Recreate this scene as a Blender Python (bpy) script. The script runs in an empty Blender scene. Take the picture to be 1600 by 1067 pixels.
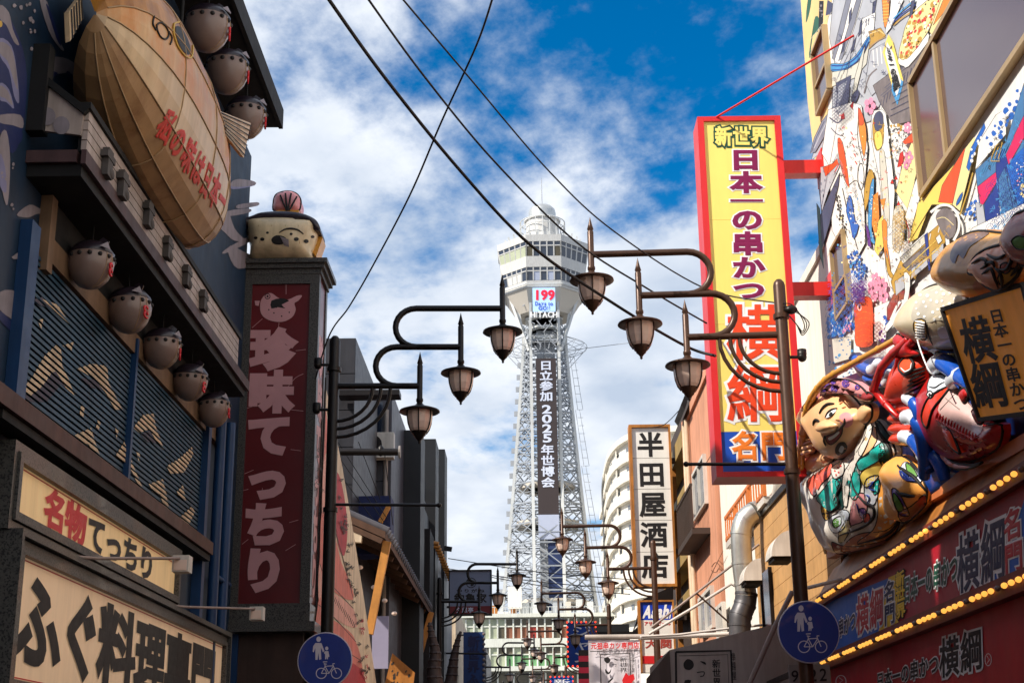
# Shopping street below a lattice tower, daytime.  Units: metres, +Y runs down the street, X to the right.
import bpy, bmesh, math, random
import numpy as np
from mathutils import Vector, Matrix
from mathutils.geometry import delaunay_2d_cdt
random.seed(7)
SC = bpy.context.scene
COL = SC.collection
# ------------------------------------------------------------------ camera (solved from the vanishing points)
FPX, CXP, CYP = 2223.0, 800.0, 533.5
def _n(v):
    v = np.asarray(v, float); return v / np.linalg.norm(v)
_Z = _n([721 - CXP, CYP + 6606, FPX])
_W = np.array([830 - CXP, -(1225 - CYP), FPX]); _W = _n(_W - _Z * np.dot(_W, _Z))
_X = _n(np.cross(_W, _Z)); _X = _X if _X[0] > 0 else -_X
RW = np.array([_X, _W, _Z])                    # rows: world axes written in camera (right, up, forward)
EYE = np.array([0.0, 0.0, 1.6])
cam_d = bpy.data.cameras.new('camera'); cam_d.sensor_width = 36.0; cam_d.lens = FPX / 1600 * 36.0
cam_d.clip_start = 0.05; cam_d.clip_end = 3000
cam = bpy.data.objects.new('camera', cam_d); COL.objects.link(cam)
_m = np.eye(4); _m[:3, 0] = RW[:, 0]; _m[:3, 1] = RW[:, 1]; _m[:3, 2] = -RW[:, 2]; _m[:3, 3] = EYE
cam.matrix_world = Matrix(_m.tolist()); SC.camera = cam
# ------------------------------------------------------------------ sky, sun, exposure
TO_SUN = _n([-1.0, -0.58, 1.06])
world = bpy.data.worlds.new('World'); SC.world = world; world.use_nodes = True
def build_world():
    nt = world.node_tree; N = nt.nodes; L = nt.links; N.clear()
    out = N.new('ShaderNodeOutputWorld'); bg = N.new('ShaderNodeBackground'); bg.inputs['Strength'].default_value = SKY_STRENGTH
    sky = N.new('ShaderNodeTexSky'); sky.sky_type = 'NISHITA'; sky.sun_disc = False
    sky.sun_elevation = math.asin(TO_SUN[2]); sky.sun_rotation = math.atan2(TO_SUN[0], TO_SUN[1])
    sky.air_density = 1.0; sky.dust_density = 0.4; sky.ozone_density = 2.5
    hs = N.new('ShaderNodeHueSaturation'); hs.inputs['Saturation'].default_value = 1.5; hs.inputs['Value'].default_value = SKY_BLUE
    L.new(sky.outputs[0], hs.inputs['Color'])
    tc = N.new('ShaderNodeTexCoord'); sep = N.new('ShaderNodeSeparateXYZ'); L.new(tc.outputs['Generated'], sep.inputs[0])
    def math_(op, a, b=None):
        n = N.new('ShaderNodeMath'); n.operation = op
        for i, v in enumerate((a, b)):
            if v is None: continue
            if isinstance(v, (int, float)): n.inputs[i].default_value = v
            else: L.new(v, n.inputs[i])
        return n.outputs[0]
    zc = math_('ADD', math_('MAXIMUM', sep.outputs[2], 0.0), 0.16)
    cb = N.new('ShaderNodeCombineXYZ')
    L.new(math_('DIVIDE', sep.outputs[0], zc), cb.inputs[0]); L.new(math_('DIVIDE', sep.outputs[1], zc), cb.inputs[1])
    mp = N.new('ShaderNodeMapping'); mp.inputs['Location'].default_value = CLOUD_LOC; mp.inputs['Scale'].default_value = (1.25, 0.95, 1)
    mp.inputs['Rotation'].default_value = (0, 0, 0.5)
    L.new(cb.outputs[0], mp.inputs[0])
    n1 = N.new('ShaderNodeTexNoise'); n1.inputs['Scale'].default_value = 1.6; n1.inputs['Detail'].default_value = 12
    n1.inputs['Roughness'].default_value = 0.56; n1.inputs['Distortion'].default_value = 0.25
    L.new(mp.outputs[0], n1.inputs['Vector'])
    n2 = N.new('ShaderNodeTexNoise'); n2.inputs['Scale'].default_value = 9.0; n2.inputs['Detail'].default_value = 9; n2.inputs['Roughness'].default_value = 0.6
    L.new(mp.outputs[0], n2.inputs['Vector'])
    dens = math_('ADD', math_('MULTIPLY', n1.outputs['Fac'], 0.74), math_('MULTIPLY', n2.outputs['Fac'], 0.26))
    low = N.new('ShaderNodeMapRange'); low.inputs[1].default_value = 0.42; low.inputs[2].default_value = 0.02; low.inputs[3].default_value = 0.0; low.inputs[4].default_value = 0.13
    L.new(sep.outputs[2], low.inputs[0])
    dens = math_('ADD', dens, low.outputs[0])
    cr = N.new('ShaderNodeValToRGB'); cr.color_ramp.elements[0].position = CLOUD_LO; cr.color_ramp.elements[1].position = CLOUD_HI
    cr.color_ramp.interpolation = 'EASE'
    L.new(dens, cr.inputs[0])
    # cloud shading: thick cores a little greyer, thin rims brightest
    n3 = N.new('ShaderNodeTexNoise'); n3.inputs['Scale'].default_value = 3.1; n3.inputs['Detail'].default_value = 8
    mp2 = N.new('ShaderNodeMapping'); mp2.inputs['Location'].default_value = (3.1, 7.7, 0); L.new(mp.outputs[0], mp2.inputs[0]); L.new(mp2.outputs[0], n3.inputs['Vector'])
    cc = N.new('ShaderNodeValToRGB'); cc.color_ramp.elements[0].position = 0.33; cc.color_ramp.elements[1].position = 0.64
    k = CLOUD_LIGHT / SKY_STRENGTH
    cc.color_ramp.elements[0].color = (0.50, 0.59, 0.73, 1); cc.color_ramp.elements[1].color = (0.90, 0.94, 1.0, 1)
    L.new(n3.outputs['Fac'], cc.inputs[0])
    sc = N.new('ShaderNodeVectorMath'); sc.operation = 'SCALE'; sc.inputs['Scale'].default_value = k; L.new(cc.outputs[0], sc.inputs[0])
    mx = N.new('ShaderNodeMix'); mx.data_type = 'RGBA'; L.new(cr.outputs['Color'], mx.inputs['Factor'])
    L.new(hs.outputs[0], mx.inputs['A']); L.new(sc.outputs[0], mx.inputs['B'])
    L.new(mx.outputs['Result'], bg.inputs['Color']); L.new(bg.outputs[0], out.inputs[0])
SKY_STRENGTH, SKY_BLUE, CLOUD_LIGHT = 0.085, 1.35, 0.86
CLOUD_LOC, CLOUD_LO, CLOUD_HI = (8.8, 7.2, 0.0), 0.382, 0.54
build_world()
sun_d = bpy.data.lights.new('sun', 'SUN'); sun_d.energy = 5.0; sun_d.angle = math.radians(0.5); sun_d.color = (1.0, 0.93, 0.82)
sun = bpy.data.objects.new('sun', sun_d); COL.objects.link(sun)
sun.rotation_euler = Vector(TO_SUN.tolist()).to_track_quat('Z', 'Y').to_euler(); sun.location = (-20, -17, 30)
SC.view_settings.view_transform = 'Standard'; SC.view_settings.look = 'None'; SC.view_settings.gamma = 1.0
SC.view_settings.use_curve_mapping = False; SC.view_settings.exposure = 0.38
SC.render.engine = 'CYCLES'; SC.cycles.max_bounces = 5; SC.cycles.diffuse_bounces = 3; SC.cycles.use_denoising = True
# ------------------------------------------------------------------ pixel -> place helpers
def ray(px, py): return RW @ _n([px - CXP, -(py - CYP), FPX])
def onx(px, py, x): d = ray(px, py); return EYE + d * ((x - EYE[0]) / d[0])
def ony(px, py, y): d = ray(px, py); return EYE + d * ((y - EYE[1]) / d[1])
def onz(px, py, z): d = ray(px, py); return EYE + d * ((z - EYE[2]) / d[2])
class Plane:
    """a wall plane: point + outward normal; P(px,py) is the wall point seen at that photo pixel"""
    def __init__(s, p, n): s.p = np.asarray(p, float); s.n = _n(n)
    def __call__(s, px, py, off=0.0):
        d = ray(px, py); p0 = s.p + s.n * off
        return EYE + d * (np.dot(p0 - EYE, s.n) / np.dot(d, s.n))
def WX(x, n=1): return Plane((x, 0, 0), (n, 0, 0))
def WY(y): return Plane((0, y, 0), (0, -1, 0))
def lerp(a, b, t): return np.asarray(a, float) * (1 - t) + np.asarray(b, float) * t
# ------------------------------------------------------------------ materials
def lin(c):
    if max(c) > 1.001: c = [v / 255 for v in c]
    return tuple((v / 12.92 if v <= 0.04045 else ((v + 0.055) / 1.055) ** 2.4) for v in c)
MATS = {}
def mat(name, rgb=None, rough=0.6, metal=0.0, var=0.12, scale=3.0, streak=0.0, bump=0.0, bscale=60.0, spec=0.4, emit=0.0, rust=None, rustamt=0.5, glass=0.0, coat=0.0, speck=None):
    if name in MATS: return MATS[name]
    m = bpy.data.materials.new(name); m.use_nodes = True; nt = m.node_tree; N = nt.nodes; L = nt.links
    b = N['Principled BSDF']; col = lin(rgb)
    b.inputs['Roughness'].default_value = rough; b.inputs['Metallic'].default_value = metal
    b.inputs['Specular IOR Level'].default_value = spec; b.inputs['Coat Weight'].default_value = coat
    if glass: b.inputs['Transmission Weight'].default_value = glass
    tc = N.new('ShaderNodeTexCoord')
    def noise(sc, det=6, mscale=None, rough_=0.6):
        n = N.new('ShaderNodeTexNoise'); n.inputs['Scale'].default_value = sc; n.inputs['Detail'].default_value = det; n.inputs['Roughness'].default_value = rough_
        src = tc.outputs['Object']
        if mscale:
            mp = N.new('ShaderNodeMapping'); mp.inputs['Scale'].default_value = mscale; L.new(src, mp.inputs[0]); src = mp.outputs[0]
        L.new(src, n.inputs['Vector']); return n.outputs['Fac']
    def ramp(fac, lo, hi, c0, c1):
        r = N.new('ShaderNodeValToRGB'); r.color_ramp.elements[0].position = lo; r.color_ramp.elements[1].position = hi
        r.color_ramp.elements[0].color = (*c0, 1); r.color_ramp.elements[1].color = (*c1, 1); L.new(fac, r.inputs[0]); return r.outputs[0]
    def mul(a, b_):
        x = N.new('ShaderNodeMix'); x.data_type = 'RGBA'; x.blend_type = 'MULTIPLY'; x.inputs['Factor'].default_value = 1
        L.new(a, x.inputs['A']); L.new(b_, x.inputs['B']); return x.outputs['Result']
    v0 = 1 - var
    cur = ramp(noise(scale, 8), 0.3, 0.7, [c * v0 for c in col], [min(1, c * (1 + var * 0.5)) for c in col])
    if streak:
        cur = mul(cur, ramp(noise(2.2, 7, (3.5, 3.5, 0.28)), 0.36, 0.6, (1 - streak, 1 - streak * 1.05, 1 - streak * 1.12), (1, 1, 1)))
    if rust:
        x = N.new('ShaderNodeMix'); x.data_type = 'RGBA'; L.new(cur, x.inputs['A']); x.inputs['B'].default_value = (*lin(rust), 1)
        L.new(ramp(noise(1.1, 9, (1.3, 1.3, 0.7), 0.68), 0.62 - 0.25 * rustamt, 0.80 - 0.2 * rustamt, (0, 0, 0), (1, 1, 1)), x.inputs['Factor']); cur = x.outputs['Result']
    if speck:
        x = N.new('ShaderNodeMix'); x.data_type = 'RGBA'; L.new(cur, x.inputs['A']); x.inputs['B'].default_value = (*lin(speck[0]), 1)
        L.new(ramp(noise(speck[1], 2, None, 0.5), speck[2], speck[2] + 0.05, (0, 0, 0), (1, 1, 1)), x.inputs['Factor']); cur = x.outputs['Result']
    L.new(cur, b.inputs['Base Color'])
    rr = N.new('ShaderNodeMapRange'); rr.inputs[3].default_value = max(0.03, rough - 0.12); rr.inputs[4].default_value = min(1, rough + 0.15)
    L.new(noise(scale * 2.3, 5), rr.inputs[0]); L.new(rr.outputs[0], b.inputs['Roughness'])
    if bump:
        bp = N.new('ShaderNodeBump'); bp.inputs['Strength'].default_value = bump; bp.inputs['Distance'].default_value = 0.01
        L.new(noise(bscale, 4), bp.inputs['Height']); L.new(bp.outputs[0], b.inputs['Normal'])
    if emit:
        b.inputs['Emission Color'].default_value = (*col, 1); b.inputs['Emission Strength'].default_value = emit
    MATS[name] = m; return m
def M(name): return MATS[name]
# ------------------------------------------------------------------ geometry collector
class G:
    def __init__(s): s.v = []; s.f = []; s.mi = []; s.mats = []; s.cur = 0; s.sm = []; s.smooth = False
    def use(s, m):
        if m not in s.mats: s.mats.append(m)
        s.cur = s.mats.index(m); return s
    def add(s, vs, fs, smooth=None):
        o = len(s.v); s.v.extend([tuple(float(c) for c in v) for v in vs])
        for f in fs: s.f.append([i + o for i in f]); s.mi.append(s.cur); s.sm.append(s.smooth if smooth is None else smooth)
        return s
    def box(s, x0, x1, y0, y1, z0, z1):
        vs = [(x, y, z) for x in (x0, x1) for y in (y0, y1) for z in (z0, z1)]
        return s.add(vs, [(0, 1, 3, 2), (4, 6, 7, 5), (0, 4, 5, 1), (2, 3, 7, 6), (0, 2, 6, 4), (1, 5, 7, 3)])
    def hexa(s, a, b):
        """two matching quads a (front) and b (back) joined into a closed block"""
        return s.add(list(a) + list(b), [(0, 1, 2, 3), (7, 6, 5, 4), (0, 4, 5, 1), (1, 5, 6, 2), (2, 6, 7, 3), (3, 7, 4, 0)])
    def prism(s, pts, vec):
        n = len(pts); vec = np.asarray(vec, float); b = [np.asarray(p, float) + vec for p in pts]
        return s.add(list(pts) + b, [tuple(range(n)), tuple(range(2 * n - 1, n - 1, -1))] + [(i, i + n, (i + 1) % n + n, (i + 1) % n) for i in range(n)])
    def poly(s, pts): return s.add(pts, [tuple(range(len(pts)))])
    def bar(s, a, b, w, h=None, up=(0, 0, 1)):
        a = np.asarray(a, float); b = np.asarray(b, float); h = h or w; d = _n(b - a); u = np.asarray(up, float)
        if abs(np.dot(d, u)) > 0.95: u = np.array([0, 1.0, 0])
        r = _n(np.cross(d, u)); u = _n(np.cross(r, d)); q = [r * w / 2 + u * h / 2, r * w / 2 - u * h / 2, -r * w / 2 - u * h / 2, -r * w / 2 + u * h / 2]
        return s.hexa([a + k for k in q], [b + k for k in q])
    def tube(s, pts, r, n=8, caps=True):
        pts = [np.asarray(p, float) for p in pts]; rs = r if isinstance(r, (list, tuple)) else [r] * len(pts); m = len(pts)
        vs = []; prev = None
        for i, p in enumerate(pts):
            d = _n(pts[min(i + 1, m - 1)] - pts[max(i - 1, 0)])
            if prev is None:
                u = np.array([0, 0, 1.0]) if abs(d[2]) < 0.9 else np.array([0, 1.0, 0])
            else: u = prev
            a = _n(np.cross(d, u)); u = _n(np.cross(a, d)); prev = u
            for k in range(n):
                t = 2 * math.pi * k / n; vs.append(p + (a * math.cos(t) + u * math.sin(t)) * rs[i])
        fs = [(i * n + k, i * n + (k + 1) % n, (i + 1) * n + (k + 1) % n, (i + 1) * n + k) for i in range(m - 1) for k in range(n)]
        s.add(vs, fs, True)
        if caps: s.add(vs[:n], [tuple(range(n - 1, -1, -1))], False); s.add(vs[-n:], [tuple(range(n))], False)
        return s
    def lathe(s, prof, c=(0, 0, 0), n=16, smooth=True, axis=(0, 0, 1), a0=0.0):
        ax = _n(axis); t = np.array([1.0, 0, 0]) if abs(ax[0]) < 0.9 else np.array([0, 1.0, 0]); u = _n(np.cross(ax, t)); w = np.cross(ax, u); c = np.asarray(c, float)
        vs = []
        for r, z in prof:
            for k in range(n):
                t_ = a0 + 2 * math.pi * k / n; vs.append(c + ax * z + (u * math.cos(t_) + w * math.sin(t_)) * r)
        m = len(prof)
        s.add(vs, [(i * n + k, i * n + (k + 1) % n, (i + 1) * n + (k + 1) % n, (i + 1) * n + k) for i in range(m - 1) for k in range(n)], smooth)
        if prof[0][0] > 1e-4: s.add(vs[:n], [tuple(range(n - 1, -1, -1))], False)
        if prof[-1][0] > 1e-4: s.add(vs[-n:], [tuple(range(n))], False)
        return s
    def ell(s, c, r, n=16, m=10, rot=None, prof=None):
        vs = []; fs = []
        for i in range(m + 1):
            ph = math.pi * i / m
            for k in range(n):
                t = 2 * math.pi * k / n; p = np.array([math.sin(ph) * math.cos(t) * r[0], math.sin(ph) * math.sin(t) * r[1], math.cos(ph) * r[2]])
                if rot is not None: p = rot @ p
                vs.append(np.asarray(c) + p)
        fs = [(i * n + k, (i + 1) * n + k, (i + 1) * n + (k + 1) % n, i * n + (k + 1) % n) for i in range(m) for k in range(n)]
        return s.add(vs, fs, True)
def place(o, parent):
    o.parent = parent
class Thing:
    def __init__(s, name, base, label=None, cat=None, group=None, kind=None, rz=0.0):
        s.base = np.asarray(base, float); o = bpy.data.objects.new(name, None); COL.objects.link(o); o.location = s.base.tolist(); o.empty_display_size = 0.3
        if label: o['label'] = label
        if cat: o['category'] = cat
        if group: o['group'] = group
        if kind: o['kind'] = kind
        s.o = o
    def part(s, name, g, m=None, parent=None, label=None, kind=None, smooth=None, local=False):
        o = mesh_obj(name, g, m, (0, 0, 0) if local else s.base); o.parent = parent or s.o
        if label: o['label'] = label
        if kind: o['kind'] = kind
        return o
def mesh_obj(name, g, m=None, base=(0, 0, 0)):
    me = bpy.data.meshes.new(name); base = np.asarray(base, float)
    vs = (np.asarray(g.v, float).reshape(-1, 3) - base).tolist()
    me.from_pydata(vs, [], g.f); 
    ms = g.mats if g.mats else [m]
    for k in ms: me.materials.append(k)
    if g.mats: me.polygons.foreach_set('material_index', g.mi)
    me.polygons.foreach_set('use_smooth', g.sm)
    bm = bmesh.new(); bm.from_mesh(me); bmesh.ops.recalc_face_normals(bm, faces=bm.faces); bm.to_mesh(me); bm.free()
    me.update(); o = bpy.data.objects.new(name, me); COL.objects.link(o); return o
def single(name, g, m, label, cat, group=None, kind=None, base=None):
    base = np.mean(np.asarray(g.v), axis=0) if base is None else base
    o = mesh_obj(name, g, m, base); o.location = np.asarray(base).tolist()
    if label: o['label'] = label
    if cat: o['category'] = cat
    if group: o['group'] = group
    if kind: o['kind'] = kind
    return o
def link_copy(src, name, parent, loc=None, rot=None, scale=None):
    o = src.copy(); o.name = name; COL.objects.link(o); o.parent = parent
    if loc is not None: o.location = loc
    if rot is not None: o.rotation_euler = rot
    if scale is not None: o.scale = scale
    return o
def copy_thing(root, name, loc, label=None, scale=None, rz=None):
    r = root.copy(); r.name = name; COL.objects.link(r); r.location = loc
    if label: r['label'] = label
    if scale is not None: r.scale = scale
    if rz is not None: r.rotation_euler = (0, 0, rz)
    for ch in list(root.children):
        c = ch.copy(); COL.objects.link(c); c.parent = r
        for g in list(ch.children):
            d = g.copy(); COL.objects.link(d); d.parent = c
    return r
# ------------------------------------------------------------------ outlines, paint, relief
def smooth_closed(pts, k=4):
    pts = [np.asarray(p, float) for p in pts]; n = len(pts); out = []
    for i in range(n):
        p0, p1, p2, p3 = pts[i - 1], pts[i], pts[(i + 1) % n], pts[(i + 2) % n]
        for j in range(k):
            t = j / k; out.append(0.5 * ((2 * p1) + (-p0 + p2) * t + (2 * p0 - 5 * p1 + 4 * p2 - p3) * t * t + (-p0 + 3 * p1 - 3 * p2 + p3) * t ** 3))
    return out
def smooth_open(pts, k=5):
    pts = [np.asarray(p, float) for p in pts]; n = len(pts); out = []
    for i in range(n - 1):
        p0 = pts[max(i - 1, 0)]; p1 = pts[i]; p2 = pts[i + 1]; p3 = pts[min(i + 2, n - 1)]
        for j in range(k):
            t = j / k; out.append(0.5 * ((2 * p1) + (-p0 + p2) * t + (2 * p0 - 5 * p1 + 4 * p2 - p3) * t * t + (-p0 + 3 * p1 - 3 * p2 + p3) * t ** 3))
    out.append(pts[-1]); return out
class Paint:
    """flat print on a wall: every shape gets its own film 0.14 mm above the one below"""
    def __init__(s, plane, eps=0.003, step=0.00014): s.pl = plane; s.e = eps; s.st = step; s.g = G(); s.ol = None; s.olw = 0.7
    def shape(s, m, pts, sm=0):
        p = smooth_closed([(a, b, 0) for a, b in pts], sm) if sm else pts
        s.g.use(m).poly([s.pl(q[0], q[1], s.e) for q in p]); s.e += s.st
        if s.ol is not None: s.line(s.ol, [(q[0], q[1]) for q in p] + [(p[0][0], p[0][1])], s.olw)
        return s
    def line(s, m, pts, w=1.5, sm=0):
        p = smooth_open([(a, b, 0) for a, b in pts], sm) if sm else [np.array([a, b, 0.0]) for a, b in pts]
        L_, R_ = [], []
        for i, q in enumerate(p):
            d = p[min(i + 1, len(p) - 1)] - p[max(i - 1, 0)]; d = d / (np.linalg.norm(d) + 1e-9); nn = np.array([-d[1], d[0], 0]) * w / 2
            L_.append(q + nn); R_.append(q - nn)
        a = [s.pl(q[0], q[1], s.e) for q in L_]; b = [s.pl(q[0], q[1], s.e) for q in R_]; n = len(a)
        s.g.use(m).add(a + b, [(i, i + 1, n + i + 1, n + i) for i in range(n - 1)]); s.e += s.st; return s
    def ring(s, m, c, r, w=1.5, n=14, asp=1.0):
        return s.line(m, [(c[0] + r * math.cos(2 * math.pi * i / n), c[1] + asp * r * math.sin(2 * math.pi * i / n)) for i in range(n + 1)], w)
    def dot(s, m, c, r, asp=1.0, n=8):
        s.g.use(m).poly([s.pl(c[0] + r * math.cos(2 * math.pi * i / n), c[1] + asp * r * math.sin(2 * math.pi * i / n), s.e) for i in range(n)]); return s
    def flower(s, m, c, r, asp=1.0):
        for k in range(5):
            t = 2 * math.pi * k / 5; s.dot(m, (c[0] + r * 0.62 * math.cos(t), c[1] + asp * r * 0.62 * math.sin(t)), r * 0.42, asp)
        s.e += s.st; return s
    def dabs(s, m, poly, n, r0, r1, asp=1.3, elong=1.0, ang=0.0):
        """scattered brush dabs inside a pixel outline"""
        xs = [p[0] for p in poly]; ys = [p[1] for p in poly]; k = 0; tries = 0; used = []
        while k < n and tries < n * 40:
            tries += 1; x = random.uniform(min(xs), max(xs)); y = random.uniform(min(ys), max(ys))
            if not inside(poly, x, y): continue
            r = random.uniform(r0, r1)
            if any((x - a) ** 2 + (y - b) ** 2 < (r + c) ** 2 * 0.8 for a, b, c in used): continue
            used.append((x, y, r)); k += 1; ca, sa = math.cos(ang), math.sin(ang)
            pts = []
            for i in range(7):
                t = 2 * math.pi * i / 7; rr = r * random.uniform(0.7, 1.2); a_, b_ = rr * elong * math.cos(t), rr * asp * math.sin(t)
                pts.append((x + a_ * ca - b_ * sa, y + a_ * sa + b_ * ca))
            s.g.use(m).poly([s.pl(q[0], q[1], s.e) for q in pts])
        s.e += s.st; return s
    def scribble(s, m, poly, n, L=4.0, w=0.8):
        xs = [p[0] for p in poly]; ys = [p[1] for p in poly]; k = 0; tries = 0
        while k < n and tries < 60 * n:
            tries += 1; x = random.uniform(min(xs), max(xs)); y = random.uniform(min(ys), max(ys))
            if not inside(poly, x, y): continue
            k += 1
            for j in range(3):
                a = random.choice((0.1, 1.5, 0.9, 2.3)) + random.uniform(-.2, .2); dx, dy = math.cos(a) * L / 2, math.sin(a) * L / 2; ox, oy = random.uniform(-L, L) * .4, random.uniform(-L, L) * .4
                s.line(m, [(x + ox - dx, y + oy - dy), (x + ox + dx, y + oy + dy)], w)
        return s
    def scallops(s, m, poly, r, w=0.6, skew=(1.0, 0.0)):
        """rows of overlapping arcs, as on a printed wave cloth"""
        xs = [p[0] for p in poly]; ys = [p[1] for p in poly]; y = min(ys); row = 0
        while y < max(ys):
            x = min(xs) + (r if row % 2 else 0)
            while x < max(xs):
                if inside(poly, x, y):
                    for k in (1.0, 0.6): s.line(m, [(x + k * r * math.cos(t), y - k * r * 1.5 * math.sin(t)) for t in np.linspace(0, math.pi, 6)], w)
                x += 2 * r
            y += r * 0.9; row += 1
        return s
    def done(s, T, name, parent=None, kind=None): return T.part(name, s.g, None, parent, kind=kind)
def inside(poly, x, y):
    c = False; j = len(poly) - 1
    for i in range(len(poly)):
        xi, yi = poly[i][0], poly[i][1]; xj, yj = poly[j][0], poly[j][1]
        if (yi > y) != (yj > y) and x < (xj - xi) * (y - yi) / (yj - yi) + xi: c = not c
        j = i
    return c
def frame_of(plane):
    n = plane.n; up = np.array([0, 0, 1.0]); r = _n(np.cross(up, n)); u = _n(np.cross(n, r)); return r, u
def puff(g, plane, pts, depth, m, off=0.0, radius=None, sm=3, back=0.0, res=None, outline=None, ow=0.012, fn=None):
    """relief: the outline (photo pixels on the plane) bulges out of the plane like a moulded shell"""
    P = smooth_closed([(a, b, 0) for a, b in pts], sm) if sm else [(a, b, 0) for a, b in pts]
    W3 = [plane(p[0], p[1], off) for p in P]; r, u = frame_of(plane); o = W3[0]
    uv = [(float(np.dot(w - o, r)), float(np.dot(w - o, u))) for w in W3]
    xs = [p[0] for p in uv]; ys = [p[1] for p in uv]; wd = max(xs) - min(xs); hd = max(ys) - min(ys)
    res = res or max(min(wd, hd) / 9, max(wd, hd) / 26, 0.012); A = np.array(uv); B = np.roll(A, -1, axis=0)
    def dist(q):
        d = B - A; t = np.clip(((q - A) * d).sum(1) / ((d * d).sum(1) + 1e-12), 0, 1); return float(np.min(np.linalg.norm(A + d * t[:, None] - q, axis=1)))
    ins = []
    y = min(ys) + res / 2; row = 0
    while y < max(ys):
        x = min(xs) + (res / 2 if row % 2 else 0)
        while x < max(xs):
            if inside(uv, x, y) and dist(np.array([x, y])) > res * 0.45: ins.append((x, y))
            x += res
        y += res * 0.87; row += 1
    verts = [Vector(p) for p in uv] + [Vector(p) for p in ins]; nb = len(uv)
    cv, _, cf, _, _, _ = delaunay_2d_cdt(verts, [(i, (i + 1) % nb) for i in range(nb)], [], 1, 1e-6)
    ds = [dist(np.array(p[:])) for p in cv]; R_ = radius or max(ds) * 1.0 + 1e-6
    out = []
    for p, d in zip(cv, ds):
        t = min(d / R_, 1.0); h = depth * math.sqrt(max(0, 1 - (1 - t) ** 2)); 
        if fn: h += fn(p[0] - min(xs), p[1] - min(ys), wd, hd) * min(1, t * 2)
        out.append(o + r * p[0] + u * p[1] + plane.n * h)
    g.use(m).add(out, [tuple(f) for f in cf], True)
    if back > 0:
        n = len(W3); bk = [w - plane.n * back for w in W3]
        g.add(list(W3) + bk, [(i, (i + 1) % n, (i + 1) % n + n, i + n) for i in range(n)], False); g.poly(bk[::-1])
    if outline is not None: g.use(outline).tube([w + plane.n * 0.004 for w in W3] + [W3[0] + plane.n * 0.004], ow, 5, False)
    return g
# ------------------------------------------------------------------ paint that lies on a curved body
from mathutils.bvhtree import BVHTree
def bvh_of(g): return BVHTree.FromPolygons([Vector(v) for v in g.v], [tuple(f) for f in g.f])
def hit(bvh, px, py, eps, last=[None]):
    d = ray(px, py); h = bvh.ray_cast(Vector(EYE.tolist()), Vector(d.tolist()))
    if h[0] is None: return None
    n = h[1]; n = n if n.dot(Vector(d.tolist())) < 0 else -n
    return np.array(h[0][:]) + np.array(n[:]) * eps
def body_patch(g, bvh, pts, m, eps=0.004, sm=3, step=None, outline=None, ow=0.006):
    """a painted patch: outline in photo pixels, laid onto the body surface"""
    P = smooth_closed([(a, b, 0) for a, b in pts], sm) if sm else [np.array([a, b, 0.0]) for a, b in pts]
    xs = [p[0] for p in P]; ys = [p[1] for p in P]; step = step or max(1.6, max(max(xs) - min(xs), max(ys) - min(ys)) / 14); ins = []
    y = min(ys) + step / 2
    while y < max(ys):
        x = min(xs) + step / 2
        while x < max(xs):
            if inside(P, x, y) and min((x - p[0]) ** 2 + (y - p[1]) ** 2 for p in P) > (step * .4) ** 2: ins.append((x, y))
            x += step
        y += step
    nb = len(P); vs = [Vector((p[0], p[1])) for p in P] + [Vector(p) for p in ins]
    cv, _, cf, _, _, _ = delaunay_2d_cdt(vs, [(i, (i + 1) % nb) for i in range(nb)], [], 1, 1e-6)
    H = [hit(bvh, p[0], p[1], eps) for p in cv]; idx = {}; out = []
    for i, h in enumerate(H):
        if h is not None: idx[i] = len(out); out.append(h)
    fs = [tuple(idx[i] for i in f) for f in cf if all(i in idx for i in f)]
    if fs: g.use(m).add(out, fs, True)
    if outline is not None: body_line(g, bvh, [(p[0], p[1]) for p in P] + [(P[0][0], P[0][1])], ow, outline, eps)
    return g
def body_line(g, bvh, pts, r, m, eps=0.004, sm=0, taper=False):
    p = smooth_open([(a, b, 0) for a, b in pts], sm) if sm else [(a, b) for a, b in pts]; run = []; g.use(m)
    for q in list(p) + [None]:
        h = hit(bvh, q[0], q[1], eps) if q is not None else None
        if h is None or (run and np.linalg.norm(h - run[-1]) > 0.25):
            if len(run) > 1: n = len(run); g.tube(run, [r * (0.3 + 0.7 * math.sin(math.pi * (i + .5) / n)) for i in range(n)] if taper else r, 5)
            run = []
        if h is not None and (not run or np.linalg.norm(h - run[-1]) > 1e-4): run.append(h)
    return g
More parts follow.
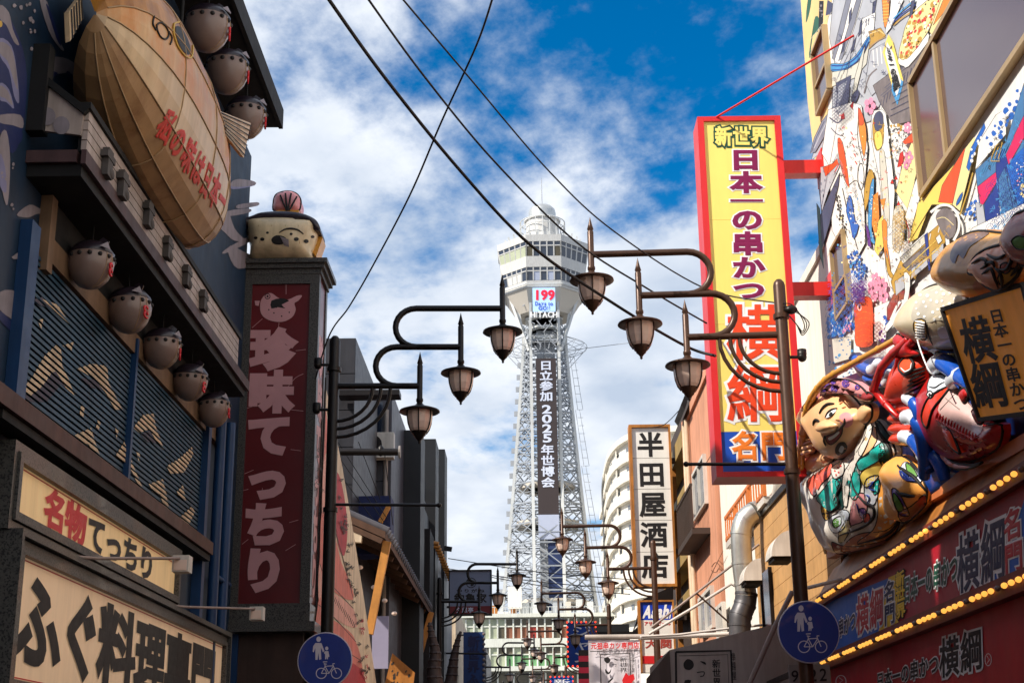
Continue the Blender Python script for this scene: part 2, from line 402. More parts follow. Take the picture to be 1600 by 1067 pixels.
# ------------------------------------------------------------------ lettering
_fc = bpy.data.curves.new('lettering', 'FONT'); _fo = bpy.data.objects.new('lettering_source', _fc); COL.objects.link(_fo)
_fc.resolution_u = 3; _fc.bevel_resolution = 0; _GL = {}
def glyph(ch, b):
    key = (ch, round(b, 3))
    if key not in _GL:
        _fc.body = ch; _fc.bevel_depth = b; _fc.extrude = 0.0 if b > 0 else 0.01
        dg = bpy.context.evaluated_depsgraph_get(); me = bpy.data.meshes.new_from_object(_fo.evaluated_get(dg))
        v = np.array([x.co[:] for x in me.vertices]) if len(me.vertices) else np.zeros((0, 3))
        _GL[key] = (v, [tuple(p.vertices) for p in me.polygons]); bpy.data.meshes.remove(me)
    return _GL[key]
def bil(q, u, v):
    return (q[0] * (1 - u) + q[1] * u) * (1 - v) + (q[3] * (1 - u) + q[2] * u) * v
def lettering(T, s, quad, m, d='v', bold=0.02, outline=None, ob=0.05, eps=0.004, thick=0.002, fill=0.92, cells=None, parent=None, name='lettering', tight=False, sheet=None):
    """letters laid into a quad (top-left, top-right, bottom-right, bottom-left); d = v (column) or h (row)"""
    q = [np.asarray(p, float) for p in quad]; nrm = _n(np.cross(q[1] - q[0], q[0] - q[3])); g = G(); n = len(s); pos = 0
    if np.dot(nrm, EYE - q[0]) < 0: nrm = -nrm
    cells = cells or [1.0] * n; tot = sum(cells)
    for i, ch in enumerate(s):
        a, b_ = pos / tot, (pos + cells[i]) / tot; pos += cells[i]
        if ch == ' ': continue
        layers = ([(bold + ob, outline, 0.0)] if outline is not None else []) + [(bold, m, thick * 1.3 if outline is not None else 0.0)]
        base = glyph(ch, 0.0)[0]; 
        if not len(base): continue
        x0, x1 = base[:, 0].min(), base[:, 0].max(); y0, y1 = base[:, 1].min(), base[:, 1].max()
        if not tight and ord(ch) > 0x2000: x0, x1, y0, y1 = 0.02, 0.98, -0.09, 0.86
        elif not tight:
            y0, y1 = min(y0, 0.0), max(y1, 0.70); cx_, hw = (x0 + x1) / 2, max((x1 - x0) / 2, 0.24); x0, x1 = cx_ - hw, cx_ + hw
        for bb, mm, zo in layers:
            v, f = glyph(ch, bb)
            U = (v[:, 0] - x0) / (x1 - x0); V = 1 - (v[:, 1] - y0) / (y1 - y0); zz = v[:, 2]; zr = (zz - zz.min()) / (zz.max() - zz.min() + 1e-9) * thick + eps + zo
            U = 0.5 + (U - 0.5) * fill; V = 0.5 + (V - 0.5) * fill; pts = []
            for uu, vv, z in zip(U, V, zr):
                if d == 'v': p = bil(q, uu, a + (b_ - a) * vv)
                else: p = bil(q, a + (b_ - a) * uu, vv)
                pts.append(p + nrm * z)
            g.use(mm).add(pts, f)
    return T.part(name, g, None, parent)
def pq(pl, a, b, c, d, off=0.0): return [pl(*a, off), pl(*b, off), pl(*c, off), pl(*d, off)]
# ------------------------------------------------------------------ palette (surface colours; left side and tower lattice darkened to deepen their shade)
mat('asphalt', (62, 60, 58), 0.9, var=0.25, scale=1.5, bump=0.4, bscale=90)
mat('paving', (92, 88, 84), 0.85, var=0.2, scale=2.0, bump=0.3, bscale=40)
mat('blue_wall', (9, 40, 65), 0.6, var=0.25, scale=1.4, streak=0.25)
mat('blue_steel', (16, 57, 100), 0.45, var=0.2, scale=3, streak=0.2)
mat('blue_slat', (32, 66, 86), 0.5, var=0.25, scale=2, streak=0.3)
mat('foam', (139, 129, 134), 0.65, var=0.2, scale=4, streak=0.2)
mat('foam_grey', (120, 118, 150), 0.65, var=0.2, scale=4)
mat('navy_paint', (22, 34, 82), 0.6, var=0.2, scale=4)
mat('peak_cream', (207, 180, 145), 0.65, var=0.25, scale=3, streak=0.25)
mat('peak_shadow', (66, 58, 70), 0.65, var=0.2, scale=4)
mat('soffit', (16, 14, 14), 0.75, var=0.3, scale=3)
mat('fascia', (76, 52, 52), 0.6, var=0.3, scale=4, streak=0.3)
mat('beam_wood', (120, 92, 67), 0.7, var=0.3, scale=4, streak=0.3)
mat('brown_beam', (83, 49, 38), 0.6, var=0.3, scale=3, streak=0.3)
mat('parapet', (172, 156, 147), 0.6, var=0.15, scale=3, streak=0.3)
mat('ornament', (73, 67, 64), 0.7, var=0.3, scale=5)
mat('fish_cream', (207, 176, 136), 0.45, var=0.15, scale=1.6, streak=0.18, rust=(150, 98, 44), rustamt=0.15, coat=0.15)
mat('fish_gold', (183, 122, 43), 0.45, var=0.25, scale=1.5, streak=0.3, rust=(112, 58, 22), rustamt=0.5, coat=0.15)
mat('fish_belly_shade', (168, 130, 89), 0.5, var=0.2, scale=1.6, streak=0.15, rust=(110, 66, 34), rustamt=0.3)  # fish cream with underside shade put into the colour, plus rust
mat('fish_seam', (170, 138, 100), 0.5, var=0.2)
mat('fish_red', (196, 52, 40), 0.55, var=0.2, scale=6)
mat('ink', (26, 22, 22), 0.6, var=0.2, scale=5)
mat('ink_soft', (52, 44, 40), 0.65, var=0.25, scale=5)
mat('gold_line', (200, 160, 60), 0.5)
mat('lantern_body', (131, 109, 100), 0.4, var=0.12, scale=6, coat=0.3)
mat('lantern_back', (40, 30, 40), 0.4, var=0.3, scale=5, coat=0.3)
mat('lantern_red', (214, 40, 48), 0.5)
mat('granite', (76, 73, 68), 0.45, var=0.3, scale=30, speck=((34, 32, 32), 70, 0.52), bump=0.1, coat=0.2)
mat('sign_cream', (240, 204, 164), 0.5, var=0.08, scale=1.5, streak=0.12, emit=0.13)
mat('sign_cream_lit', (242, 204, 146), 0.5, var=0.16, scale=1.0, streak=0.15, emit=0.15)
mat('sign_red', (206, 28, 34), 0.5, var=0.12)
mat('sign_maroon', (95, 10, 15), 0.35, var=0.25, scale=1.5, coat=0.2)
mat('pink_letter', (195, 142, 144), 0.5, var=0.08, scale=3)
mat('lamp_arm', (150, 130, 120), 0.5, var=0.2)
mat('white_metal', (214, 206, 196), 0.45, var=0.15, streak=0.25)
mat('dark_wall', (20, 18, 20), 0.7, var=0.3, scale=2)
mat('umber_wall', (67, 48, 40), 0.7, var=0.25, scale=2, streak=0.3)
mat('cow_pink', (222, 122, 108), 0.6, var=0.3, scale=1.5, streak=0.2)
mat('cow_pink_light', (232, 168, 152), 0.6, var=0.25, scale=2, streak=0.2)
mat('cow_red', (176, 44, 58), 0.6, var=0.25, scale=3)
mat('cow_cream', (226, 202, 172), 0.65, var=0.2, scale=2.5, streak=0.3)
mat('grey_tile', (74, 72, 80), 0.45, var=0.2, scale=2, streak=0.3)
mat('grey_tile_dark', (46, 45, 51), 0.45, var=0.2, scale=2, streak=0.3)
mat('black_clad', (15, 16, 20), 0.5, var=0.25, scale=1.5)
mat('dull_glass', (30, 40, 58), 0.08, var=0.2, scale=1, spec=0.8)
mat('roof_tile', (78, 74, 78), 0.5, var=0.3, scale=5)
mat('rafter', (92, 62, 44), 0.7, var=0.3, scale=5, streak=0.2)
mat('post_gold', (206, 140, 66), 0.55, var=0.25, scale=4, streak=0.25)
mat('wood_board', (184, 118, 48), 0.55, var=0.35, scale=3, streak=0.35)
mat('lilac_panel', (150, 144, 168), 0.5, var=0.1)
mat('steel_white', (208, 210, 209), 0.5, var=0.12, scale=0.12, streak=0.08, rust=(150, 120, 92), rustamt=0.05)
mat('steel_grey', (168, 172, 178), 0.5, var=0.15, scale=0.2)
mat('deck_white', (212, 211, 208), 0.5, var=0.1, scale=0.1, streak=0.15)
mat('deck_soffit', (206, 198, 186), 0.6, var=0.1, scale=0.1)
mat('deck_glass', (40, 52, 72), 0.06, var=0.3, scale=0.3, spec=0.9)
mat('dome_metal', (206, 208, 206), 0.35, metal=0.6, var=0.15, scale=0.3)
mat('banner_dark', (58, 48, 48), 0.55, var=0.08, scale=0.2)
mat('banner_pale', (176, 184, 206), 0.55, var=0.06, scale=0.2)
mat('letter_pale', (206, 212, 230), 0.5, var=0.05)
mat('led_blue', (170, 200, 236), 0.4, var=0.08, emit=0.35)
mat('led_red', (214, 28, 60), 0.5, emit=0.3)
mat('led_navy', (24, 70, 180), 0.5, emit=0.25)
mat('letter_white', (245, 245, 245), 0.5, var=0.05)
mat('lift_blue', (42, 58, 100), 0.5, var=0.2, scale=0.3)
mat('base_white', (228, 230, 220), 0.55, var=0.12, scale=0.4, streak=0.15)
mat('curtain', (142, 92, 70), 0.8, var=0.25, scale=0.8)
mat('curtain_red', (170, 66, 56), 0.8, var=0.2)
mat('curtain_green', (112, 158, 112), 0.75, var=0.2, scale=0.6)
mat('pale_green_glass', (176, 182, 156), 0.25, var=0.15, scale=0.6)
mat('olive_glass', (96, 88, 70), 0.2, var=0.3, scale=0.8)
mat('mural_white', (244, 242, 238), 0.55, var=0.08, scale=1.2, streak=0.12)
mat('mural_cream', (240, 206, 140), 0.6, var=0.15, scale=1.2)
mat('mural_yellow', (246, 214, 104), 0.55, var=0.1, scale=1.5)
mat('mural_pale', (244, 226, 160), 0.55, var=0.1, scale=1.5)
mat('mural_orange', (240, 140, 50), 0.55, var=0.12, scale=2)
mat('mural_vermil', (232, 84, 40), 0.55, var=0.12, scale=2)
mat('mural_red', (206, 36, 30), 0.5, var=0.12, scale=2)
mat('mural_pink', (242, 150, 180), 0.55, var=0.1)
mat('mural_magenta', (216, 24, 92), 0.5, var=0.08)
mat('mural_purple', (96, 40, 134), 0.55, var=0.15)
mat('mural_blue', (22, 98, 192), 0.5, var=0.15, scale=3)
mat('mural_deep', (22, 52, 140), 0.5, var=0.2, scale=3)
mat('mural_sky', (70, 150, 206), 0.55, var=0.15, scale=3)
mat('mural_denim', (72, 124, 176), 0.6, var=0.25, scale=6)
mat('mural_grey', (134, 136, 150), 0.6, var=0.25, scale=3)
mat('mural_slate', (74, 76, 104), 0.6, var=0.25, scale=3)
mat('mural_stone', (128, 118, 118), 0.65, var=0.3, scale=6)
mat('mural_palegrey', (186, 188, 195), 0.55, var=0.15, scale=2)
mat('mural_shade', (214, 210, 196), 0.55, var=0.1, scale=2)
mat('mural_green', (44, 96, 72), 0.55, var=0.2)
mat('mural_ochre', (196, 152, 60), 0.55, var=0.2)
mat('mural_leaf', (92, 150, 60), 0.55, var=0.2)
mat('window_frame', (186, 158, 116), 0.4, metal=0.3, var=0.15)
mat('window_glass', (84, 62, 66), 0.06, var=0.1, scale=0.5, spec=1.0)  # mauve base colour stands in for the reflected brick opposite
mat('skin', (246, 192, 138), 0.35, var=0.1, scale=3, coat=0.25)
mat('skin_shade', (222, 142, 88), 0.4, var=0.12, scale=3, coat=0.2)
mat('teal_robe', (22, 172, 160), 0.35, var=0.25, scale=14, coat=0.3, speck=((70, 190, 180), 60, 0.6))
mat('teal_dark', (10, 62, 58), 0.4, var=0.25, scale=10, coat=0.3)
mat('robe_white', (232, 224, 214), 0.35, var=0.12, scale=3, coat=0.3)
mat('robe_orange', (250, 172, 82), 0.35, var=0.15, scale=3, coat=0.3)
mat('robe_coral', (230, 104, 84), 0.35, var=0.15, scale=3, coat=0.3)
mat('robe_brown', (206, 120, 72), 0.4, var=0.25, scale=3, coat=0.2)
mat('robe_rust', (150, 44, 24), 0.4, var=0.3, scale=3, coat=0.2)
mat('band_purple', (96, 60, 160), 0.4, var=0.2, scale=6, coat=0.3)
mat('band_pink', (226, 150, 152), 0.4, var=0.15, scale=6, coat=0.3)
mat('bamboo', (214, 150, 52), 0.4, var=0.2, scale=5, coat=0.3)
mat('shell_red', (240, 66, 34), 0.3, var=0.18, scale=4, coat=0.4)
mat('bream_red', (196, 34, 34), 0.3, var=0.22, scale=4, coat=0.4)
mat('bream_belly', (222, 184, 178), 0.3, var=0.15, scale=4, coat=0.4)
mat('wave_blue', (26, 86, 190), 0.3, var=0.3, scale=3, coat=0.4)
mat('wave_deep', (16, 36, 88), 0.35, var=0.3, scale=3, coat=0.3)
mat('wave_white', (222, 228, 238), 0.3, var=0.12, scale=4, coat=0.4)
mat('puffer_grey', (190, 180, 160), 0.35, var=0.2, scale=4, coat=0.35)
mat('puffer_cream', (220, 204, 172), 0.35, var=0.12, scale=4, coat=0.35)
mat('gourd', (214, 150, 54), 0.35, var=0.25, scale=3, coat=0.35, rust=(120, 66, 24), rustamt=0.3)
mat('gourd_dark', (110, 84, 78), 0.4, var=0.25, scale=3, coat=0.3)
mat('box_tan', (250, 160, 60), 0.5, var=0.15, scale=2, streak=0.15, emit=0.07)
mat('box_dark', (70, 46, 36), 0.6, var=0.2)
mat('crest_red', (150, 40, 40), 0.4, var=0.2, coat=0.3)
mat('shop_maroon', (176, 20, 40), 0.45, var=0.15, scale=1.5, streak=0.1)
mat('shop_red', (192, 20, 38), 0.45, var=0.15, scale=1.5, streak=0.1)
mat('shop_blue', (30, 100, 196), 0.5, var=0.15, scale=2)
mat('shop_yellow', (240, 196, 40), 0.5, var=0.1)
mat('letter_navy', (24, 28, 70), 0.5, var=0.1)
mat('letter_green', (16, 76, 56), 0.5, var=0.1)
mat('letter_outline', (240, 234, 234), 0.5, var=0.08)
mat('letter_plum', (128, 0, 74), 0.5, var=0.06)
mat('letter_vermil', (234, 70, 24), 0.5, var=0.08)
mat('letter_orange', (244, 130, 40), 0.5, var=0.08)
mat('bulb_glow', (255, 178, 76), 0.3, var=0.02, emit=0.95)
mat('bulb_dead', (120, 104, 100), 0.15, var=0.2, coat=0.5)
mat('bulb_rail', (116, 40, 20), 0.5, var=0.3)
mat('red_bulb', (255, 70, 40), 0.3, var=0.02, emit=1.2)
mat('ledge_tan', (176, 112, 48), 0.5, var=0.25, scale=2, streak=0.2)
mat('sign_yellow', (250, 228, 120), 0.45, var=0.05, scale=1.0, streak=0.06)
mat('sign_blue', (20, 80, 190), 0.45, var=0.08, scale=1.0)
mat('sign_redbox', (222, 40, 44), 0.4, var=0.12, scale=1.5, streak=0.1)
mat('sign_white', (238, 234, 226), 0.5, var=0.06, scale=1.0, streak=0.08)
mat('bracket_red', (222, 46, 38), 0.4, var=0.12, streak=0.1)
mat('salmon', (214, 150, 118), 0.75, var=0.15, scale=1.2, streak=0.2, bump=0.2)
mat('white_wall', (236, 228, 214), 0.75, var=0.08, scale=1.2, streak=0.12, bump=0.15)
mat('tan_tile', (196, 150, 96), 0.6, var=0.2, scale=2.5, streak=0.15)
mat('duct', (196, 194, 186), 0.32, metal=0.75, var=0.2, scale=3)
mat('duct_dark', (96, 94, 96), 0.4, metal=0.6, var=0.25, scale=3)
mat('rail_orange', (206, 116, 54), 0.5, var=0.2)
mat('awning_grey', (176, 164, 156), 0.7, var=0.15, scale=1.6, streak=0.2)
mat('awning_brown', (104, 88, 82), 0.7, var=0.2, scale=2, streak=0.3)
mat('tent_white', (214, 206, 212), 0.65, var=0.1, scale=2)
mat('pipe_white', (206, 196, 188), 0.45, var=0.15)
mat('balcony_white', (234, 228, 216), 0.7, var=0.12, scale=0.5, streak=0.2)
mat('shade_brown', (66, 52, 44), 0.7, var=0.25, scale=1)
mat('apt_glass', (110, 116, 124), 0.15, var=0.3, scale=0.5)
mat('ochre_panel', (150, 124, 72), 0.6, var=0.2, scale=1.5)
mat('banner_blue', (24, 56, 110), 0.55, var=0.2, scale=1.5)
mat('banner_blue_bright', (20, 70, 160), 0.5, var=0.15)
mat('kame_grey', (120, 128, 150), 0.5, var=0.08)
mat('kame_maroon', (116, 34, 40), 0.5, var=0.1)
mat('asahi_blue', (14, 62, 190), 0.45, var=0.06)
mat('iron_brown', (74, 50, 36), 0.38, metal=0.35, var=0.25, scale=6, spec=0.5)
mat('iron_black', (26, 20, 18), 0.4, metal=0.3, var=0.25, scale=6)
mat('lamp_glass', (232, 204, 186), 0.3, var=0.1, scale=5, coat=0.3)
mat('cable', (14, 13, 14), 0.6, var=0.1)
mat('traffic_blue', (12, 42, 128), 0.4, var=0.12, scale=4, coat=0.2)
mat('traffic_white', (200, 192, 200), 0.45, var=0.1)
mat('striped_red', (196, 40, 70), 0.6, var=0.1)
mat('dragon', (64, 52, 50), 0.6, var=0.35, scale=8)
mat('plate_grey', (140, 132, 126), 0.6, var=0.15, scale=3)
mat('fish_tan', (224, 202, 162), 0.4, var=0.25, scale=4, streak=0.2, coat=0.2)
mat('lattice_grey', (150, 156, 164), 0.5, var=0.25, scale=0.3)
mat('mauve_brick', (128, 96, 94), 0.8, var=0.2, scale=2)
mat('ac_white', (200, 196, 188), 0.5, var=0.15, streak=0.2)
mat('fish_mix', (204, 165, 114), 0.45, var=0.15, scale=1.6, streak=0.2, rust=(196, 116, 36), rustamt=0.75, coat=0.15)
# ================================================================== the ground
g = G(); g.box(-700, 700, -120, 1500, -0.6, 0.0); single('ground', g, M('asphalt'), None, None, kind='structure', base=(0, 0, 0))
g = G(); g.box(-3.2, 3.3, -12, 215, 0.0, 0.02); single('street_paving', g, M('paving'), None, None, kind='structure', base=(0, 0, 0))
# ================================================================== left: pufferfish restaurant
XL = -3.6
PLW = WX(XL)
LB = Thing('restaurant_building', (XL, 6, 0), 'blue restaurant building painted with white waves and snowy peaks behind the giant pufferfish', 'building')
g = G(); g.box(-11, XL, 7.5, 17.28, 0, 9.6); LB.part('wall', g, M('blue_wall'))
# main roof with deep dark eave
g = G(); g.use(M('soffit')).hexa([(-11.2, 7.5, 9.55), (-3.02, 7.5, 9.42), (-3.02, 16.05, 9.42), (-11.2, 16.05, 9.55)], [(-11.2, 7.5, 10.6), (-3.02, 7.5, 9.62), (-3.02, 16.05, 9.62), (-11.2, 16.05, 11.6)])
roof = LB.part('roof', g)
g = G(); g.box(-3.02, -2.97, 7.5, 16.05, 9.40, 9.66); LB.part('gutter', g, M('soffit'), roof)
g = G(); g.box(-10.5, -4.0, 7.6, 16.0, 9.7, 11.7); LB.part('roof_shade_block', g, M('blue_wall'), roof)  # unseen block behind the eave, added to shade the left lamps
NB = Thing('shade_building', (-4, 0, 0), 'unseen mauve brick building added next to the blue restaurant to shade the relief', 'building')  # out of view, stepped to shape the shadow edge across the street
g = G(); g.box(-11, -3.4, -30, 5.6, 0, 11.75); g.box(-11, -3.4, 5.601, 7.4, 0, 11.15); NB.part('wall', g, M('mauve_brick'))
for k in range(5):
    for j in range(3):
        g = G(); g.box(-3.399, -3.38, -8 + 3 * k, -6.2 + 3 * k, 3 + 3.0 * j, 4.5 + 3.0 * j); NB.part('window', g, M('dull_glass'))
# ---- painted waves on the upper wall
P = Paint(PLW)
W_, Gy, Nv = M('foam'), M('foam_grey'), M('navy_paint')
for m, pts in [
    (Nv, [(0, 20), (30, 60), (42, 120), (36, 200), (20, 240), (0, 200)]),
    (W_, [(0, 8), (14, 20), (20, 46), (30, 70), (22, 66), (10, 40), (0, 30)]),
    (Gy, [(0, 60), (18, 72), (26, 110), (30, 160), (22, 150), (14, 110), (0, 88)]),
    (W_, [(0, 66), (16, 74), (24, 100), (28, 140), (22, 128), (12, 96), (0, 84)]),
    (Gy, [(0, 130), (14, 140), (22, 170), (10, 160), (0, 156)]),
    (W_, [(0, 134), (12, 142), (20, 165), (8, 154), (0, 150)]),
    (W_, [(0, 180), (32, 180), (36, 200), (20, 196), (0, 192)]),
    (Nv, [(0, 195), (34, 205), (30, 225), (10, 215), (0, 208)]),
    (W_, [(62, 0), (74, 4), (84, 44), (100, 78), (92, 74), (76, 48)]),
    (Nv, [(72, 8), (80, 20), (96, 70), (88, 60)]),
    (W_, [(70, 92), (98, 90), (122, 104), (126, 128), (134, 172), (124, 150), (112, 116), (88, 116), (72, 106)]),
    (Nv, [(72, 110), (90, 114), (84, 120), (74, 116)]),
    (Nv, [(104, 112), (112, 118), (122, 148), (112, 136)]),
    (W_, [(10, 205), (16, 250), (12, 320), (4, 300), (0, 260), (0, 215)]),
    (Gy, [(0, 240), (8, 262), (10, 300), (0, 290)]),
    (W_, [(26, 336), (46, 320), (62, 326), (86, 336), (60, 334), (44, 340)]),
    (W_, [(54, 362), (88, 350), (86, 362)]),
    (W_, [(18, 402), (58, 378), (66, 380), (80, 398), (58, 392), (40, 404)]),
    (Nv, [(40, 404), (58, 393), (76, 398), (56, 404)]),
    (W_, [(0, 456), (26, 456), (30, 480), (44, 530), (34, 526), (22, 502), (0, 484)]),
    (Nv, [(0, 486), (20, 504), (32, 530), (20, 520), (0, 500)]),
    (W_, [(360, 384), (392, 398), (398, 388), (400, 410), (372, 420), (358, 400)]),
    (W_, [(340, 350), (356, 332), (366, 356), (380, 372), (392, 378), (366, 376), (352, 364)]),
    (W_, [(352, 390), (392, 368), (394, 376), (352, 396)]),
    (W_, [(355, 330), (388, 326), (390, 332), (356, 338)]),
    (Gy, [(361, 288), (392, 282), (398, 290), (364, 296)]),
    (W_, [(362, 284), (374, 280), (398, 284), (396, 290), (364, 292)]),
    (W_, [(372, 320), (402, 316), (402, 322), (372, 326)]),
]: P.shape(m, pts, 3)
P.dabs(W_, [(20, 6), (56, 6), (60, 46), (24, 40)], 8, 2.0, 4.2); P.dabs(W_, [(0, 250), (24, 256), (24, 330), (0, 330)], 7, 1.5, 3.2)
P.dabs(W_, [(44, 40), (60, 44), (66, 92), (48, 88)], 6, 1.2, 2.6)
P.dot(M('gold_line'), (0, 38), 4, 1.4)
P.done(LB, 'wave_painting', None, 'stuff')
# ---- canopy over the shutters: soffit, fascia, parapet
XO = -3.2
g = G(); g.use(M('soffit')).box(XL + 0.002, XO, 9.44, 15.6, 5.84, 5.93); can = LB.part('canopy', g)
g = G(); g.box(XL + 0.002, XO - 0.03, 9.40, 15.65, 5.935, 6.03); LB.part('fascia', g, M('fascia'), can)
g = G(); g.box(XO + 0.003, XO + 0.04, 9.40, 15.65, 5.92, 6.03); LB.part('fascia', g, M('fascia'), can)
# parapet: joined pale boards above the canopy, each a piece
PP = WX(XO + 0.03)
ptop, pbot = [PP(54, 115), PP(360, 514)], [PP(60, 190), PP(358, 566)]
zt, zb = 6.35, 6.035
for k in range(4):
    z0 = zb + (zt - zb) * k / 4; g = G(); g.box(XO - 0.01, XO + 0.03, 9.42, 15.0, z0 + 0.005, z0 + (zt - zb) / 4 - 0.004); LB.part('parapet_board', g, M('parapet'), can)
g = G(); g.box(XO - 0.04, XO - 0.011, 9.44, 15.0, zb, zt); LB.part('parapet_backing', g, M('soffit'), can)
g = G(); g.box(XO - 0.05, XO + 0.05, 9.38, 15.05, zt, zt + 0.05); LB.part('top_rail', g, M('soffit'), can)
PE = WY(9.40)
g = G(); g.prism([PE(54, 113), PE(131, 174), PE(126, 211), PE(54, 203)], (0, 0.03, 0)); LB.part('end_panel', g, M('parapet'), can)
g = G(); g.bar(PE(46, 106), PE(136, 176), 0.06, 0.05); LB.part('top_rail', g, M('soffit'), can)
g = G(); a = PE(42, 72, 0.03); b = PE(68, 206, 0.03); g.box(a[0], b[0], 9.34, 9.46, b[2], a[2]); LB.part('corner_post', g, M('soffit'), can)
P = Paint(PE, 0.006)
for c, r in [((66, 144), 9), ((74, 182), 13), ((96, 196), 13)]: P.dot(M('foam'), c, r, 1.1, 14)
P.done(LB, 'blossom_painting', can, 'stuff')
for (px, py), s in [((168, 256), 1), ((192, 290), 1), ((232, 336), 1), ((262, 388), .9), ((292, 432), .9), ((318, 470), .9)]:
    c = PP(px, py, 0.03); g = G()
    g.bar(c + np.array([0, 0, -0.11]) * s, c + np.array([0, 0, 0.11]) * s, 0.05, 0.12); g.bar(c + np.array([0, -0.10, 0.05]) * s, c + np.array([0, 0.10, 0.05]) * s, 0.06, 0.05)
    g.ell(c + np.array([0.01, 0.05, -0.06]), (0.03, 0.07, 0.05), 8, 6); LB.part('rail_ornament', g, M('ornament'), can)
# beige beam on the wall under the canopy
g = G(); g.box(XL + 0.003, XL + 0.07, 9.9, 16.1, 5.36, 5.55); LB.part('lantern_beam', g, M('beam_wood'))
g = G(); g.box(XL + 0.003, XL + 0.09, 9.78, 9.9, 5.25, 5.86); LB.part('beam_bracket', g, M('beam_wood'))
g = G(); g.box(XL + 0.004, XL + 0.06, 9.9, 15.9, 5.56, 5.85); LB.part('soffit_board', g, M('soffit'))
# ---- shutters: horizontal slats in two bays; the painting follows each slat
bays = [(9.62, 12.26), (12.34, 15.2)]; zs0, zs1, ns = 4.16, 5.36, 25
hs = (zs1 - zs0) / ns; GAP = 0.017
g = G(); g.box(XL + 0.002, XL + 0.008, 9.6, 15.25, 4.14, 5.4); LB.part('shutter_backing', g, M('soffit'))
def slat_x(f): return XL + 0.046 - 0.004 * f
shut_ob = []
for (ya, yb) in bays:
    pr = None
    T_ = None
    for k in range(ns):
        z0 = zs0 + hs * k
        if pr is None:
            g = G(); g.prism([(slat_x(0), ya, z0), (slat_x(1), ya, z0 + hs - GAP), (XL + 0.01, ya, z0 + hs - GAP), (XL + 0.01, ya, z0)], (0, yb - ya, 0))
            pr = LB.part('slat', g, M('blue_slat'))
        else:
            o = link_copy(pr, 'slat', LB.o, loc=(0, 0, hs * k))
def slat_paint(shapes, nm):
    g = G(); lay = 0
    for m, pts in shapes:
        Q = [(float(p[1]), float(p[2])) for p in [PLW(a, b, 0.03) for a, b in pts]]; lay += 1
        for k in range(ns):
            z0, z1 = zs0 + hs * k, zs0 + hs * (k + 1) - GAP
            poly = Q
            for sgn, lim in ((1, z0), (-1, z1)):
                out = []
                for i in range(len(poly)):
                    a, b = poly[i - 1], poly[i]; fa, fb = sgn * (a[1] - lim), sgn * (b[1] - lim)
                    if (fa >= 0) != (fb >= 0): t = fa / (fa - fb); out.append((a[0] + (b[0] - a[0]) * t, a[1] + (b[1] - a[1]) * t))
                    if fb >= 0: out.append(b)
                poly = out
                if len(poly) < 3: break
            if len(poly) < 3: continue
            e = 0.0015 + 0.0008 * lay
            g.use(m).poly([(slat_x((z - z0) / (hs - GAP)) + e, y, z) for y, z in poly])
    LB.part(nm, g)
Cr, Sh = M('peak_cream'), M('peak_shadow')
slat_paint([(Sh, [(28, 624), (60, 600), (84, 570), (98, 590), (112, 618), (92, 600), (70, 628), (44, 628)]),
    (Cr, [(28, 612), (46, 590), (66, 556), (84, 539), (92, 546), (94, 572), (104, 592), (113, 618), (100, 606), (84, 580), (78, 582), (62, 604), (44, 618)]),
    (Cr, [(94, 540), (112, 534), (108, 548)]), (Cr, [(56, 500), (64, 498), (60, 516)]),
    (Sh, [(120, 590), (160, 596), (186, 640), (160, 610), (134, 604)]),
    (Cr, [(116, 576), (140, 568), (164, 572), (166, 598), (188, 640), (176, 640), (162, 614), (142, 590)]),
    (Cr, [(122, 634), (128, 636), (126, 654), (120, 650)]), (Cr, [(149, 656), (153, 660), (150, 674), (145, 670)]), (Cr, [(176, 668), (182, 670), (178, 686)]),
    (Cr, [(102, 684), (138, 668), (144, 690), (156, 722), (146, 716), (134, 694), (120, 690)]),
    (Cr, [(176, 712), (190, 690), (198, 710), (206, 732), (224, 774), (214, 762), (196, 724), (184, 720)]),
    (Cr, [(204, 668), (220, 648), (236, 646), (240, 668), (252, 702), (240, 690), (230, 670), (214, 676)]),
    (Sh, [(216, 678), (230, 672), (240, 692), (226, 690)]),
    (Cr, [(256, 728), (276, 716), (296, 698), (298, 710), (284, 738), (262, 740)]), (Cr, [(228, 756), (250, 748), (256, 772), (262, 812), (254, 800), (246, 772), (234, 768)]),
    (Cr, [(272, 768), (282, 757), (286, 782), (276, 776)]), (Cr, [(266, 818), (296, 790), (300, 800), (290, 822), (270, 824)]), (Cr, [(208, 706), (214, 708), (212, 722)]),
    (Sh, [(40, 470), (60, 464), (78, 490), (66, 480)]), (Cr, [(60, 468), (84, 476), (102, 506), (84, 490)])], 'peak_painting')
g = G(); g.box(XL + 0.003, XL + 0.09, 12.27, 12.33, 4.14, 5.5); LB.part('shutter_post', g, M('blue_steel'))
g = G(); g.box(XL + 0.003, XL + 0.09, 9.42, 9.60, 4.14, 5.5); LB.part('shutter_post', g, M('blue_steel'))
g = G(); g.box(XL + 0.003, XL + 0.11, 15.21, 15.34, 3.2, 5.7); LB.part('shutter_post', g, M('blue_steel'))
for y in (15.75, 16.25):
    g = G(); g.tube([(XL + 0.12, y, 2.4), (XL + 0.12, y, 5.7)], 0.06, 10); LB.part('drain_pipe', g, M('blue_steel'))
g = G(); g.tube([(XL + 0.12, 15.7, 3.85), (XL + 0.12, 16.6, 3.85)], 0.03, 8); LB.part('pipe_rail', g, M('blue_steel'))
g = G(); g.box(XL + 0.003, XL + 0.20, 7.5, 15.3, 4.0, 4.13); LB.part('ledge_beam', g, M('brown_beam'))
g = G(); g.box(XL + 0.003, XL + 0.17, 9.0, 15.3, 3.93, 3.99); LB.part('ledge_trim', g, M('soffit'))
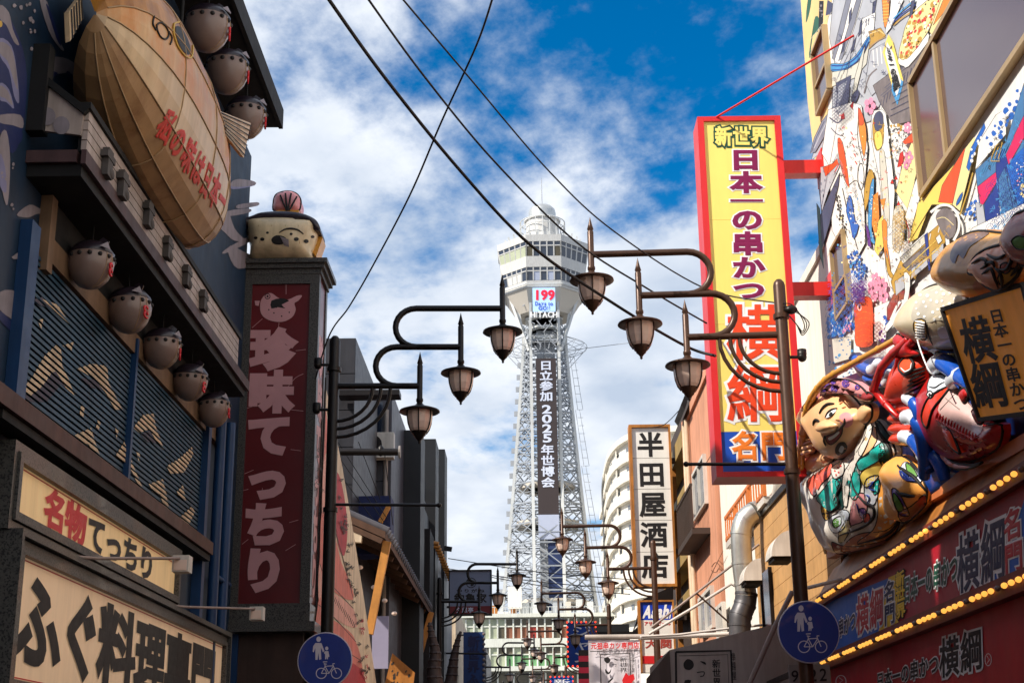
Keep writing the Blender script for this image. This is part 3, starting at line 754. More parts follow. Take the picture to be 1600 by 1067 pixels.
# ---- two framed name boards with granite mouldings
def framed_sign(nm, x, y0, y1, z0, z1, fw, panel, label, ridges=2):
    T = Thing(nm, (x, (y0 + y1) / 2, z0), label, 'sign')
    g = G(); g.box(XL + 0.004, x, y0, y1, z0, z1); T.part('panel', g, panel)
    for k in range(ridges):
        a, b = fw * k / ridges, fw * (k + 1) / ridges - 0.008; xx = x + 0.05 - 0.02 * k * (1 if k % 2 else -0.6)
        for (ya, yb, za, zb_) in ((y0 - b, y1 + b, z1 + a, z1 + b), (y0 - b, y1 + b, z0 - b, z0 - a), (y0 - b, y0 - a, z0 - a, z1 + a), (y1 + a, y1 + b, z0 - a, z1 + a)):
            g = G(); g.box(XL + 0.006, xx, ya, yb, za, zb_); T.part('frame_moulding', g, M('granite'))
    for zz in (z0 + 0.02, z1 - 0.02):
        g = G(); g.box(x + 0.0015, x + 0.004, y0 + 0.01, y1 - 0.01, zz - 0.004, zz + 0.004); T.part('pinstripe', g, M('sign_red'))
    return T
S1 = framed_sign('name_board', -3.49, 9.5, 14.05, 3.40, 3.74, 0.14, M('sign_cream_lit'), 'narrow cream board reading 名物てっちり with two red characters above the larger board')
x1 = -3.488
def sq(x, y0, y1, z0, z1): return [np.array([x, y0, z1]), np.array([x, y1, z1]), np.array([x, y1, z0]), np.array([x, y0, z0])]
def ycells0(x, pxs, py0, py1):
    ys = [onx(p, py0 + (py1 - py0) * i / (len(pxs) - 1), x)[1] for i, p in enumerate(pxs)]; return ys[0], ys[-1], [b - a for a, b in zip(ys[:-1], ys[1:])]
ya, yb, cl = ycells0(x1, [68, 101, 134], 800, 825); lettering(S1, '名物', sq(x1, ya, yb, 3.42, 3.71), M('sign_red'), 'h', 0.045, fill=0.98, cells=cl)
ya, yb, cl = ycells0(x1, [135, 163, 191, 216, 241], 840, 880); lettering(S1, 'てっちり', sq(x1, ya, yb, 3.42, 3.71), M('ink'), 'h', 0.045, fill=0.98, cells=cl)
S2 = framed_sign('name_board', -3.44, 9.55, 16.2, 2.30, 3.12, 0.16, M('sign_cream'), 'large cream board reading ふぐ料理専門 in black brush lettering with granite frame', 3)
def ycells(x, pxs, py0, py1):
    ys = [onx(p, py0 + (py1 - py0) * i / (len(pxs) - 1), x)[1] for i, p in enumerate(pxs)]; return ys[0], ys[-1], [b - a for a, b in zip(ys[:-1], ys[1:])]
ya, yb, cl = ycells(-3.438, [20, 96, 154, 212, 258, 298, 336], 960, 1050)
lettering(S2, 'ふぐ料理専門', sq(-3.438, ya, yb, 2.40, 3.05), M('ink'), 'h', 0.045, fill=0.98, cells=cl)
# spot lamps on arms over the boards
for nm, a, b, lb in [('sign_spotlight', (150, 872), (285, 872), 'small white spotlight on a long arm before the narrow cream board'), ('sign_spotlight', (295, 948), (402, 951), 'small white spotlight on a long arm beside the maroon pillar sign')]:
    p0 = onx(a[0], a[1], -3.30); d = -2.75 if a[0] > 200 else -2.95
    p1 = ony(b[0], b[1], p0[1] + 1.3); T = Thing(nm, p0, lb, 'spotlight')
    base = np.array([XL + 0.15, p0[1] - 0.1, p0[2]])
    g = G(); g.tube([base, p0, p1], 0.014, 6); T.part('arm', g, M('lamp_arm'))
    g = G(); g.box(p1[0] - 0.07, p1[0] + 0.07, p1[1] - 0.06, p1[1] + 0.08, p1[2] - 0.12, p1[2] + 0.02); T.part('lamp_head', g, M('white_metal'))
    g = G(); g.box(p1[0] - 0.055, p1[0] + 0.055, p1[1] - 0.068, p1[1] - 0.061, p1[2] - 0.11, p1[2] - 0.02); T.part('lens', g, M('lamp_glass'))
# ---- giant pufferfish lantern
fc = np.array([-3.202, 11.353, 7.176]); frx, fry, frz = 0.467, 1.897, 0.83
F_ = Thing('pufferfish_lantern', (fc[0], fc[1], fc[2] - frz), 'giant rusty cream and gold pufferfish lantern with red lettering hung on the blue wall', 'fish lantern')
NS, NA = 20, 12
def fish_sec(t):                       # t in -1..1 along the body
    return max(0.0004, (1 - abs(t) ** 2.7)) ** 0.5
def fish_pt(t, a, o=0.0):
    s = fish_sec(t); ca, sa = math.cos(a), math.sin(a); k = 1.0 / ((abs(ca) ** 2.3 + abs(sa) ** 2.3) ** (1 / 2.3))
    return fc + np.array([ca * k * (frx * s + o), t * fry, sa * k * (frz * s + o)])
# horizontal bands between seams, each its own shell
bands = [-math.pi / 2 - 0.9, -math.pi / 2, -1.08, -0.62, -0.12, 0.38, 0.9, 1.45, 2.2]
bm_ = ['fish_belly_shade', 'fish_belly_shade', 'fish_belly_shade', 'fish_cream', 'fish_mix', 'fish_gold', 'fish_gold', 'fish_gold']
for i in range(len(bands) - 1):
    g = G(); a0, a1 = bands[i], bands[i + 1]; vs = []; sub = 2
    for k in range(NS + 1):
        t = math.sin(math.pi / 2 * (-1 + 2 * k / NS))
        for j in range(sub + 1): vs.append(fish_pt(t, a0 + (a1 - a0) * j / sub))
    w = sub + 1; g.add(vs, [(k * w + j, (k + 1) * w + j, (k + 1) * w + j + 1, k * w + j + 1) for k in range(NS) for j in range(sub)], False)
    F_.part('body_band', g, M(bm_[i]))
    g = G(); g.tube([fish_pt(math.sin(math.pi / 2 * (-1 + 2 * k / NS)), a1, 0.004) for k in range(1, NS)], 0.007, 5); F_.part('seam', g, M('fish_seam'))
for t in (-0.45, 0.12, 0.55, 0.82):
    g = G(); g.tube([fish_pt(t, bands[0] + (bands[-1] - bands[0]) * j / 24, 0.003) for j in range(25)], 0.006, 5); F_.part('rib_seam', g, M('fish_seam'))
fb = G()
for i in range(len(bands) - 1):
    a0, a1 = bands[i], bands[i + 1]; vs = []; sub = 2
    for k in range(NS + 1):
        t = math.sin(math.pi / 2 * (-1 + 2 * k / NS))
        for j in range(sub + 1): vs.append(fish_pt(t, a0 + (a1 - a0) * j / sub))
    w = sub + 1; fb.add(vs, [(k * w + j, (k + 1) * w + j, (k + 1) * w + j + 1, k * w + j + 1) for k in range(NS) for j in range(sub)])
FBV = bvh_of(fb)
g = G(); body_patch(g, FBV, [(274, 42), (284, 46), (294, 66), (297, 82), (292, 86), (282, 76), (275, 58)], M('ink'), 0.006); eye = F_.part('eye', g)
g = G(); body_line(g, FBV, [(271, 38), (282, 36), (294, 52), (300, 72), (298, 90), (288, 88), (276, 72), (270, 52), (271, 38)], 0.008, M('gold_line'), 0.008, 4); F_.part('eye_rim', g, None, eye)
g = G(); body_line(g, FBV, [(244, 40), (250, 36), (258, 42), (263, 54), (258, 62), (250, 58), (245, 48), (244, 40)], 0.008, M('ink'), 0.006, 4); F_.part('nostril', g)
for pts in ([(240, 26), (238, 38), (243, 48)], [(263, 50), (268, 60), (265, 70)]):
    g = G(); body_line(g, FBV, pts, 0.008, M('ink'), 0.006, 4); F_.part('mouth_line', g)
# lettering wraps the flank
gl = G(); TQ = [np.array(p, float) for p in ((266, 164), (358, 290), (346, 346), (238, 206))]
cl_ = [1.25, 1.15, 1.1, 1.0, .9, .85, .7]; tot = sum(cl_); pos = 0
for i, ch in enumerate('私の味は日本一'):
    v, f = glyph(ch, 0.045); pts = []; a, b = pos / tot, (pos + cl_[i]) / tot; pos += cl_[i]
    for p in v:
        q2 = bil(TQ, a + (b - a) * (0.04 + 0.92 * p[0]), 1 - (p[1] + 0.1)); h = hit(FBV, q2[0], q2[1], 0.004 + (p[2] + 0.045) * 0.06)
        pts.append(h if h is not None else np.array([np.nan] * 3))
    ok = [not np.isnan(p[0]) for p in pts]; mp_ = {}; out_ = []
    for j, p in enumerate(pts):
        if ok[j]: mp_[j] = len(out_); out_.append(p)
    gl.use(M('fish_red')).add(out_, [tuple(mp_[j] for j in ff) for ff in f if all(ok[j] for j in ff)])
F_.part('lettering', gl)
def fin(base, span, tip, n, m, nm):
    g = G(); a, b = np.asarray(base[0], float), np.asarray(base[1], float); pts = [a, b] + [np.asarray(p, float) for p in tip]
    nn = _n(np.cross(pts[1] - pts[0], pts[2] - pts[0])) * 0.02; g.use(m).prism([p - nn for p in pts], nn * 2)
    for k in range(n):
        u = (k + 0.5) / n; s_ = lerp(a, b, u); e_ = lerp(tip[-1], tip[0], u) if len(tip) == 2 else lerp(tip[-1], tip[0], u); g.use(M('ink')).tube([s_ + nn * 1.5, e_ + nn * 1.5], 0.006, 4); g.tube([s_ - nn * 1.5, e_ - nn * 1.5], 0.006, 4)
    return F_.part(nm, g)
q = lambda px, py, x: onx(px, py, x)
fin([q(338, 172, -2.80), q(346, 206, -2.80)], None, [q(378, 246, -2.72), q(389, 192, -2.72)], 7, M('fish_cream'), 'pectoral_fin')
fin([q(124, -6, -3.35), q(104, 20, -3.35)], None, [q(106, 66, -3.30), q(126, 30, -3.30)], 5, M('fish_cream'), 'side_fin')
g = G(); g.tube([fc + np.array([-0.1, -0.9, frz - 0.1]), (fc[0] - 0.1, fc[1] - 0.9, 9.5)], 0.02, 6); F_.part('hanger', g, M('soffit'))
g = G(); g.tube([fc + np.array([-0.1, 0.9, frz - 0.1]), (fc[0] - 0.1, fc[1] + 0.9, 9.5)], 0.02, 6); F_.part('hanger', g, M('soffit'))
# ---- small pufferfish lanterns
def make_lantern(loc, label, group):
    T = Thing('small_fish_lantern', loc, label, 'fish lantern', group); r = 0.182
    g = G(); prof = [(0.0, -1.0), (0.22, -0.97), (0.5, -0.86), (0.78, -0.58), (0.95, -0.22), (1.0, 0.05), (0.95, 0.34)]
    g.lathe([(a * r, b * r * 1.12) for a, b in prof], (0, 0, 0), 18); T.part('body', g, M('lantern_body'), local=True)
    g = G(); g.lathe([(0.955 * r, 0.33 * r * 1.12), (0.98 * r, 0.42 * r * 1.12), (0.72 * r, 0.8 * r), (0.4 * r, 0.98 * r), (0.0, 1.02 * r)], (0, 0, 0), 18); T.part('back', g, M('lantern_back'), local=True)
    g = G()
    for k in range(14):
        t = 2 * math.pi * k / 14; c = np.array([math.cos(t) * 0.972, math.sin(t) * 0.972, 0.20]) * r; g.ell(c, (0.02, 0.02, 0.02), 6, 4)
    T.part('spots', g, M('ink'), local=True, kind='stuff')
    g = G()
    for t in (-0.55, -0.2):
        g.tube([(math.cos(t) * a * r * 1.004, math.sin(t) * a * r * 1.004, b * r * 1.12) for a, b in prof[1:]], 0.003, 4)
    T.part('seam', g, M('fish_seam'), local=True)
    # red mouth facing the street and the camera
    g = G(); c = np.array([math.cos(-0.1) * 0.90, math.sin(-0.1) * 0.90, -0.38]) * r
    for k in range(2):
        g.tube([c + np.array([0.012, -0.03 + 0.03 * math.cos(u) , 0.03 + -0.05 * k + 0.026 * math.sin(u)]) for u in np.linspace(0.3, 5.6, 9)], 0.010, 5)
    T.part('mouth', g, M('lantern_red'), local=True)
    # dorsal fin and side fins
    g = G(); g.prism([(0.0, 0, 0.9 * r), (0.08, 0, 1.25 * r), (0.13, 0, 1.05 * r), (0.11, 0, 0.8 * r)], (0, 0.012, 0)); T.part('dorsal_fin', g, M('lantern_back'), local=True)
    g = G(); g.add([(0.60 * r, -0.86 * r, 0.52 * r), (0.98 * r, -0.62 * r, 0.40 * r), (0.80 * r, -0.52 * r, 0.80 * r)], [(0, 1, 2)]); g.add([(0.62 * r, -0.90 * r, 0.52 * r), (1.0 * r, -0.64 * r, 0.42 * r), (0.82 * r, -0.54 * r, 0.82 * r)], [(0, 1, 2)]); T.part('eye_patch', g, M('foam'), local=True)
    g = G(); g.tube([(0, 0, r), (0, 0, r * 2.0)], 0.006, 6); T.part('hanger', g, M('soffit'), local=True)
    return T.o
lan = None
ORD = ['nearest the maroon pillar','second from the maroon pillar','third from the maroon pillar','fourth from the maroon pillar','fifth from the maroon pillar']
for i, (px, py) in enumerate([(142, 412), (202, 484), (252, 548), (297, 597), (334, 640)]):
    p = onx(px, py, -3.385); p[2] = 5.515; lb = 'small pink pufferfish lantern under the canopy, ' + ORD[4 - i]
    if lan is None: lan = make_lantern(p, lb, 'small lanterns under the canopy')
    else: copy_thing(lan, 'small_fish_lantern', p.tolist(), lb, scale=(random.uniform(.96, 1.05),) * 3).rotation_euler = (random.uniform(-.12, .12), random.uniform(-.1, .1), random.uniform(-.25, .25))
for i, (px, py) in enumerate([(324, 44), (355, 112), (384, 184)]):
    p = onx(px, py, -3.15); o = copy_thing(lan, 'small_fish_lantern', p.tolist(), 'small pink pufferfish lantern under the top eave, ' + ORD[2 - i], scale=(1.28,) * 3, rz=0.2); o['group'] = 'small lanterns under the top eave'
# ================================================================== the maroon pillar sign
PS = Thing('pillar_sign', (-3.14, 17.6, 3.4), 'tall maroon box sign in granite frame reading 珍味てっちり in pale pink', 'sign')
y0, y1, xa, xb = 17.3, 17.98, -3.60, -2.66
g = G(); g.box(xa, xb, y0, y1, 3.72, 7.93); PS.part('case', g, M('sign_maroon'))
for (a, b) in ((xa - 0.02, xa + 0.09), (xb - 0.10, xb + 0.02)):
    g = G(); g.box(a, b, y0 - 0.03, y0 + 0.09, 3.72, 7.93); PS.part('frame_post', g, M('granite'))
g = G(); g.box(xb + 0.001, xb + 0.022, y1 - 0.1, y1 + 0.02, 3.72, 7.93); PS.part('frame_post', g, M('granite'))
g = G(); g.box(xa + 0.091, xb - 0.101, y0 - 0.03, y0 + 0.05, 7.80, 7.93); PS.part('frame_rail', g, M('granite'))
g = G(); g.box(xa - 0.03, xb + 0.03, y0 - 0.05, y1 + 0.03, 3.50, 3.715); PS.part('frame_rail', g, M('granite'))
g = G(); g.box(xa - 0.10, xb + 0.10, y0 - 0.10, y1 + 0.06, 3.38, 3.495); PS.part('plinth', g, M('granite'))
for k, (o, za, zb_) in enumerate(((0.04, 7.93, 8.0), (0.08, 8.001, 8.06), (0.12, 8.061, 8.12))):
    g = G(); g.box(xa - o, xb + o, y0 - o, y1 + o, za, zb_); PS.part('cornice', g, M('granite'))
PF = WY(y0 - 0.002)
def cell(a, b, c, d): return pq(PF, a, b, c, d)
lettering(PS, '珍味てっちり', pq(PF, (392, 512), (463, 512), (447, 926), (374, 926)), M('pink_letter'), 'v', 0.065, fill=0.93, eps=0.003)
g = G(); g.use(M('sign_maroon')).box(xb + 0.002, xb + 0.006, y0 + 0.1, y1 - 0.11, 3.75, 7.9)
PS.part('side_panel', g)
gq = [np.array([xb + 0.007, y0 + 0.12, 7.2]), np.array([xb + 0.007, y1 - 0.13, 7.2]), np.array([xb + 0.007, y1 - 0.13, 3.8]), np.array([xb + 0.007, y0 + 0.12, 3.8])]
lettering(PS, '珍味てっちり', gq, M('pink_letter'), 'v', 0.065, eps=0.002)
P = Paint(PF, 0.004)
for pts in ([(447, 438), (447, 460)], [(394, 512), (410, 498)], [(462, 548), (478, 546)], [(436, 504), (434, 520)], [(450, 604), (462, 590), (474, 584)], [(438, 652), (440, 664)], [(455, 640), (474, 642)], [(380, 640), (396, 634)], [(454, 702), (470, 704)], [(382, 740), (396, 734)], [(410, 762), (409, 776)], [(452, 816), (466, 812)], [(378, 850), (388, 842)], [(446, 860), (462, 850)], [(420, 840), (420, 852)], [(372, 768), (388, 764)]): P.line(M('pink_letter'), pts, 0.7, 3)
# small painted pufferfish emblem
P.shape(M('pink_letter'), [(407, 472), (414, 461), (424, 458), (436, 466), (450, 468), (464, 462), (472, 462), (466, 470), (460, 474), (462, 484), (456, 496), (440, 503), (420, 500), (408, 490)], 3)
P.shape(M('ink'), [(424, 470), (440, 466), (452, 470), (440, 476), (446, 482), (434, 480), (424, 482)], 2)
P.ring(M('ink'), (418, 463), 4, 1.2); P.dot(M('ink'), (418, 463), 1.8)
P.shape(M('pink_letter'), [(398, 470), (406, 470), (404, 478), (399, 477)], 0)
for c in ((420, 484), (428, 489), (440, 494), (452, 488), (432, 480)): P.dot(M('ink'), c, 1.2)
P.done(PS, 'fish_emblem', None, 'stuff')
# roof-top fish figure with a shell crown (stands on the pillar)
FT = Thing('fish_figure', (-3.13, 17.65, 8.12), 'plump pufferfish figure with shell crown perched on top of the maroon pillar', 'fish figure')
PT = WY(17.3)
back = np.array([0, 0.55, 0])
def slab(pts, m, y, th, nm, sm=3):
    pl = WY(y); p = smooth_closed([(a, b, 0) for a, b in pts], sm); g = G(); g.prism([pl(q_[0], q_[1]) for q_ in p], (0, th, 0)); return FT.part(nm, g, m)
g = G(); puff(g, PT, [(398, 407), (391, 385), (385, 362), (384, 350), (396, 344), (440, 342), (480, 345), (496, 352), (494, 372), (486, 392), (480, 407)], 0.30, M('fish_tan'), 0.0, back=0.5, sm=3, radius=0.26); FT.part('body', g); PBV = bvh_of(g)
g = G(); g.prism([WY(17.35)(*p) for p in ((384, 340), (376, 337), (377, 352), (384, 366), (389, 352))], (0, 0.06, 0)); FT.part('side_fin', g, M('fish_gold'))
g = G(); g.prism([WY(17.4)(*p) for p in ((486, 392), (500, 356), (504, 372), (494, 400))], (0, 0.3, 0)); FT.part('tail_fin', g, M('bamboo'))
g = G(); a_, b_2 = WY(17.3)(430, 334), WY(17.3)(466, 326); g.box(a_[0], b_2[0], 17.35, 17.75, a_[2], b_2[2]); FT.part('crown_base', g, M('bamboo'))
g = G(); puff(g, PT, [(377, 337), (384, 339), (392, 338), (408, 332), (440, 330), (470, 333), (490, 341), (498, 350), (500, 360), (490, 358), (478, 348), (440, 346), (404, 347), (390, 352), (382, 362), (377, 350)], 0.07, M('lantern_back'), 0.12, back=0.45, sm=3); FT.part('back', g)
g = G(); puff(g, PT, [(430, 331), (427, 318), (430, 306), (438, 301), (450, 299), (462, 302), (469, 310), (470, 320), (464, 331)], 0.10, M('band_pink'), -0.15, back=0.25, sm=3, outline=M('ink'), ow=0.012); cr_ = FT.part('shell_crown', g)
PC = WY(17.3 - 0.02)
g = G(); 
for a, b in [((448, 329), (438, 305)), ((449, 329), (446, 302)), ((450, 329), (455, 302)), ((452, 329), (464, 307))]: g.tube([WY(17.33)(*a), WY(17.33)(*b)], 0.012, 5)
FT.part('shell_rib', g, M('ink'), cr_)
g = G(); body_patch(g, PBV, [(424, 374), (432, 368), (444, 370), (448, 376), (440, 382), (428, 381)], M('ink'), 0.006)
for c, r in [((400, 372), 3), ((410, 374), 3.5), ((463, 374), 4), ((478, 377), 4), ((488, 370), 3), ((418, 364), 2.4), ((455, 366), 2.4)]: body_patch(g, PBV, [(c[0] + r * math.cos(t), c[1] + .8 * r * math.sin(t)) for t in np.linspace(0, 5.5, 8)], M('ink'), 0.006, 0)
body_line(g, PBV, [(436, 364), (448, 358), (464, 359), (474, 366)], 0.014, M('ink_soft'), 0.004, 4, True)
body_patch(g, PBV, [(438, 370), (451, 374), (452, 386), (444, 383)], M('foam'), 0.010, 0)
for x in (404, 424, 446, 466): body_line(g, PBV, [(x, 352), (x + 2, 380), (x + 3, 404)], 0.004, M('fish_seam'), 0.002)
FT.part('face_marks', g, kind='stuff')
# brown porch wall under the pillar
PB = Thing('porch_block', (-3.1, 17.7, 0), 'plain dark umber wall block under the maroon pillar sign', 'wall')
g = G(); g.box(-3.55, -2.72, 17.4, 18.0, 0.0, 3.38); PB.part('wall', g, M('umber_wall'))
g = G(); g.box(-3.58, -3.5, 17.36, 17.44, 0.0, 3.37); PB.part('corner_trim', g, M('blue_steel'))
# ================================================================== right: skewer restaurant with the big mural
XR = 3.6
PRW = WX(XR, -1)
RB = Thing('mural_building', (XR, 8, 0), 'tall restaurant building covered in a colourful painted mural with brown framed windows', 'building')
g = G(); g.box(XR, 12, -9, 16.0, 0, 13.5); RB.part('wall', g, M('mural_white'))
W_ = M('mural_white'); m_ = M
# --- base fields
P = Paint(PRW)
for m, pts, sm in [
    ('mural_cream', [(1251, 0), (1300, 0), (1292, 40), (1298, 100), (1292, 190), (1300, 230), (1274, 260), (1262, 160)], 0),
    ('mural_green', [(1262, 0), (1268, 0), (1264, 24), (1259, 36)], 2), ('mural_green', [(1274, 26), (1280, 30), (1278, 50), (1270, 56), (1266, 90), (1264, 84), (1270, 44)], 2),
    ('mural_green', [(1274, 92), (1277, 96), (1276, 118), (1270, 130), (1270, 118)], 2), ('ink', [(1280, 2), (1287, 2), (1286, 36), (1281, 52), (1279, 44)], 0),
    ('mural_slate', [(1293, 0), (1301, 6), (1299, 22), (1290, 25)], 0),
    ]: P.shape(M(m), pts, sm)
P.dabs(M('foam'), [(1280, 4), (1287, 4), (1285, 40), (1281, 46)], 7, 0.9, 1.6)
for py in (60, 150, 236, 320, 400): P.line(M('mural_shade'), [(1262 + py * 0.075, py + 2), (1330, py - 80)], 0.5)
P.done(RB, 'pine_painting', None, 'stuff')
# --- castle with grey tiled roofs and a stone wall
P = Paint(PRW, 0.005); P.ol = M('ink_soft'); P.olw = 0.7
pale, gry, sl, st, dk = M('mural_palegrey'), M('mural_grey'), M('mural_slate'), M('mural_stone'), M('mural_blue')
P.shape(pale, [(1302, 0), (1420, 0), (1428, 30), (1400, 120), (1360, 190), (1330, 200), (1300, 190), (1282, 240), (1268, 250), (1276, 220), (1300, 170), (1304, 100), (1296, 60)], 0)
P.shape(W_, [(1330, 0), (1348, 0), (1336, 40), (1322, 80), (1312, 100), (1304, 96), (1312, 50)], 0)
for q_ in ([(1322, 0), (1330, 0), (1318, 50), (1304, 94), (1300, 92), (1308, 56)], [(1338, 0), (1346, 0), (1336, 36), (1316, 92), (1310, 96), (1320, 60)]): P.shape(gry, q_, 0)
for q_ in ([(1327, 20), (1331, 12), (1330, 30), (1326, 38)], [(1344, 36), (1348, 28), (1346, 52), (1341, 58)], [(1364, 4), (1370, 0), (1366, 26), (1362, 34)], [(1318, 64), (1322, 58), (1318, 80), (1314, 84)], [(1333, 66), (1338, 58), (1334, 78), (1329, 84)]): P.shape(sl, q_, 0)
P.shape(W_, [(1347, 30), (1368, 20), (1364, 60), (1346, 80)], 0)
P.line(sl, [(1352, 36), (1354, 30), (1353, 42)], 1.2); P.line(sl, [(1356, 34), (1358, 29), (1357, 40)], 1.2)
# sweeping eaves
P.shape(M('mural_sky'), [(1299, 100), (1318, 100), (1338, 86), (1356, 58), (1358, 66), (1344, 92), (1324, 108), (1300, 112)], 3)
P.line(M('mural_deep'), [(1299, 103), (1320, 102), (1340, 88), (1357, 60)], 2.0, 4); P.line(M('mural_deep'), [(1299, 110), (1322, 107), (1343, 92), (1357, 66)], 1.4, 4)
P.shape(M('mural_shade'), [(1300, 113), (1324, 109), (1346, 94), (1358, 70), (1354, 100), (1336, 122), (1300, 136)], 0)
P.shape(M('mural_ochre'), [(1357, 50), (1376, 44), (1384, 56), (1370, 66), (1357, 78), (1360, 62)], 0)
P.line(M('mural_cream'), [(1358, 54), (1374, 48), (1382, 54)], 1.4); P.line(M('fish_seam'), [(1358, 74), (1372, 64), (1384, 58)], 1.8)
P.shape(M('mural_palegrey'), [(1360, 80), (1384, 66), (1392, 100), (1384, 130), (1362, 150), (1352, 130)], 0)
for k in range(4): P.line(W_, [(1364 + 6 * k, 78 - 2 * k), (1366 + 6 * k, 106 - 3 * k)], 1.6)
P.line(st, [(1350, 146), (1358, 120), (1370, 108)], 2.2, 3)
P.shape(M('mural_shade'), [(1344, 92), (1352, 70), (1346, 110), (1336, 150), (1330, 158), (1336, 120)], 0)
P.shape(sl, [(1306, 130), (1330, 118), (1326, 140), (1310, 176), (1302, 190), (1308, 150)], 0); P.shape(pale, [(1309, 136), (1324, 126), (1318, 148), (1308, 170)], 0)
P.shape(sl, [(1322, 140), (1328, 136), (1326, 160), (1312, 190), (1306, 192), (1316, 164)], 0)
P.shape(gry, [(1284, 190), (1302, 166), (1296, 200), (1274, 238), (1266, 240), (1272, 216)], 0)
P.line(sl, [(1288, 190), (1276, 214), (1268, 238)], 1.2); P.line(pale, [(1294, 186), (1284, 206), (1272, 232)], 1.4)
P.shape(sl, [(1330, 152), (1340, 140), (1342, 150), (1334, 164)], 2)
# white gable band + tall orange finial + upper roof
P.shape(M('mural_orange'), [(1378, 0), (1390, 0), (1388, 40), (1382, 44), (1380, 30)], 0)
for k in range(7): P.line(M('mural_yellow'), [(1379, 4 + 5 * k), (1389, 3 + 5 * k)], 0.8)
P.shape(W_, [(1392, 0), (1412, 0), (1392, 44), (1384, 54), (1384, 44), (1390, 24)], 0)
for k, c in enumerate((M('mural_sky'), M('mural_deep'), M('mural_ochre'))): P.line(c, [(1396, 30 + 5 * k), (1410, 16 + 6 * k), (1430, 0 + 8 * k)], 2.0, 3)
P.shape(sl, [(1424, 2), (1430, 0), (1424, 30), (1420, 36)], 0)
# stone wall
P.shape(st, [(1364, 134), (1386, 118), (1400, 108), (1414, 104), (1440, 70), (1450, 64), (1450, 92), (1424, 136), (1422, 190), (1396, 196), (1384, 176), (1374, 160)], 0)
for k in range(9): P.line(M('mural_slate'), [(1376 + 3 * k, 150 - 6 * k + 8 * (k % 2)), (1400 + 5 * k, 130 - 8 * k + 8 * (k % 2))], 0.9)
for k in range(14): x = 1374 + 5.2 * k; y = 160 - 5.5 * k; P.line(M('mural_slate'), [(x, y + 12), (x + 3, y - 4)], 0.8)
for k in range(5): P.line(M('mural_slate'), [(1390 + 2 * k, 182 - 10 * k), (1424, 166 - 10 * k)], 0.8)
P.shape(W_, [(1404, 90), (1414, 92), (1444, 60), (1450, 52), (1450, 66), (1420, 104), (1412, 104), (1404, 100)], 2)
# crowd of gold and red figures behind the wall
cp = [(1420, 30), (1450, 0), (1470, 0), (1450, 50), (1420, 90), (1404, 90), (1410, 60)]
P.shape(M('mural_pale'), cp, 2)
P.dabs(M('mural_ochre'), cp, 26, 2, 4.0, 1.4, 1, 0.5); P.dabs(M('mural_red'), cp, 16, 1.2, 2.6, 1.6, 1, 0.5); P.dabs(M('ink_soft'), cp, 26, 0.6, 1.3, 1.6, 1, 0.6); P.dabs(W_, cp, 14, 1.2, 2.2, 1.6, 1, 0.5); P.dabs(M('mural_vermil'), cp, 8, 1.2, 2.2, 2.0, 1, 0.5)
P.shape(M('mural_pale'), [(1470, 0), (1510, 0), (1480, 40), (1462, 62), (1452, 50)], 0); P.shape(M('mural_orange'), [(1474, 0), (1490, 0), (1470, 26), (1458, 40)], 0); P.shape(M('mural_red'), [(1497, 0), (1506, 0), (1488, 22), (1482, 24)], 0)
P.scribble(M('mural_slate'), [(1302, 0), (1420, 0), (1400, 110), (1340, 160), (1302, 180)], 34, 5, 0.7)
for k in range(10): P.line(M('mural_slate'), [(1306 + 4 * k, 130 - 9 * k), (1312 + 4.4 * k, 112 - 9 * k)], 0.6)
P.done(RB, 'castle_painting', None, 'stuff')
# --- arrow shaped name board painted on the wall
P = Paint(PRW, 0.017)
P.shape(M('mural_yellow'), [(1388, 54), (1395, 66), (1412, 128), (1402, 165), (1379, 82)], 0)
P.shape(M('mural_sky'), [(1395, 115), (1412, 128), (1402, 165), (1393, 142)], 0)
P.shape(W_, [(1386, 66), (1396, 84), (1408, 128), (1401, 152), (1383, 84)], 0)
P.done(RB, 'arrow_board')
lettering(RB, '日本一の横綱', pq(PRW, (1385, 72), (1391, 78), (1407, 134), (1397, 144), 0.020), M('ink'), 'v', 0.04, fill=0.98)
# --- dancers, flags, flowers, waves, big bottle
P = Paint(PRW, 0.018); P.ol = M('ink_soft'); P.olw = 0.7
vm, og, yl, pl_ = M('mural_vermil'), M('mural_orange'), M('mural_yellow'), M('mural_pale')
P.shape(W_, [(1294, 172), (1330, 160), (1346, 165), (1356, 230), (1350, 300), (1352, 380), (1330, 420), (1300, 360), (1296, 260), (1284, 240)], 0)
for q_ in ([(1328, 166), (1334, 158), (1332, 172)], [(1314, 182), (1319, 176), (1320, 186), (1314, 188)]): P.shape(M('mural_red'), q_, 0)
P.line(sl, [(1296, 184), (1304, 190), (1310, 192), (1316, 186)], 2.0, 3); P.line(sl, [(1298, 200), (1308, 210), (1316, 212), (1318, 208)], 1.4, 3); P.line(M('ink'), [(1344, 168), (1340, 200), (1342, 230), (1350, 258)], 1.0, 3)
P.shape(og, [(1341, 170), (1350, 186), (1354, 215), (1350, 246), (1346, 228), (1342, 204)], 2); P.shape(vm, [(1341, 168), (1348, 180), (1350, 192), (1343, 196)], 2)
P.shape(vm, [(1309, 216), (1316, 222), (1322, 252), (1326, 284), (1326, 294), (1316, 270), (1310, 240)], 2)
for x, y in ((1329, 206), (1331, 214), (1332, 226), (1334, 240), (1336, 252)): P.line(M('mural_red'), [(x, y), (x + 3, y + 5)], 1.6)
P.ring(M('ink_soft'), (1345, 276), 5, 1.0, 14, 4.2); P.line(M('ink_soft'), [(1326, 290), (1338, 282), (1346, 300), (1352, 330)], 1.0, 3)
P.shape(M('mural_ochre'), [(1350, 300), (1358, 264), (1366, 276), (1360, 300), (1352, 330)], 2)
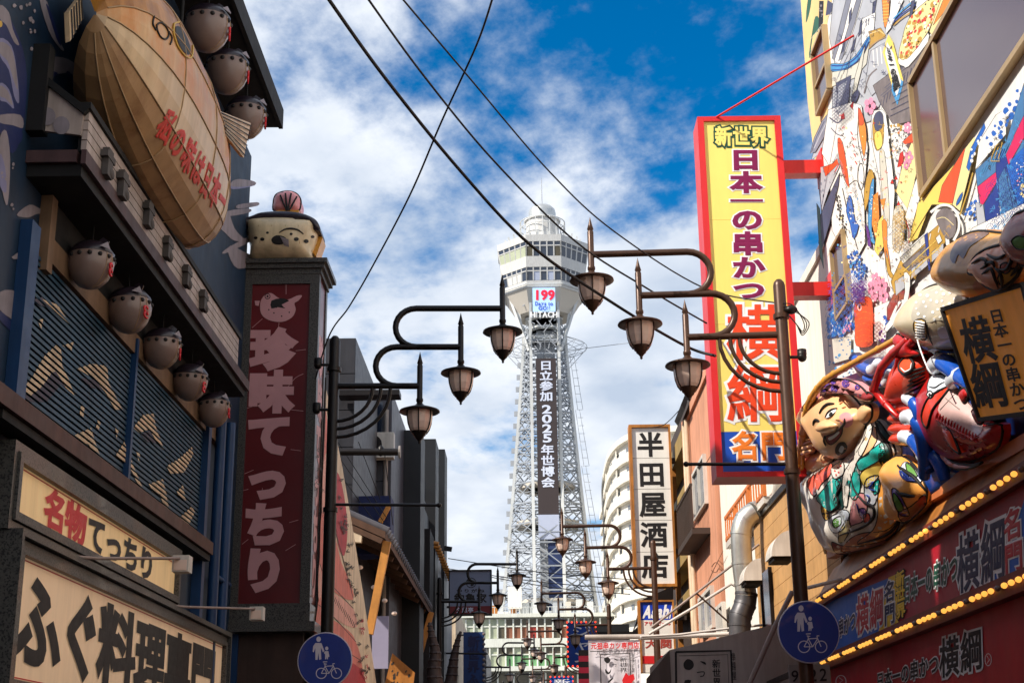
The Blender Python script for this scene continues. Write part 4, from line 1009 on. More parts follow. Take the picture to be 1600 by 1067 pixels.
P.shape(M('mural_sky'), [(1360, 290), (1366, 280), (1364, 320), (1362, 360), (1368, 380), (1360, 376), (1356, 340)], 2); P.dabs(W_, [(1361, 292), (1366, 284), (1364, 370), (1358, 350)], 14, 0.7, 1.0, 1.2)
P.shape(og, [(1364, 306), (1372, 300), (1374, 340), (1368, 374), (1362, 350)], 0); P.dabs(pl_, [(1364, 310), (1372, 306), (1372, 360), (1366, 364)], 10, 0.5, 0.8, 1.2)
P.shape(yl, [(1372, 346), (1384, 330), (1384, 380), (1372, 400), (1366, 390)], 0)
P.shape(M('mural_purple'), [(1352, 348), (1358, 360), (1362, 388), (1356, 384)], 0)
# grey pagoda and slate roof on the corner
P.shape(pale, [(1278, 262), (1300, 258), (1308, 240), (1312, 260), (1294, 300), (1284, 330), (1280, 300)], 0); P.dabs(gry, [(1280, 270), (1300, 262), (1296, 300), (1284, 320)], 10, 0.8, 1.6, 2.2)
P.shape(vm, [(1286, 262), (1300, 256), (1308, 248), (1310, 256), (1300, 266), (1290, 276)], 0); P.line(M('mural_red'), [(1304, 270), (1311, 256)], 1.4)
P.shape(sl, [(1312, 270), (1310, 290), (1296, 350), (1284, 390), (1279, 380), (1282, 336), (1298, 300)], 0)
P.shape(M('mural_green'), [(1276, 318), (1281, 326), (1284, 380), (1287, 420), (1281, 400)], 0)
# speech ribbon of black signs
P.line(M('ink_soft'), [(1306, 300), (1314, 340), (1324, 372)], 0.9, 3); P.line(M('ink_soft'), [(1316, 294), (1326, 340), (1340, 390)], 0.9, 3)
for x, y in ((1308, 308), (1311, 324), (1314, 340), (1318, 356)): P.dabs(M('ink_soft'), [(x - 4, y - 6), (x + 4, y - 6), (x + 5, y + 6), (x - 3, y + 6)], 7, 0.9, 1.8, 1.3)
bl = M('mural_blue'); dp = M('mural_deep')
P.shape(bl, [(1326, 306), (1331, 312), (1336, 346), (1342, 352), (1334, 374), (1328, 350), (1322, 330)], 2); P.dabs(W_, [(1326, 320), (1334, 330), (1340, 356), (1330, 360)], 6, 0.8, 1.4); P.dabs(dp, [(1324, 300), (1332, 300), (1340, 370), (1330, 370)], 8, 0.8, 1.4)
P.dabs(bl, [(1324, 396), (1342, 390), (1352, 420), (1350, 440), (1332, 430)], 26, 1.6, 3.2); P.dabs(M('mural_sky'), [(1324, 396), (1342, 390), (1352, 430), (1332, 430)], 12, 1.0, 2.0); P.dabs(W_, [(1326, 400), (1348, 400), (1346, 430), (1332, 430)], 8, 0.8, 1.4)
P.dabs(M('ink_soft'), [(1300, 430), (1312, 400), (1340, 400), (1346, 380), (1330, 360), (1312, 300)], 22, 0.4, 0.8)
P.dabs(bl, [(1293, 500), (1306, 470), (1314, 512), (1318, 524), (1296, 528)], 34, 1.8, 3.6); P.dabs(M('mural_sky'), [(1293, 490), (1306, 470), (1316, 520), (1296, 528)], 18, 1.0, 2.2); P.dabs(M('mural_purple'), [(1298, 452), (1306, 446), (1310, 480), (1302, 484)], 14, 1.0, 2.0); P.dabs(W_, [(1294, 490), (1308, 484), (1318, 522), (1298, 526)], 14, 0.7, 1.3)
P.dabs(bl, [(1316, 506), (1330, 486), (1336, 510), (1330, 524), (1318, 522)], 18, 1.4, 2.8); P.dabs(M('mural_pink'), [(1314, 500), (1330, 492), (1330, 520), (1318, 524)], 8, 1.4, 2.4)
P.dabs(M('mural_purple'), [(1332, 450), (1348, 446), (1346, 468), (1334, 470)], 16, 1.2, 2.4); P.dabs(M('mural_magenta'), [(1332, 450), (1348, 446), (1346, 468), (1334, 470)], 6, 0.8, 1.4)
P.shape(M('mural_shade'), [(1294, 530), (1330, 526), (1330, 560), (1296, 570)], 0); P.dabs(M('mural_denim'), [(1294, 530), (1330, 526), (1330, 590), (1296, 590)], 22, 0.8, 2.2, 0.8)
P.dabs(M('mural_sky'), [(1294, 560), (1340, 540), (1330, 610), (1296, 610)], 14, 1.2, 2.6)
# white bottle with pouring bowl
P.shape(W_, [(1362, 180), (1372, 172), (1384, 178), (1390, 230), (1398, 300), (1396, 360), (1420, 380), (1430, 440), (1400, 460), (1384, 420), (1380, 330), (1370, 260), (1362, 220)], 2)
P.shape(M('mural_ochre'), [(1364, 188), (1372, 178), (1380, 186), (1380, 224), (1370, 236), (1364, 216)], 3); P.shape(sl, [(1366, 182), (1374, 174), (1380, 182), (1378, 200), (1368, 204)], 3); P.shape(yl, [(1366, 210), (1376, 206), (1379, 226), (1370, 234)], 3)
P.shape(M('mural_shade'), [(1374, 240), (1382, 238), (1388, 300), (1390, 350), (1384, 350), (1378, 300)], 2)
P.shape(og, [(1375, 312), (1384, 310), (1380, 330)], 0); P.shape(og, [(1378, 346), (1386, 348), (1386, 380), (1392, 420), (1388, 430), (1382, 396)], 2)
P.shape(M('mural_shade'), [(1396, 330), (1404, 322), (1412, 330), (1412, 370), (1404, 396), (1394, 380)], 2); P.dabs(gry, [(1398, 330), (1410, 330), (1410, 380), (1398, 386)], 12, 1.0, 2.4, 1.5)
P.shape(M('mural_ochre'), [(1384, 390), (1392, 424), (1398, 432), (1394, 436), (1386, 424)], 2)
# pale rays and foam behind the window
for m, q_ in ((pl_, [(1434, 200), (1436, 250), (1420, 330), (1400, 300), (1412, 250)]), (W_, [(1438, 262), (1440, 300), (1424, 356), (1414, 340), (1428, 290)]), (yl, [(1440, 304), (1450, 330), (1434, 372), (1420, 380), (1426, 350)])): P.shape(M('mural_pale') if m is pl_ else m, q_, 0)
P.shape(vm, [(1427, 206), (1428, 222), (1414, 226), (1410, 222)], 0)
P.dabs(M('ink_soft'), [(1386, 196), (1412, 192), (1418, 230), (1404, 260), (1392, 240)], 40, 0.5, 1.0, 1.2); P.dabs(W_, [(1386, 196), (1412, 192), (1418, 230), (1404, 260), (1392, 240)], 26, 1.4, 2.6)
P.dabs(M('mural_ochre'), [(1392, 196), (1410, 194), (1412, 214), (1396, 214)], 6, 1.6, 2.6)
P.shape(M('mural_red'), [(1406, 240), (1411, 236), (1412, 252), (1408, 260), (1402, 262)], 0)
for c, r in (((1418, 200), 6), ((1420, 246), 7), ((1416, 258), 5), ((1359, 166), 9), ((1364, 450), 9), ((1378, 446), 8), ((1380, 462), 8), ((1368, 436), 7), ((1366, 462), 6)): P.flower(M('mural_pink'), c, r, 1.5)
for x, y in ((1394, 284), (1404, 318), (1400, 278)): P.shape(M('mural_red'), [(x, y - 4), (x + 3, y + 3), (x - 3, y + 3)], 0)
P.line(M('mural_red'), [(1415, 344), (1420, 360), (1420, 380)], 1.5, 3)
# sky fields right of the window
for m, q_ in (('mural_yellow', [(1434, 318), (1520, 226), (1522, 240), (1500, 320), (1470, 320), (1456, 320), (1424, 372)]), ('mural_vermil', [(1466, 316), (1472, 290), (1508, 230), (1506, 256), (1488, 318)]), ('mural_pale', [(1508, 232), (1522, 214), (1526, 226), (1500, 330), (1488, 320)]),
    ('mural_blue', [(1517, 232), (1538, 192), (1540, 200), (1526, 230), (1514, 268), (1510, 262)]), ('mural_white', [(1530, 222), (1556, 180), (1572, 170), (1572, 210), (1524, 265)])): P.shape(M(m), q_, 0)
P.dabs(W_, [(1514, 240), (1536, 204), (1532, 220), (1516, 262)], 7, 1.6, 2.6, 1.3); 
P.dabs(bl, [(1540, 210), (1566, 180), (1600, 120), (1600, 160), (1560, 220), (1540, 240)], 18, 2.2, 5.0, 1.2); P.dabs(M('ink_soft'), [(1536, 236), (1566, 196), (1560, 224), (1530, 260)], 10, 0.5, 1.0, 0.5, 3, -0.6)
P.dabs(bl, [(1506, 330), (1524, 300), (1524, 350), (1506, 356)], 9, 1.8, 4.0, 1.4, 1, 0.4); P.dabs(M('ink_soft'), [(1500, 320), (1524, 290), (1524, 350), (1506, 356)], 9, 0.6, 1.2, 0.6, 2.5, -0.6)
P.shape(bl, [(1496, 312), (1504, 300), (1502, 312), (1494, 322)], 2)
P.line(M('gold_line'), [(1520, 270), (1512, 300), (1500, 336)], 2.0)
# blue festival coat with magenta stripes
P.shape(M('mural_denim'), [(1524, 266), (1572, 222), (1600, 130), (1600, 340), (1572, 360), (1546, 370), (1530, 320)], 0)
P.shape(dp, [(1556, 240), (1578, 228), (1574, 280), (1580, 330), (1600, 330), (1600, 360), (1540, 366), (1538, 318), (1556, 290)], 0)
P.shape(M('mural_blue'), [(1572, 258), (1600, 230), (1600, 318), (1590, 322), (1580, 290)], 0); P.shape(M('mural_denim'), [(1560, 280), (1570, 262), (1582, 320), (1576, 350), (1562, 340)], 0)
P.shape(M('mural_magenta'), [(1527, 292), (1556, 269), (1558, 284), (1533, 325)], 0); P.shape(M('mural_magenta'), [(1571, 240), (1600, 180), (1600, 216), (1576, 258)], 0)
P.shape(M('mural_palegrey'), [(1524, 316), (1536, 320), (1542, 360), (1528, 362)], 0)
for k in range(9): P.line(M('mural_sky'), [(1530 + 5 * k, 276 - 4 * k), (1536 + 6 * k, 262 - 6 * k)], 0.8)
P.dabs(W_, [(1586, 250), (1600, 246), (1600, 300), (1588, 300)], 14, 0.6, 1.4); P.dabs(M('mural_pink'), [(1586, 266), (1600, 260), (1600, 290), (1588, 292)], 6, 0.7, 1.4); P.dabs(M('mural_pale'), [(1590, 290), (1600, 290), (1600, 312), (1594, 314)], 4, 1.6, 3); P.dabs(W_, [(1558, 320), (1570, 322), (1566, 350), (1556, 340)], 8, 0.5, 1.2)
g_ = [(1556, 228), (1566, 222), (1560, 248), (1562, 252), (1548, 252), (1550, 244)]
P.line(M('gold_line'), g_ + [g_[0]], 1.4); P.line(M('gold_line'), [(1554, 248), (1560, 230)], 1.4)
# white sheet under the coat with brush marks
P.shape(W_, [(1520, 356), (1600, 318), (1600, 372), (1500, 380)], 0)
for k in range(8): P.line(M('mural_denim'), [(1546 + 6.5 * k, 362 - 3.6 * k), (1556 + 6.5 * k, 350 - 3.8 * k)], 1.0)
# swirling red carp and wave foam near the relief
P.shape(vm, [(1334, 478), (1340, 468), (1350, 463), (1360, 466), (1364, 480), (1364, 520), (1362, 540), (1338, 540), (1336, 510)], 3)
P.ring(W_, (1343, 480), 2.8, 1.0, 12, 1.8); P.dot(M('ink'), (1343, 480), 1.4, 1.8)
for k in range(6): P.line(M('mural_orange'), [(1338, 492 + 9 * k), (1350, 487 + 9 * k), (1361, 490 + 9 * k)], 0.9, 3)
P.shape(W_, [(1366, 480), (1390, 470), (1384, 530), (1366, 534)], 0); P.dabs(M('ink_soft'), [(1366, 484), (1386, 480), (1382, 530), (1366, 530)], 10, 0.6, 1.3, 0.5, 2.4, -0.5); P.dabs(bl, [(1378, 496), (1388, 494), (1386, 510), (1380, 510)], 3, 2, 3.4); P.dabs(M('mural_purple'), [(1370, 516), (1386, 510), (1382, 534), (1370, 534)], 6, 1.2, 2.6, 1.6)
# painted gallery of a white house (olive storeys, blue post)
P.shape(M('mural_ochre'), [(1392, 440), (1410, 400), (1470, 348), (1490, 338), (1490, 352), (1466, 400), (1420, 440), (1400, 470)], 0)
P.shape(M('mural_shade'), [(1406, 404), (1446, 366), (1450, 376), (1412, 412)], 0); P.shape(M('mural_stone'), [(1410, 414), (1450, 380), (1452, 396), (1420, 424)], 0)
P.shape(M('mural_palegrey'), [(1424, 420), (1448, 402), (1450, 414), (1424, 436)], 0); P.shape(M('mural_palegrey'), [(1456, 394), (1474, 380), (1474, 392), (1456, 410)], 0)
P.shape(M('mural_deep'), [(1444, 366), (1449, 362), (1454, 420), (1451, 424)], 0)
for k in range(6): P.line(W_, [(1410 + 14 * k, 410 - 11.6 * k), (1412 + 14 * k, 400 - 11.6 * k)], 1.4)
P.line(W_, [(1404, 404), (1440, 370), (1470, 344)], 1.4); P.line(yl, [(1420, 430), (1470, 384)], 1.4); P.line(yl, [(1412, 424), (1462, 376)], 1.0)
P.shape(W_, [(1474, 350), (1480, 346), (1484, 382), (1478, 384)], 0); P.shape(W_, [(1462, 372), (1468, 366), (1472, 376), (1466, 382)], 0)
P.shape(M('crest_red'), [(1386, 480), (1396, 460), (1420, 450), (1424, 470), (1396, 500), (1386, 500)], 0); P.shape(M('mural_palegrey'), [(1398, 440), (1416, 428), (1418, 446), (1400, 462)], 0)
P.shape(W_, [(1412, 426), (1422, 432), (1420, 462), (1412, 486), (1386, 518), (1384, 508), (1406, 480), (1414, 456)], 2); P.line(W_, [(1392, 500), (1404, 474), (1414, 470)], 4.0, 3)
for q_ in ([(1398, 468), (1404, 462), (1402, 480)], [(1404, 496), (1412, 488), (1406, 506)]): P.shape(M('crest_red'), q_, 0)
P.ol = None
P.shape(M('mural_stone'), [(1462, 338), (1474, 326), (1488, 330), (1494, 346), (1492, 366), (1480, 374), (1470, 360)], 3); P.line(M('mural_pale'), [(1464, 342), (1476, 340), (1490, 352)], 1.0, 3); P.line(W_, [(1454, 332), (1470, 321), (1486, 323), (1497, 338), (1498, 358), (1490, 376)], 4.0, 4)
P.scallops(M('mural_blue'), [(1296, 452), (1312, 440), (1350, 420), (1346, 470), (1318, 530), (1296, 530)], 6, 0.6); P.scallops(M('mural_purple'), [(1330, 446), (1352, 440), (1350, 474), (1332, 474)], 3, 0.8); P.scallops(M('mural_slate'), [(1302, 140), (1330, 120), (1322, 170), (1300, 200)], 3, 0.6); P.scallops(M('mural_ochre'), [(1398, 336), (1414, 330), (1412, 390), (1398, 396)], 3, 0.6); P.scallops(M('mural_deep'), [(1540, 300), (1600, 240), (1600, 330), (1546, 366)], 7, 0.6); P.scallops(M('mural_vermil'), [(1336, 492), (1364, 488), (1362, 536), (1338, 540)], 3.4, 0.8)
for k in range(12): P.line(M('mural_grey'), [(1312 + 1.4 * k, 250 + 7 * k), (1318 + 1.4 * k, 262 + 7 * k)], 0.7)
P.scribble(M('ink_soft'), [(1296, 200), (1356, 200), (1352, 400), (1300, 400)], 40, 5, 0.6); P.scribble(M('mural_deep'), [(1300, 380), (1350, 380), (1346, 470), (1300, 500)], 20, 5, 0.7); P.scribble(M('mural_ochre'), [(1360, 190), (1430, 200), (1420, 330), (1370, 400)], 26, 5, 0.6); P.scribble(M('mural_red'), [(1310, 180), (1430, 190), (1410, 330), (1330, 330)], 14, 4, 0.7); P.scribble(M('mural_grey'), [(1380, 330), (1430, 350), (1400, 470), (1370, 470)], 22, 6, 0.6); P.scribble(M('mural_sky'), [(1530, 270), (1600, 160), (1600, 350), (1545, 365)], 40, 6, 0.7); P.scribble(M('mural_ochre'), [(1396, 440), (1490, 345), (1470, 400), (1410, 450)], 26, 7, 0.7); P.scribble(M('ink_soft'), [(1500, 340), (1540, 250), (1570, 180), (1580, 180), (1530, 350)], 18, 5, 0.7)
P.dabs(M('mural_pale'), [(1300, 200), (1430, 200), (1420, 440), (1310, 440)], 30, 0.8, 1.8); P.dabs(M('mural_sky'), [(1300, 300), (1350, 300), (1346, 440), (1300, 440)], 16, 0.7, 1.5)
P.done(RB, 'dancer_painting', None, 'stuff')
# --- windows with tan metal frames
def wall_window(outer, frame_w, bars, name='window'):
    g = G(); q = [PRW(a, b, 0.0) for a, b in outer]; c = sum(q) / len(q); n = np.array([-1.0, 0, 0])
    g2 = G(); g2.use(M('window_glass')).poly([p + n * 0.05 for p in q]); w = RB.part(name, g2, label=None)
    for i in range(len(q)):
        a, b = q[i], q[(i + 1) % len(q)]; g3 = G(); g3.bar(a + n * 0.06, b + n * 0.06, frame_w, 0.12, up=(1, 0, 0)); RB.part('window_frame', g3, M('window_frame'), w)
    for a, b in bars:
        g3 = G(); g3.bar(PRW(*a, 0.06), PRW(*b, 0.06), frame_w * 1.4, 0.09, up=(1, 0, 0)); RB.part('mullion', g3, M('window_frame'), w)
    return w
def yz(y0, y1, z0, z1):          # pixel free: rectangle on the wall
    return [(y0, z1), (y1, z1), (y1, z0), (y0, z0)]
def rect_window(y0, y1, z0, z1, fw, mull=(), trans=()):
    n = np.array([-1.0, 0, 0]); q = [np.array([XR, y, z]) for y, z in yz(y0, y1, z0, z1)]
    g2 = G(); g2.use(M('window_glass')).poly([p + n * 0.03 for p in q]); w = RB.part('window', g2)
    for i in range(4):
        a, b = q[i], q[(i + 1) % 4]; g3 = G(); g3.bar(a + n * 0.035, b + n * 0.035, fw, 0.07, up=(1, 0, 0)); RB.part('window_frame', g3, M('window_frame'), w)
    for y in mull:
        g3 = G(); g3.box(XR - 0.06, XR - 0.031, y - fw * 0.6, y + fw * 0.6, z0 + fw / 2, z1 - fw / 2); RB.part('mullion', g3, M('window_frame'), w)
    for z in trans:
        g3 = G(); g3.box(XR - 0.055, XR - 0.032, y0 + fw / 2, y1 - fw / 2, z - fw / 2, z + fw / 2); RB.part('transom', g3, M('window_frame'), w)
    return w
a, b = PRW(1428, 138), PRW(1444, 312)
yw = onx(1440, 225, XR)[1]
c = PRW(1600, 118); d = PRW(1500, 30)
rect_window(8.6, yw, b[2], PRW(1424, 140)[2], 0.045, [PRW(1482, 200)[1]])
aa, bb = PRW(1278, 78), PRW(1284, 178); rect_window(PRW(1297, 90)[1], PRW(1279, 130)[1], bb[2], aa[2], 0.035, (), [PRW(1290, 112)[2]])
aa, bb = PRW(1306, 390), PRW(1314, 500); rect_window(PRW(1330, 440)[1], PRW(1310, 450)[1], bb[2], aa[2], 0.035, (), [PRW(1320, 440)[2]])
# ================================================================== the tall yellow sign on red arms
YS = Thing('yellow_sign', (2.6, 15.7, 4.85), 'tall yellow box sign in red case reading 新世界 日本一の串かつ 横綱 名門', 'sign')
ys = 15.6; sx0, sx1, sz0, sz1 = 2.14, 3.07, 4.90, 9.22
g = G(); g.box(sx0 - 0.03, sx1 + 0.04, ys + 0.02, ys + 0.42, sz0 - 0.06, sz1 + 0.03); YS.part('case', g, M('sign_redbox'))
for (a, b, c, d) in ((sx0 - 0.03, sx0 + 0.045, sz0 - 0.06, sz1 + 0.03), (sx1 - 0.035, sx1 + 0.04, sz0 - 0.06, sz1 + 0.03)):
    g = G(); g.box(a, b, ys - 0.02, ys + 0.019, c, d); YS.part('frame_rail', g, M('sign_redbox'))
for (c, d) in ((sz0 - 0.06, sz0 + 0.0), (sz1 - 0.03, sz1 + 0.03)):
    g = G(); g.box(sx0 + 0.046, sx1 - 0.036, ys - 0.02, ys + 0.019, c, d); YS.part('frame_rail', g, M('sign_redbox'))
zsplit = 5.36
for za, zb_ in ((zsplit, 6.63), (6.63, 7.92), (7.92, sz1 - 0.03)):
    g = G(); g.box(sx0 + 0.045, sx1 - 0.036, ys + 0.004, ys + 0.0195, za + 0.0015, zb_ - 0.0015); YS.part('panel', g, M('sign_yellow'))
g = G(); g.box(sx0 + 0.045, sx1 - 0.036, ys + 0.004, ys + 0.0195, sz0, zsplit - 0.001); YS.part('panel', g, M('sign_blue'))
PYS = WY(ys + 0.003)
L_ = lambda s, q, m, o, b=0.05, ob=0.07, d='v', **k: lettering(YS, s, pq(PYS, *q), m, d, b, o, ob, eps=0.001, thick=0.003, **k)
L_('新世界', ((1116, 197), (1200, 198), (1201, 230), (1117, 229)), M('sign_yellow'), M('letter_green'), 0.04, 0.09, 'h')
L_('日本一の串かつ', ((1138, 232), (1190, 232), (1198, 470), (1144, 470)), M('letter_plum'), M('letter_white'), 0.045, 0.05, cells=[1, 1, .62, 1, 1.05, 1, .9])
L_('横綱', ((1132, 472), (1226, 472), (1233, 662), (1133, 662)), M('letter_vermil'), M('letter_white'), 0.02, 0.045)
L_('名門', ((1142, 672), (1230, 672), (1233, 720), (1143, 720)), M('letter_orange'), M('letter_white'), 0.035, 0.06, 'h')
for z0_, z1_ in ((onx(1284, 255, 3.6)[2], 0), (0, 0)):
    pass
for py in (266, 456):
    z = ony(1260, py, ys + 0.25)[2]; g = G(); g.box(sx1 + 0.041, XR - 0.02, ys + 0.14, ys + 0.32, z - 0.085, z + 0.085); YS.part('arm', g, M('bracket_red'))
    g = G(); g.box(XR - 0.02, XR + 0.0, ys + 0.05, ys + 0.38, z - 0.2, z + 0.2); YS.part('wall_plate', g, M('bracket_red'))
g = G(); g.tube([(sx0 + 0.06, ys + 0.2, sz1 + 0.02), onx(1334, 56, XR - 0.01)], 0.012, 6); YS.part('stay_rod', g, M('bracket_red'))
# ================================================================== the relief: fisherman, sea bream, waves
TILT = 0.18
RP = Plane((3.42, 0, 4.02), (-1.0, 0, -TILT))
ink = M('ink')
BD = Thing('relief_board', (3.42, 13, 4.0), 'leaning timber edged backing board behind the moulded fisherman and fishes', 'billboard')
bp = [(1300, 862), (1256, 728), (1250, 660), (1290, 600), (1400, 560), (1440, 520), (1500, 470), (1600, 360), (1640, 340), (1640, 668)]
g = G(); q = [RP(a, b, -0.02) for a, b in bp]; g.prism(q, np.array([0.16, 0, 0])); BD.part('backing', g, M('wave_deep'))
e0, e1 = RP(1254, 722, 0.0), RP(1299, 862, 0.0); nv = RP.n
g = G(); g.hexa([e0 + nv * 0.06, e1 + nv * 0.06, e1 - nv * 0.25, e0 - nv * 0.25], [p + np.array([0, 0.10, 0]) for p in (e0 + nv * 0.06, e1 + nv * 0.06, e1 - nv * 0.25, e0 - nv * 0.25)]); BD.part('edge_timber', g, M('bamboo'))
f0, f1 = RP(1299, 866, 0.02), RP(1640, 672, 0.02)
g = G(); g.bar(f0, f1, 0.10, 0.10); BD.part('foot_timber', g, M('robe_brown'))
# ---- fisherman
FM = Thing('fisherman_relief', RP(1380, 840), 'moulded laughing fisherman in patterned robe and purple headband holding a bamboo rod', 'sculpture')
def shell(T, name, pts, depth, m, off=0.0, radius=None, parent=None, outl=True, fn=None, back=0.06, res=None):
    g = G(); puff(g, RP, pts, depth, M(m), off, radius, 3, back, res, ink if outl else None, 0.011, fn); bv = bvh_of(g); return T.part(name, g, None, parent), bv
def mark(T, name, parent, bv, pts, m, eps=0.004, outl=True, ow=0.0055, sm=3):
    g = G(); body_patch(g, bv, pts, M(m), eps, sm, None, ink if outl else None, ow); 
    if g.f: return T.part(name, g, None, parent)
def stroke(T, name, parent, bv, pts, m, r=0.008, eps=0.006, taper=True):
    g = G(); body_line(g, bv, pts, r, M(m), eps, 5, taper)
    if g.f: T.part(name, g, None, parent)
folds = lambda x, y, w, h: 0.018 * math.sin(x * 11 + y * 7) + 0.012 * math.sin(x * 5 - y * 13)
body, bb1 = shell(FM, 'robe', [(1260, 752), (1276, 735), (1300, 722), (1330, 708), (1352, 686), (1368, 656), (1386, 676), (1400, 706), (1396, 740), (1404, 790), (1404, 822), (1380, 848), (1340, 860), (1308, 864), (1294, 838), (1278, 800)], 0.20, 'robe_white', 0.03, 0.34, fn=folds, res=0.035)
for nm, m, pts in (
    ('robe_panel', 'robe_coral', [(1262, 752), (1280, 737), (1300, 724), (1298, 742), (1284, 756), (1272, 776)]),
    ('robe_panel', 'teal_robe', [(1287, 764), (1302, 746), (1314, 748), (1308, 768), (1312, 790), (1298, 800), (1284, 788), (1276, 778)]),
    ('robe_panel', 'teal_dark', [(1306, 752), (1319, 744), (1320, 790), (1309, 794), (1303, 782), (1309, 768)]),
    ('robe_panel', 'mural_ochre', [(1284, 790), (1296, 802), (1292, 812), (1286, 806)]),
    ('robe_panel', 'teal_robe', [(1326, 736), (1340, 726), (1345, 760), (1338, 780), (1328, 772)]),
    ('robe_panel', 'teal_dark', [(1318, 742), (1327, 734), (1327, 776), (1320, 790)]),
    ('robe_panel', 'skin', [(1342, 706), (1360, 672), (1368, 668), (1370, 690), (1352, 712)]),
    ('robe_panel', 'teal_robe', [(1340, 722), (1366, 700), (1379, 692), (1381, 712), (1352, 732), (1344, 734)]),
    ('robe_panel', 'teal_dark', [(1377, 690), (1392, 700), (1391, 716), (1382, 726), (1374, 718)]),
    ('robe_panel', 'teal_dark', [(1366, 644), (1374, 660), (1386, 676), (1394, 690), (1382, 690), (1370, 670)]),
    ('robe_panel', 'mural_yellow', [(1346, 738), (1374, 720), (1384, 728), (1374, 744), (1356, 760), (1348, 754)]),
    ('robe_panel', 'wave_white', [(1354, 748), (1372, 742), (1376, 756), (1368, 786), (1356, 790), (1351, 768)]),
    ('robe_panel', 'teal_robe', [(1366, 754), (1376, 748), (1374, 766), (1366, 772)]),
    ('robe_panel', 'band_pink', [(1334, 778), (1350, 770), (1356, 790), (1350, 812), (1338, 818), (1328, 818)]),
    ('robe_panel', 'band_purple', [(1342, 796), (1352, 794), (1354, 806), (1346, 808)]),
    ('robe_panel', 'mural_vermil', [(1350, 804), (1358, 802), (1360, 812), (1352, 816)]),
    ('robe_panel', 'wave_white', [(1296, 810), (1318, 796), (1328, 804), (1318, 826), (1306, 832), (1298, 826)]),
    ('robe_panel', 'mural_leaf', [(1302, 812), (1314, 806), (1315, 818), (1304, 824)]),
    ('robe_panel', 'mural_pale', [(1312, 830), (1324, 812), (1330, 822), (1320, 844), (1311, 846)]),
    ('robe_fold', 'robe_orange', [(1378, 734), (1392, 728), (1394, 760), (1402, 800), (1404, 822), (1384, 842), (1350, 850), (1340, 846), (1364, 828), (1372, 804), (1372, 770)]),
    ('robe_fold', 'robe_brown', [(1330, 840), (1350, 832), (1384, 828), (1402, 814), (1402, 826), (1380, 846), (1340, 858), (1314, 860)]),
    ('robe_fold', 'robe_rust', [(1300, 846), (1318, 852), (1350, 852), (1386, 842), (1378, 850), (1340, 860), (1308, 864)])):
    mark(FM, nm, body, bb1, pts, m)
mark(FM, 'collar', body, bb1, [(1318, 744), (1334, 716), (1350, 688), (1358, 662), (1364, 672), (1352, 704), (1338, 726), (1328, 762), (1325, 790), (1319, 786)], 'robe_white', 0.008)
mark(FM, 'lapel', body, bb1, [(1301, 730), (1318, 722), (1319, 740), (1306, 748), (1301, 742)], 'robe_white', 0.008)
for c in ((1306, 736), (1311, 731), (1312, 738), (1315, 728), (1308, 742)): mark(FM, 'print_dot', body, bb1, [(c[0] + 1.5 * math.cos(t), c[1] + 1.5 * math.sin(t)) for t in np.linspace(0, 5.2, 6)], 'mural_red', 0.012, False, sm=0)
for pts in ([(1310, 750), (1316, 758), (1309, 772), (1312, 786), (1298, 800), (1286, 802)], [(1330, 740), (1336, 764), (1352, 784), (1366, 792), (1366, 808), (1350, 822), (1330, 830), (1312, 836)], [(1392, 756), (1395, 786), (1403, 812), (1390, 830), (1366, 842), (1342, 848)], [(1366, 650), (1374, 676), (1390, 700), (1396, 730)]): stroke(FM, 'robe_outline', body, bb1, pts, 'ink', 0.016, 0.010)
for pts in ([(1358, 756), (1366, 752), (1360, 762), (1370, 766)], [(1354, 772), (1360, 776), (1357, 786)], [(1340, 786), (1344, 800)]): stroke(FM, 'print_line', body, bb1, pts, 'mural_deep', 0.008, 0.012)
slv, bb2 = shell(FM, 'sleeve', [(1392, 720), (1410, 712), (1430, 728), (1448, 762), (1446, 786), (1430, 806), (1410, 816), (1398, 790), (1394, 756)], 0.16, 'robe_orange', 0.10, 0.22, fn=folds)
mark(FM, 'sleeve_motif', slv, bb2, [(1394, 764), (1403, 766), (1414, 786), (1421, 804), (1408, 804), (1398, 788)], 'band_purple'); mark(FM, 'sleeve_motif', slv, bb2, [(1397, 770), (1404, 776), (1412, 792), (1405, 798), (1398, 784)], 'mural_leaf', 0.007)
mark(FM, 'sleeve_motif', slv, bb2, [(1407, 734), (1414, 722), (1427, 728), (1440, 748), (1436, 754), (1422, 752), (1411, 746)], 'wave_white'); mark(FM, 'sleeve_motif', slv, bb2, [(1416, 724), (1426, 730), (1434, 744), (1426, 744), (1418, 736)], 'mural_leaf', 0.007)
for r in (0, 4, 8): stroke(FM, 'wave_motif', slv, bb2, [(1408 + r * .5, 736 + r * .3), (1411 + r, 745), (1420, 751 - r * .4), (1432, 752 - r * .6)], 'mural_deep', 0.009, 0.012, False)
stroke(FM, 'sleeve_outline', slv, bb2, [(1404, 728), (1416, 738), (1430, 748), (1446, 766)], 'ink', 0.02, 0.012); stroke(FM, 'sleeve_outline', slv, bb2, [(1402, 768), (1414, 772), (1430, 774)], 'ink', 0.02, 0.012)
mark(FM, 'sleeve_hem', slv, bb2, [(1404, 800), (1424, 790), (1444, 772), (1447, 786), (1430, 806), (1411, 815)], 'robe_rust')
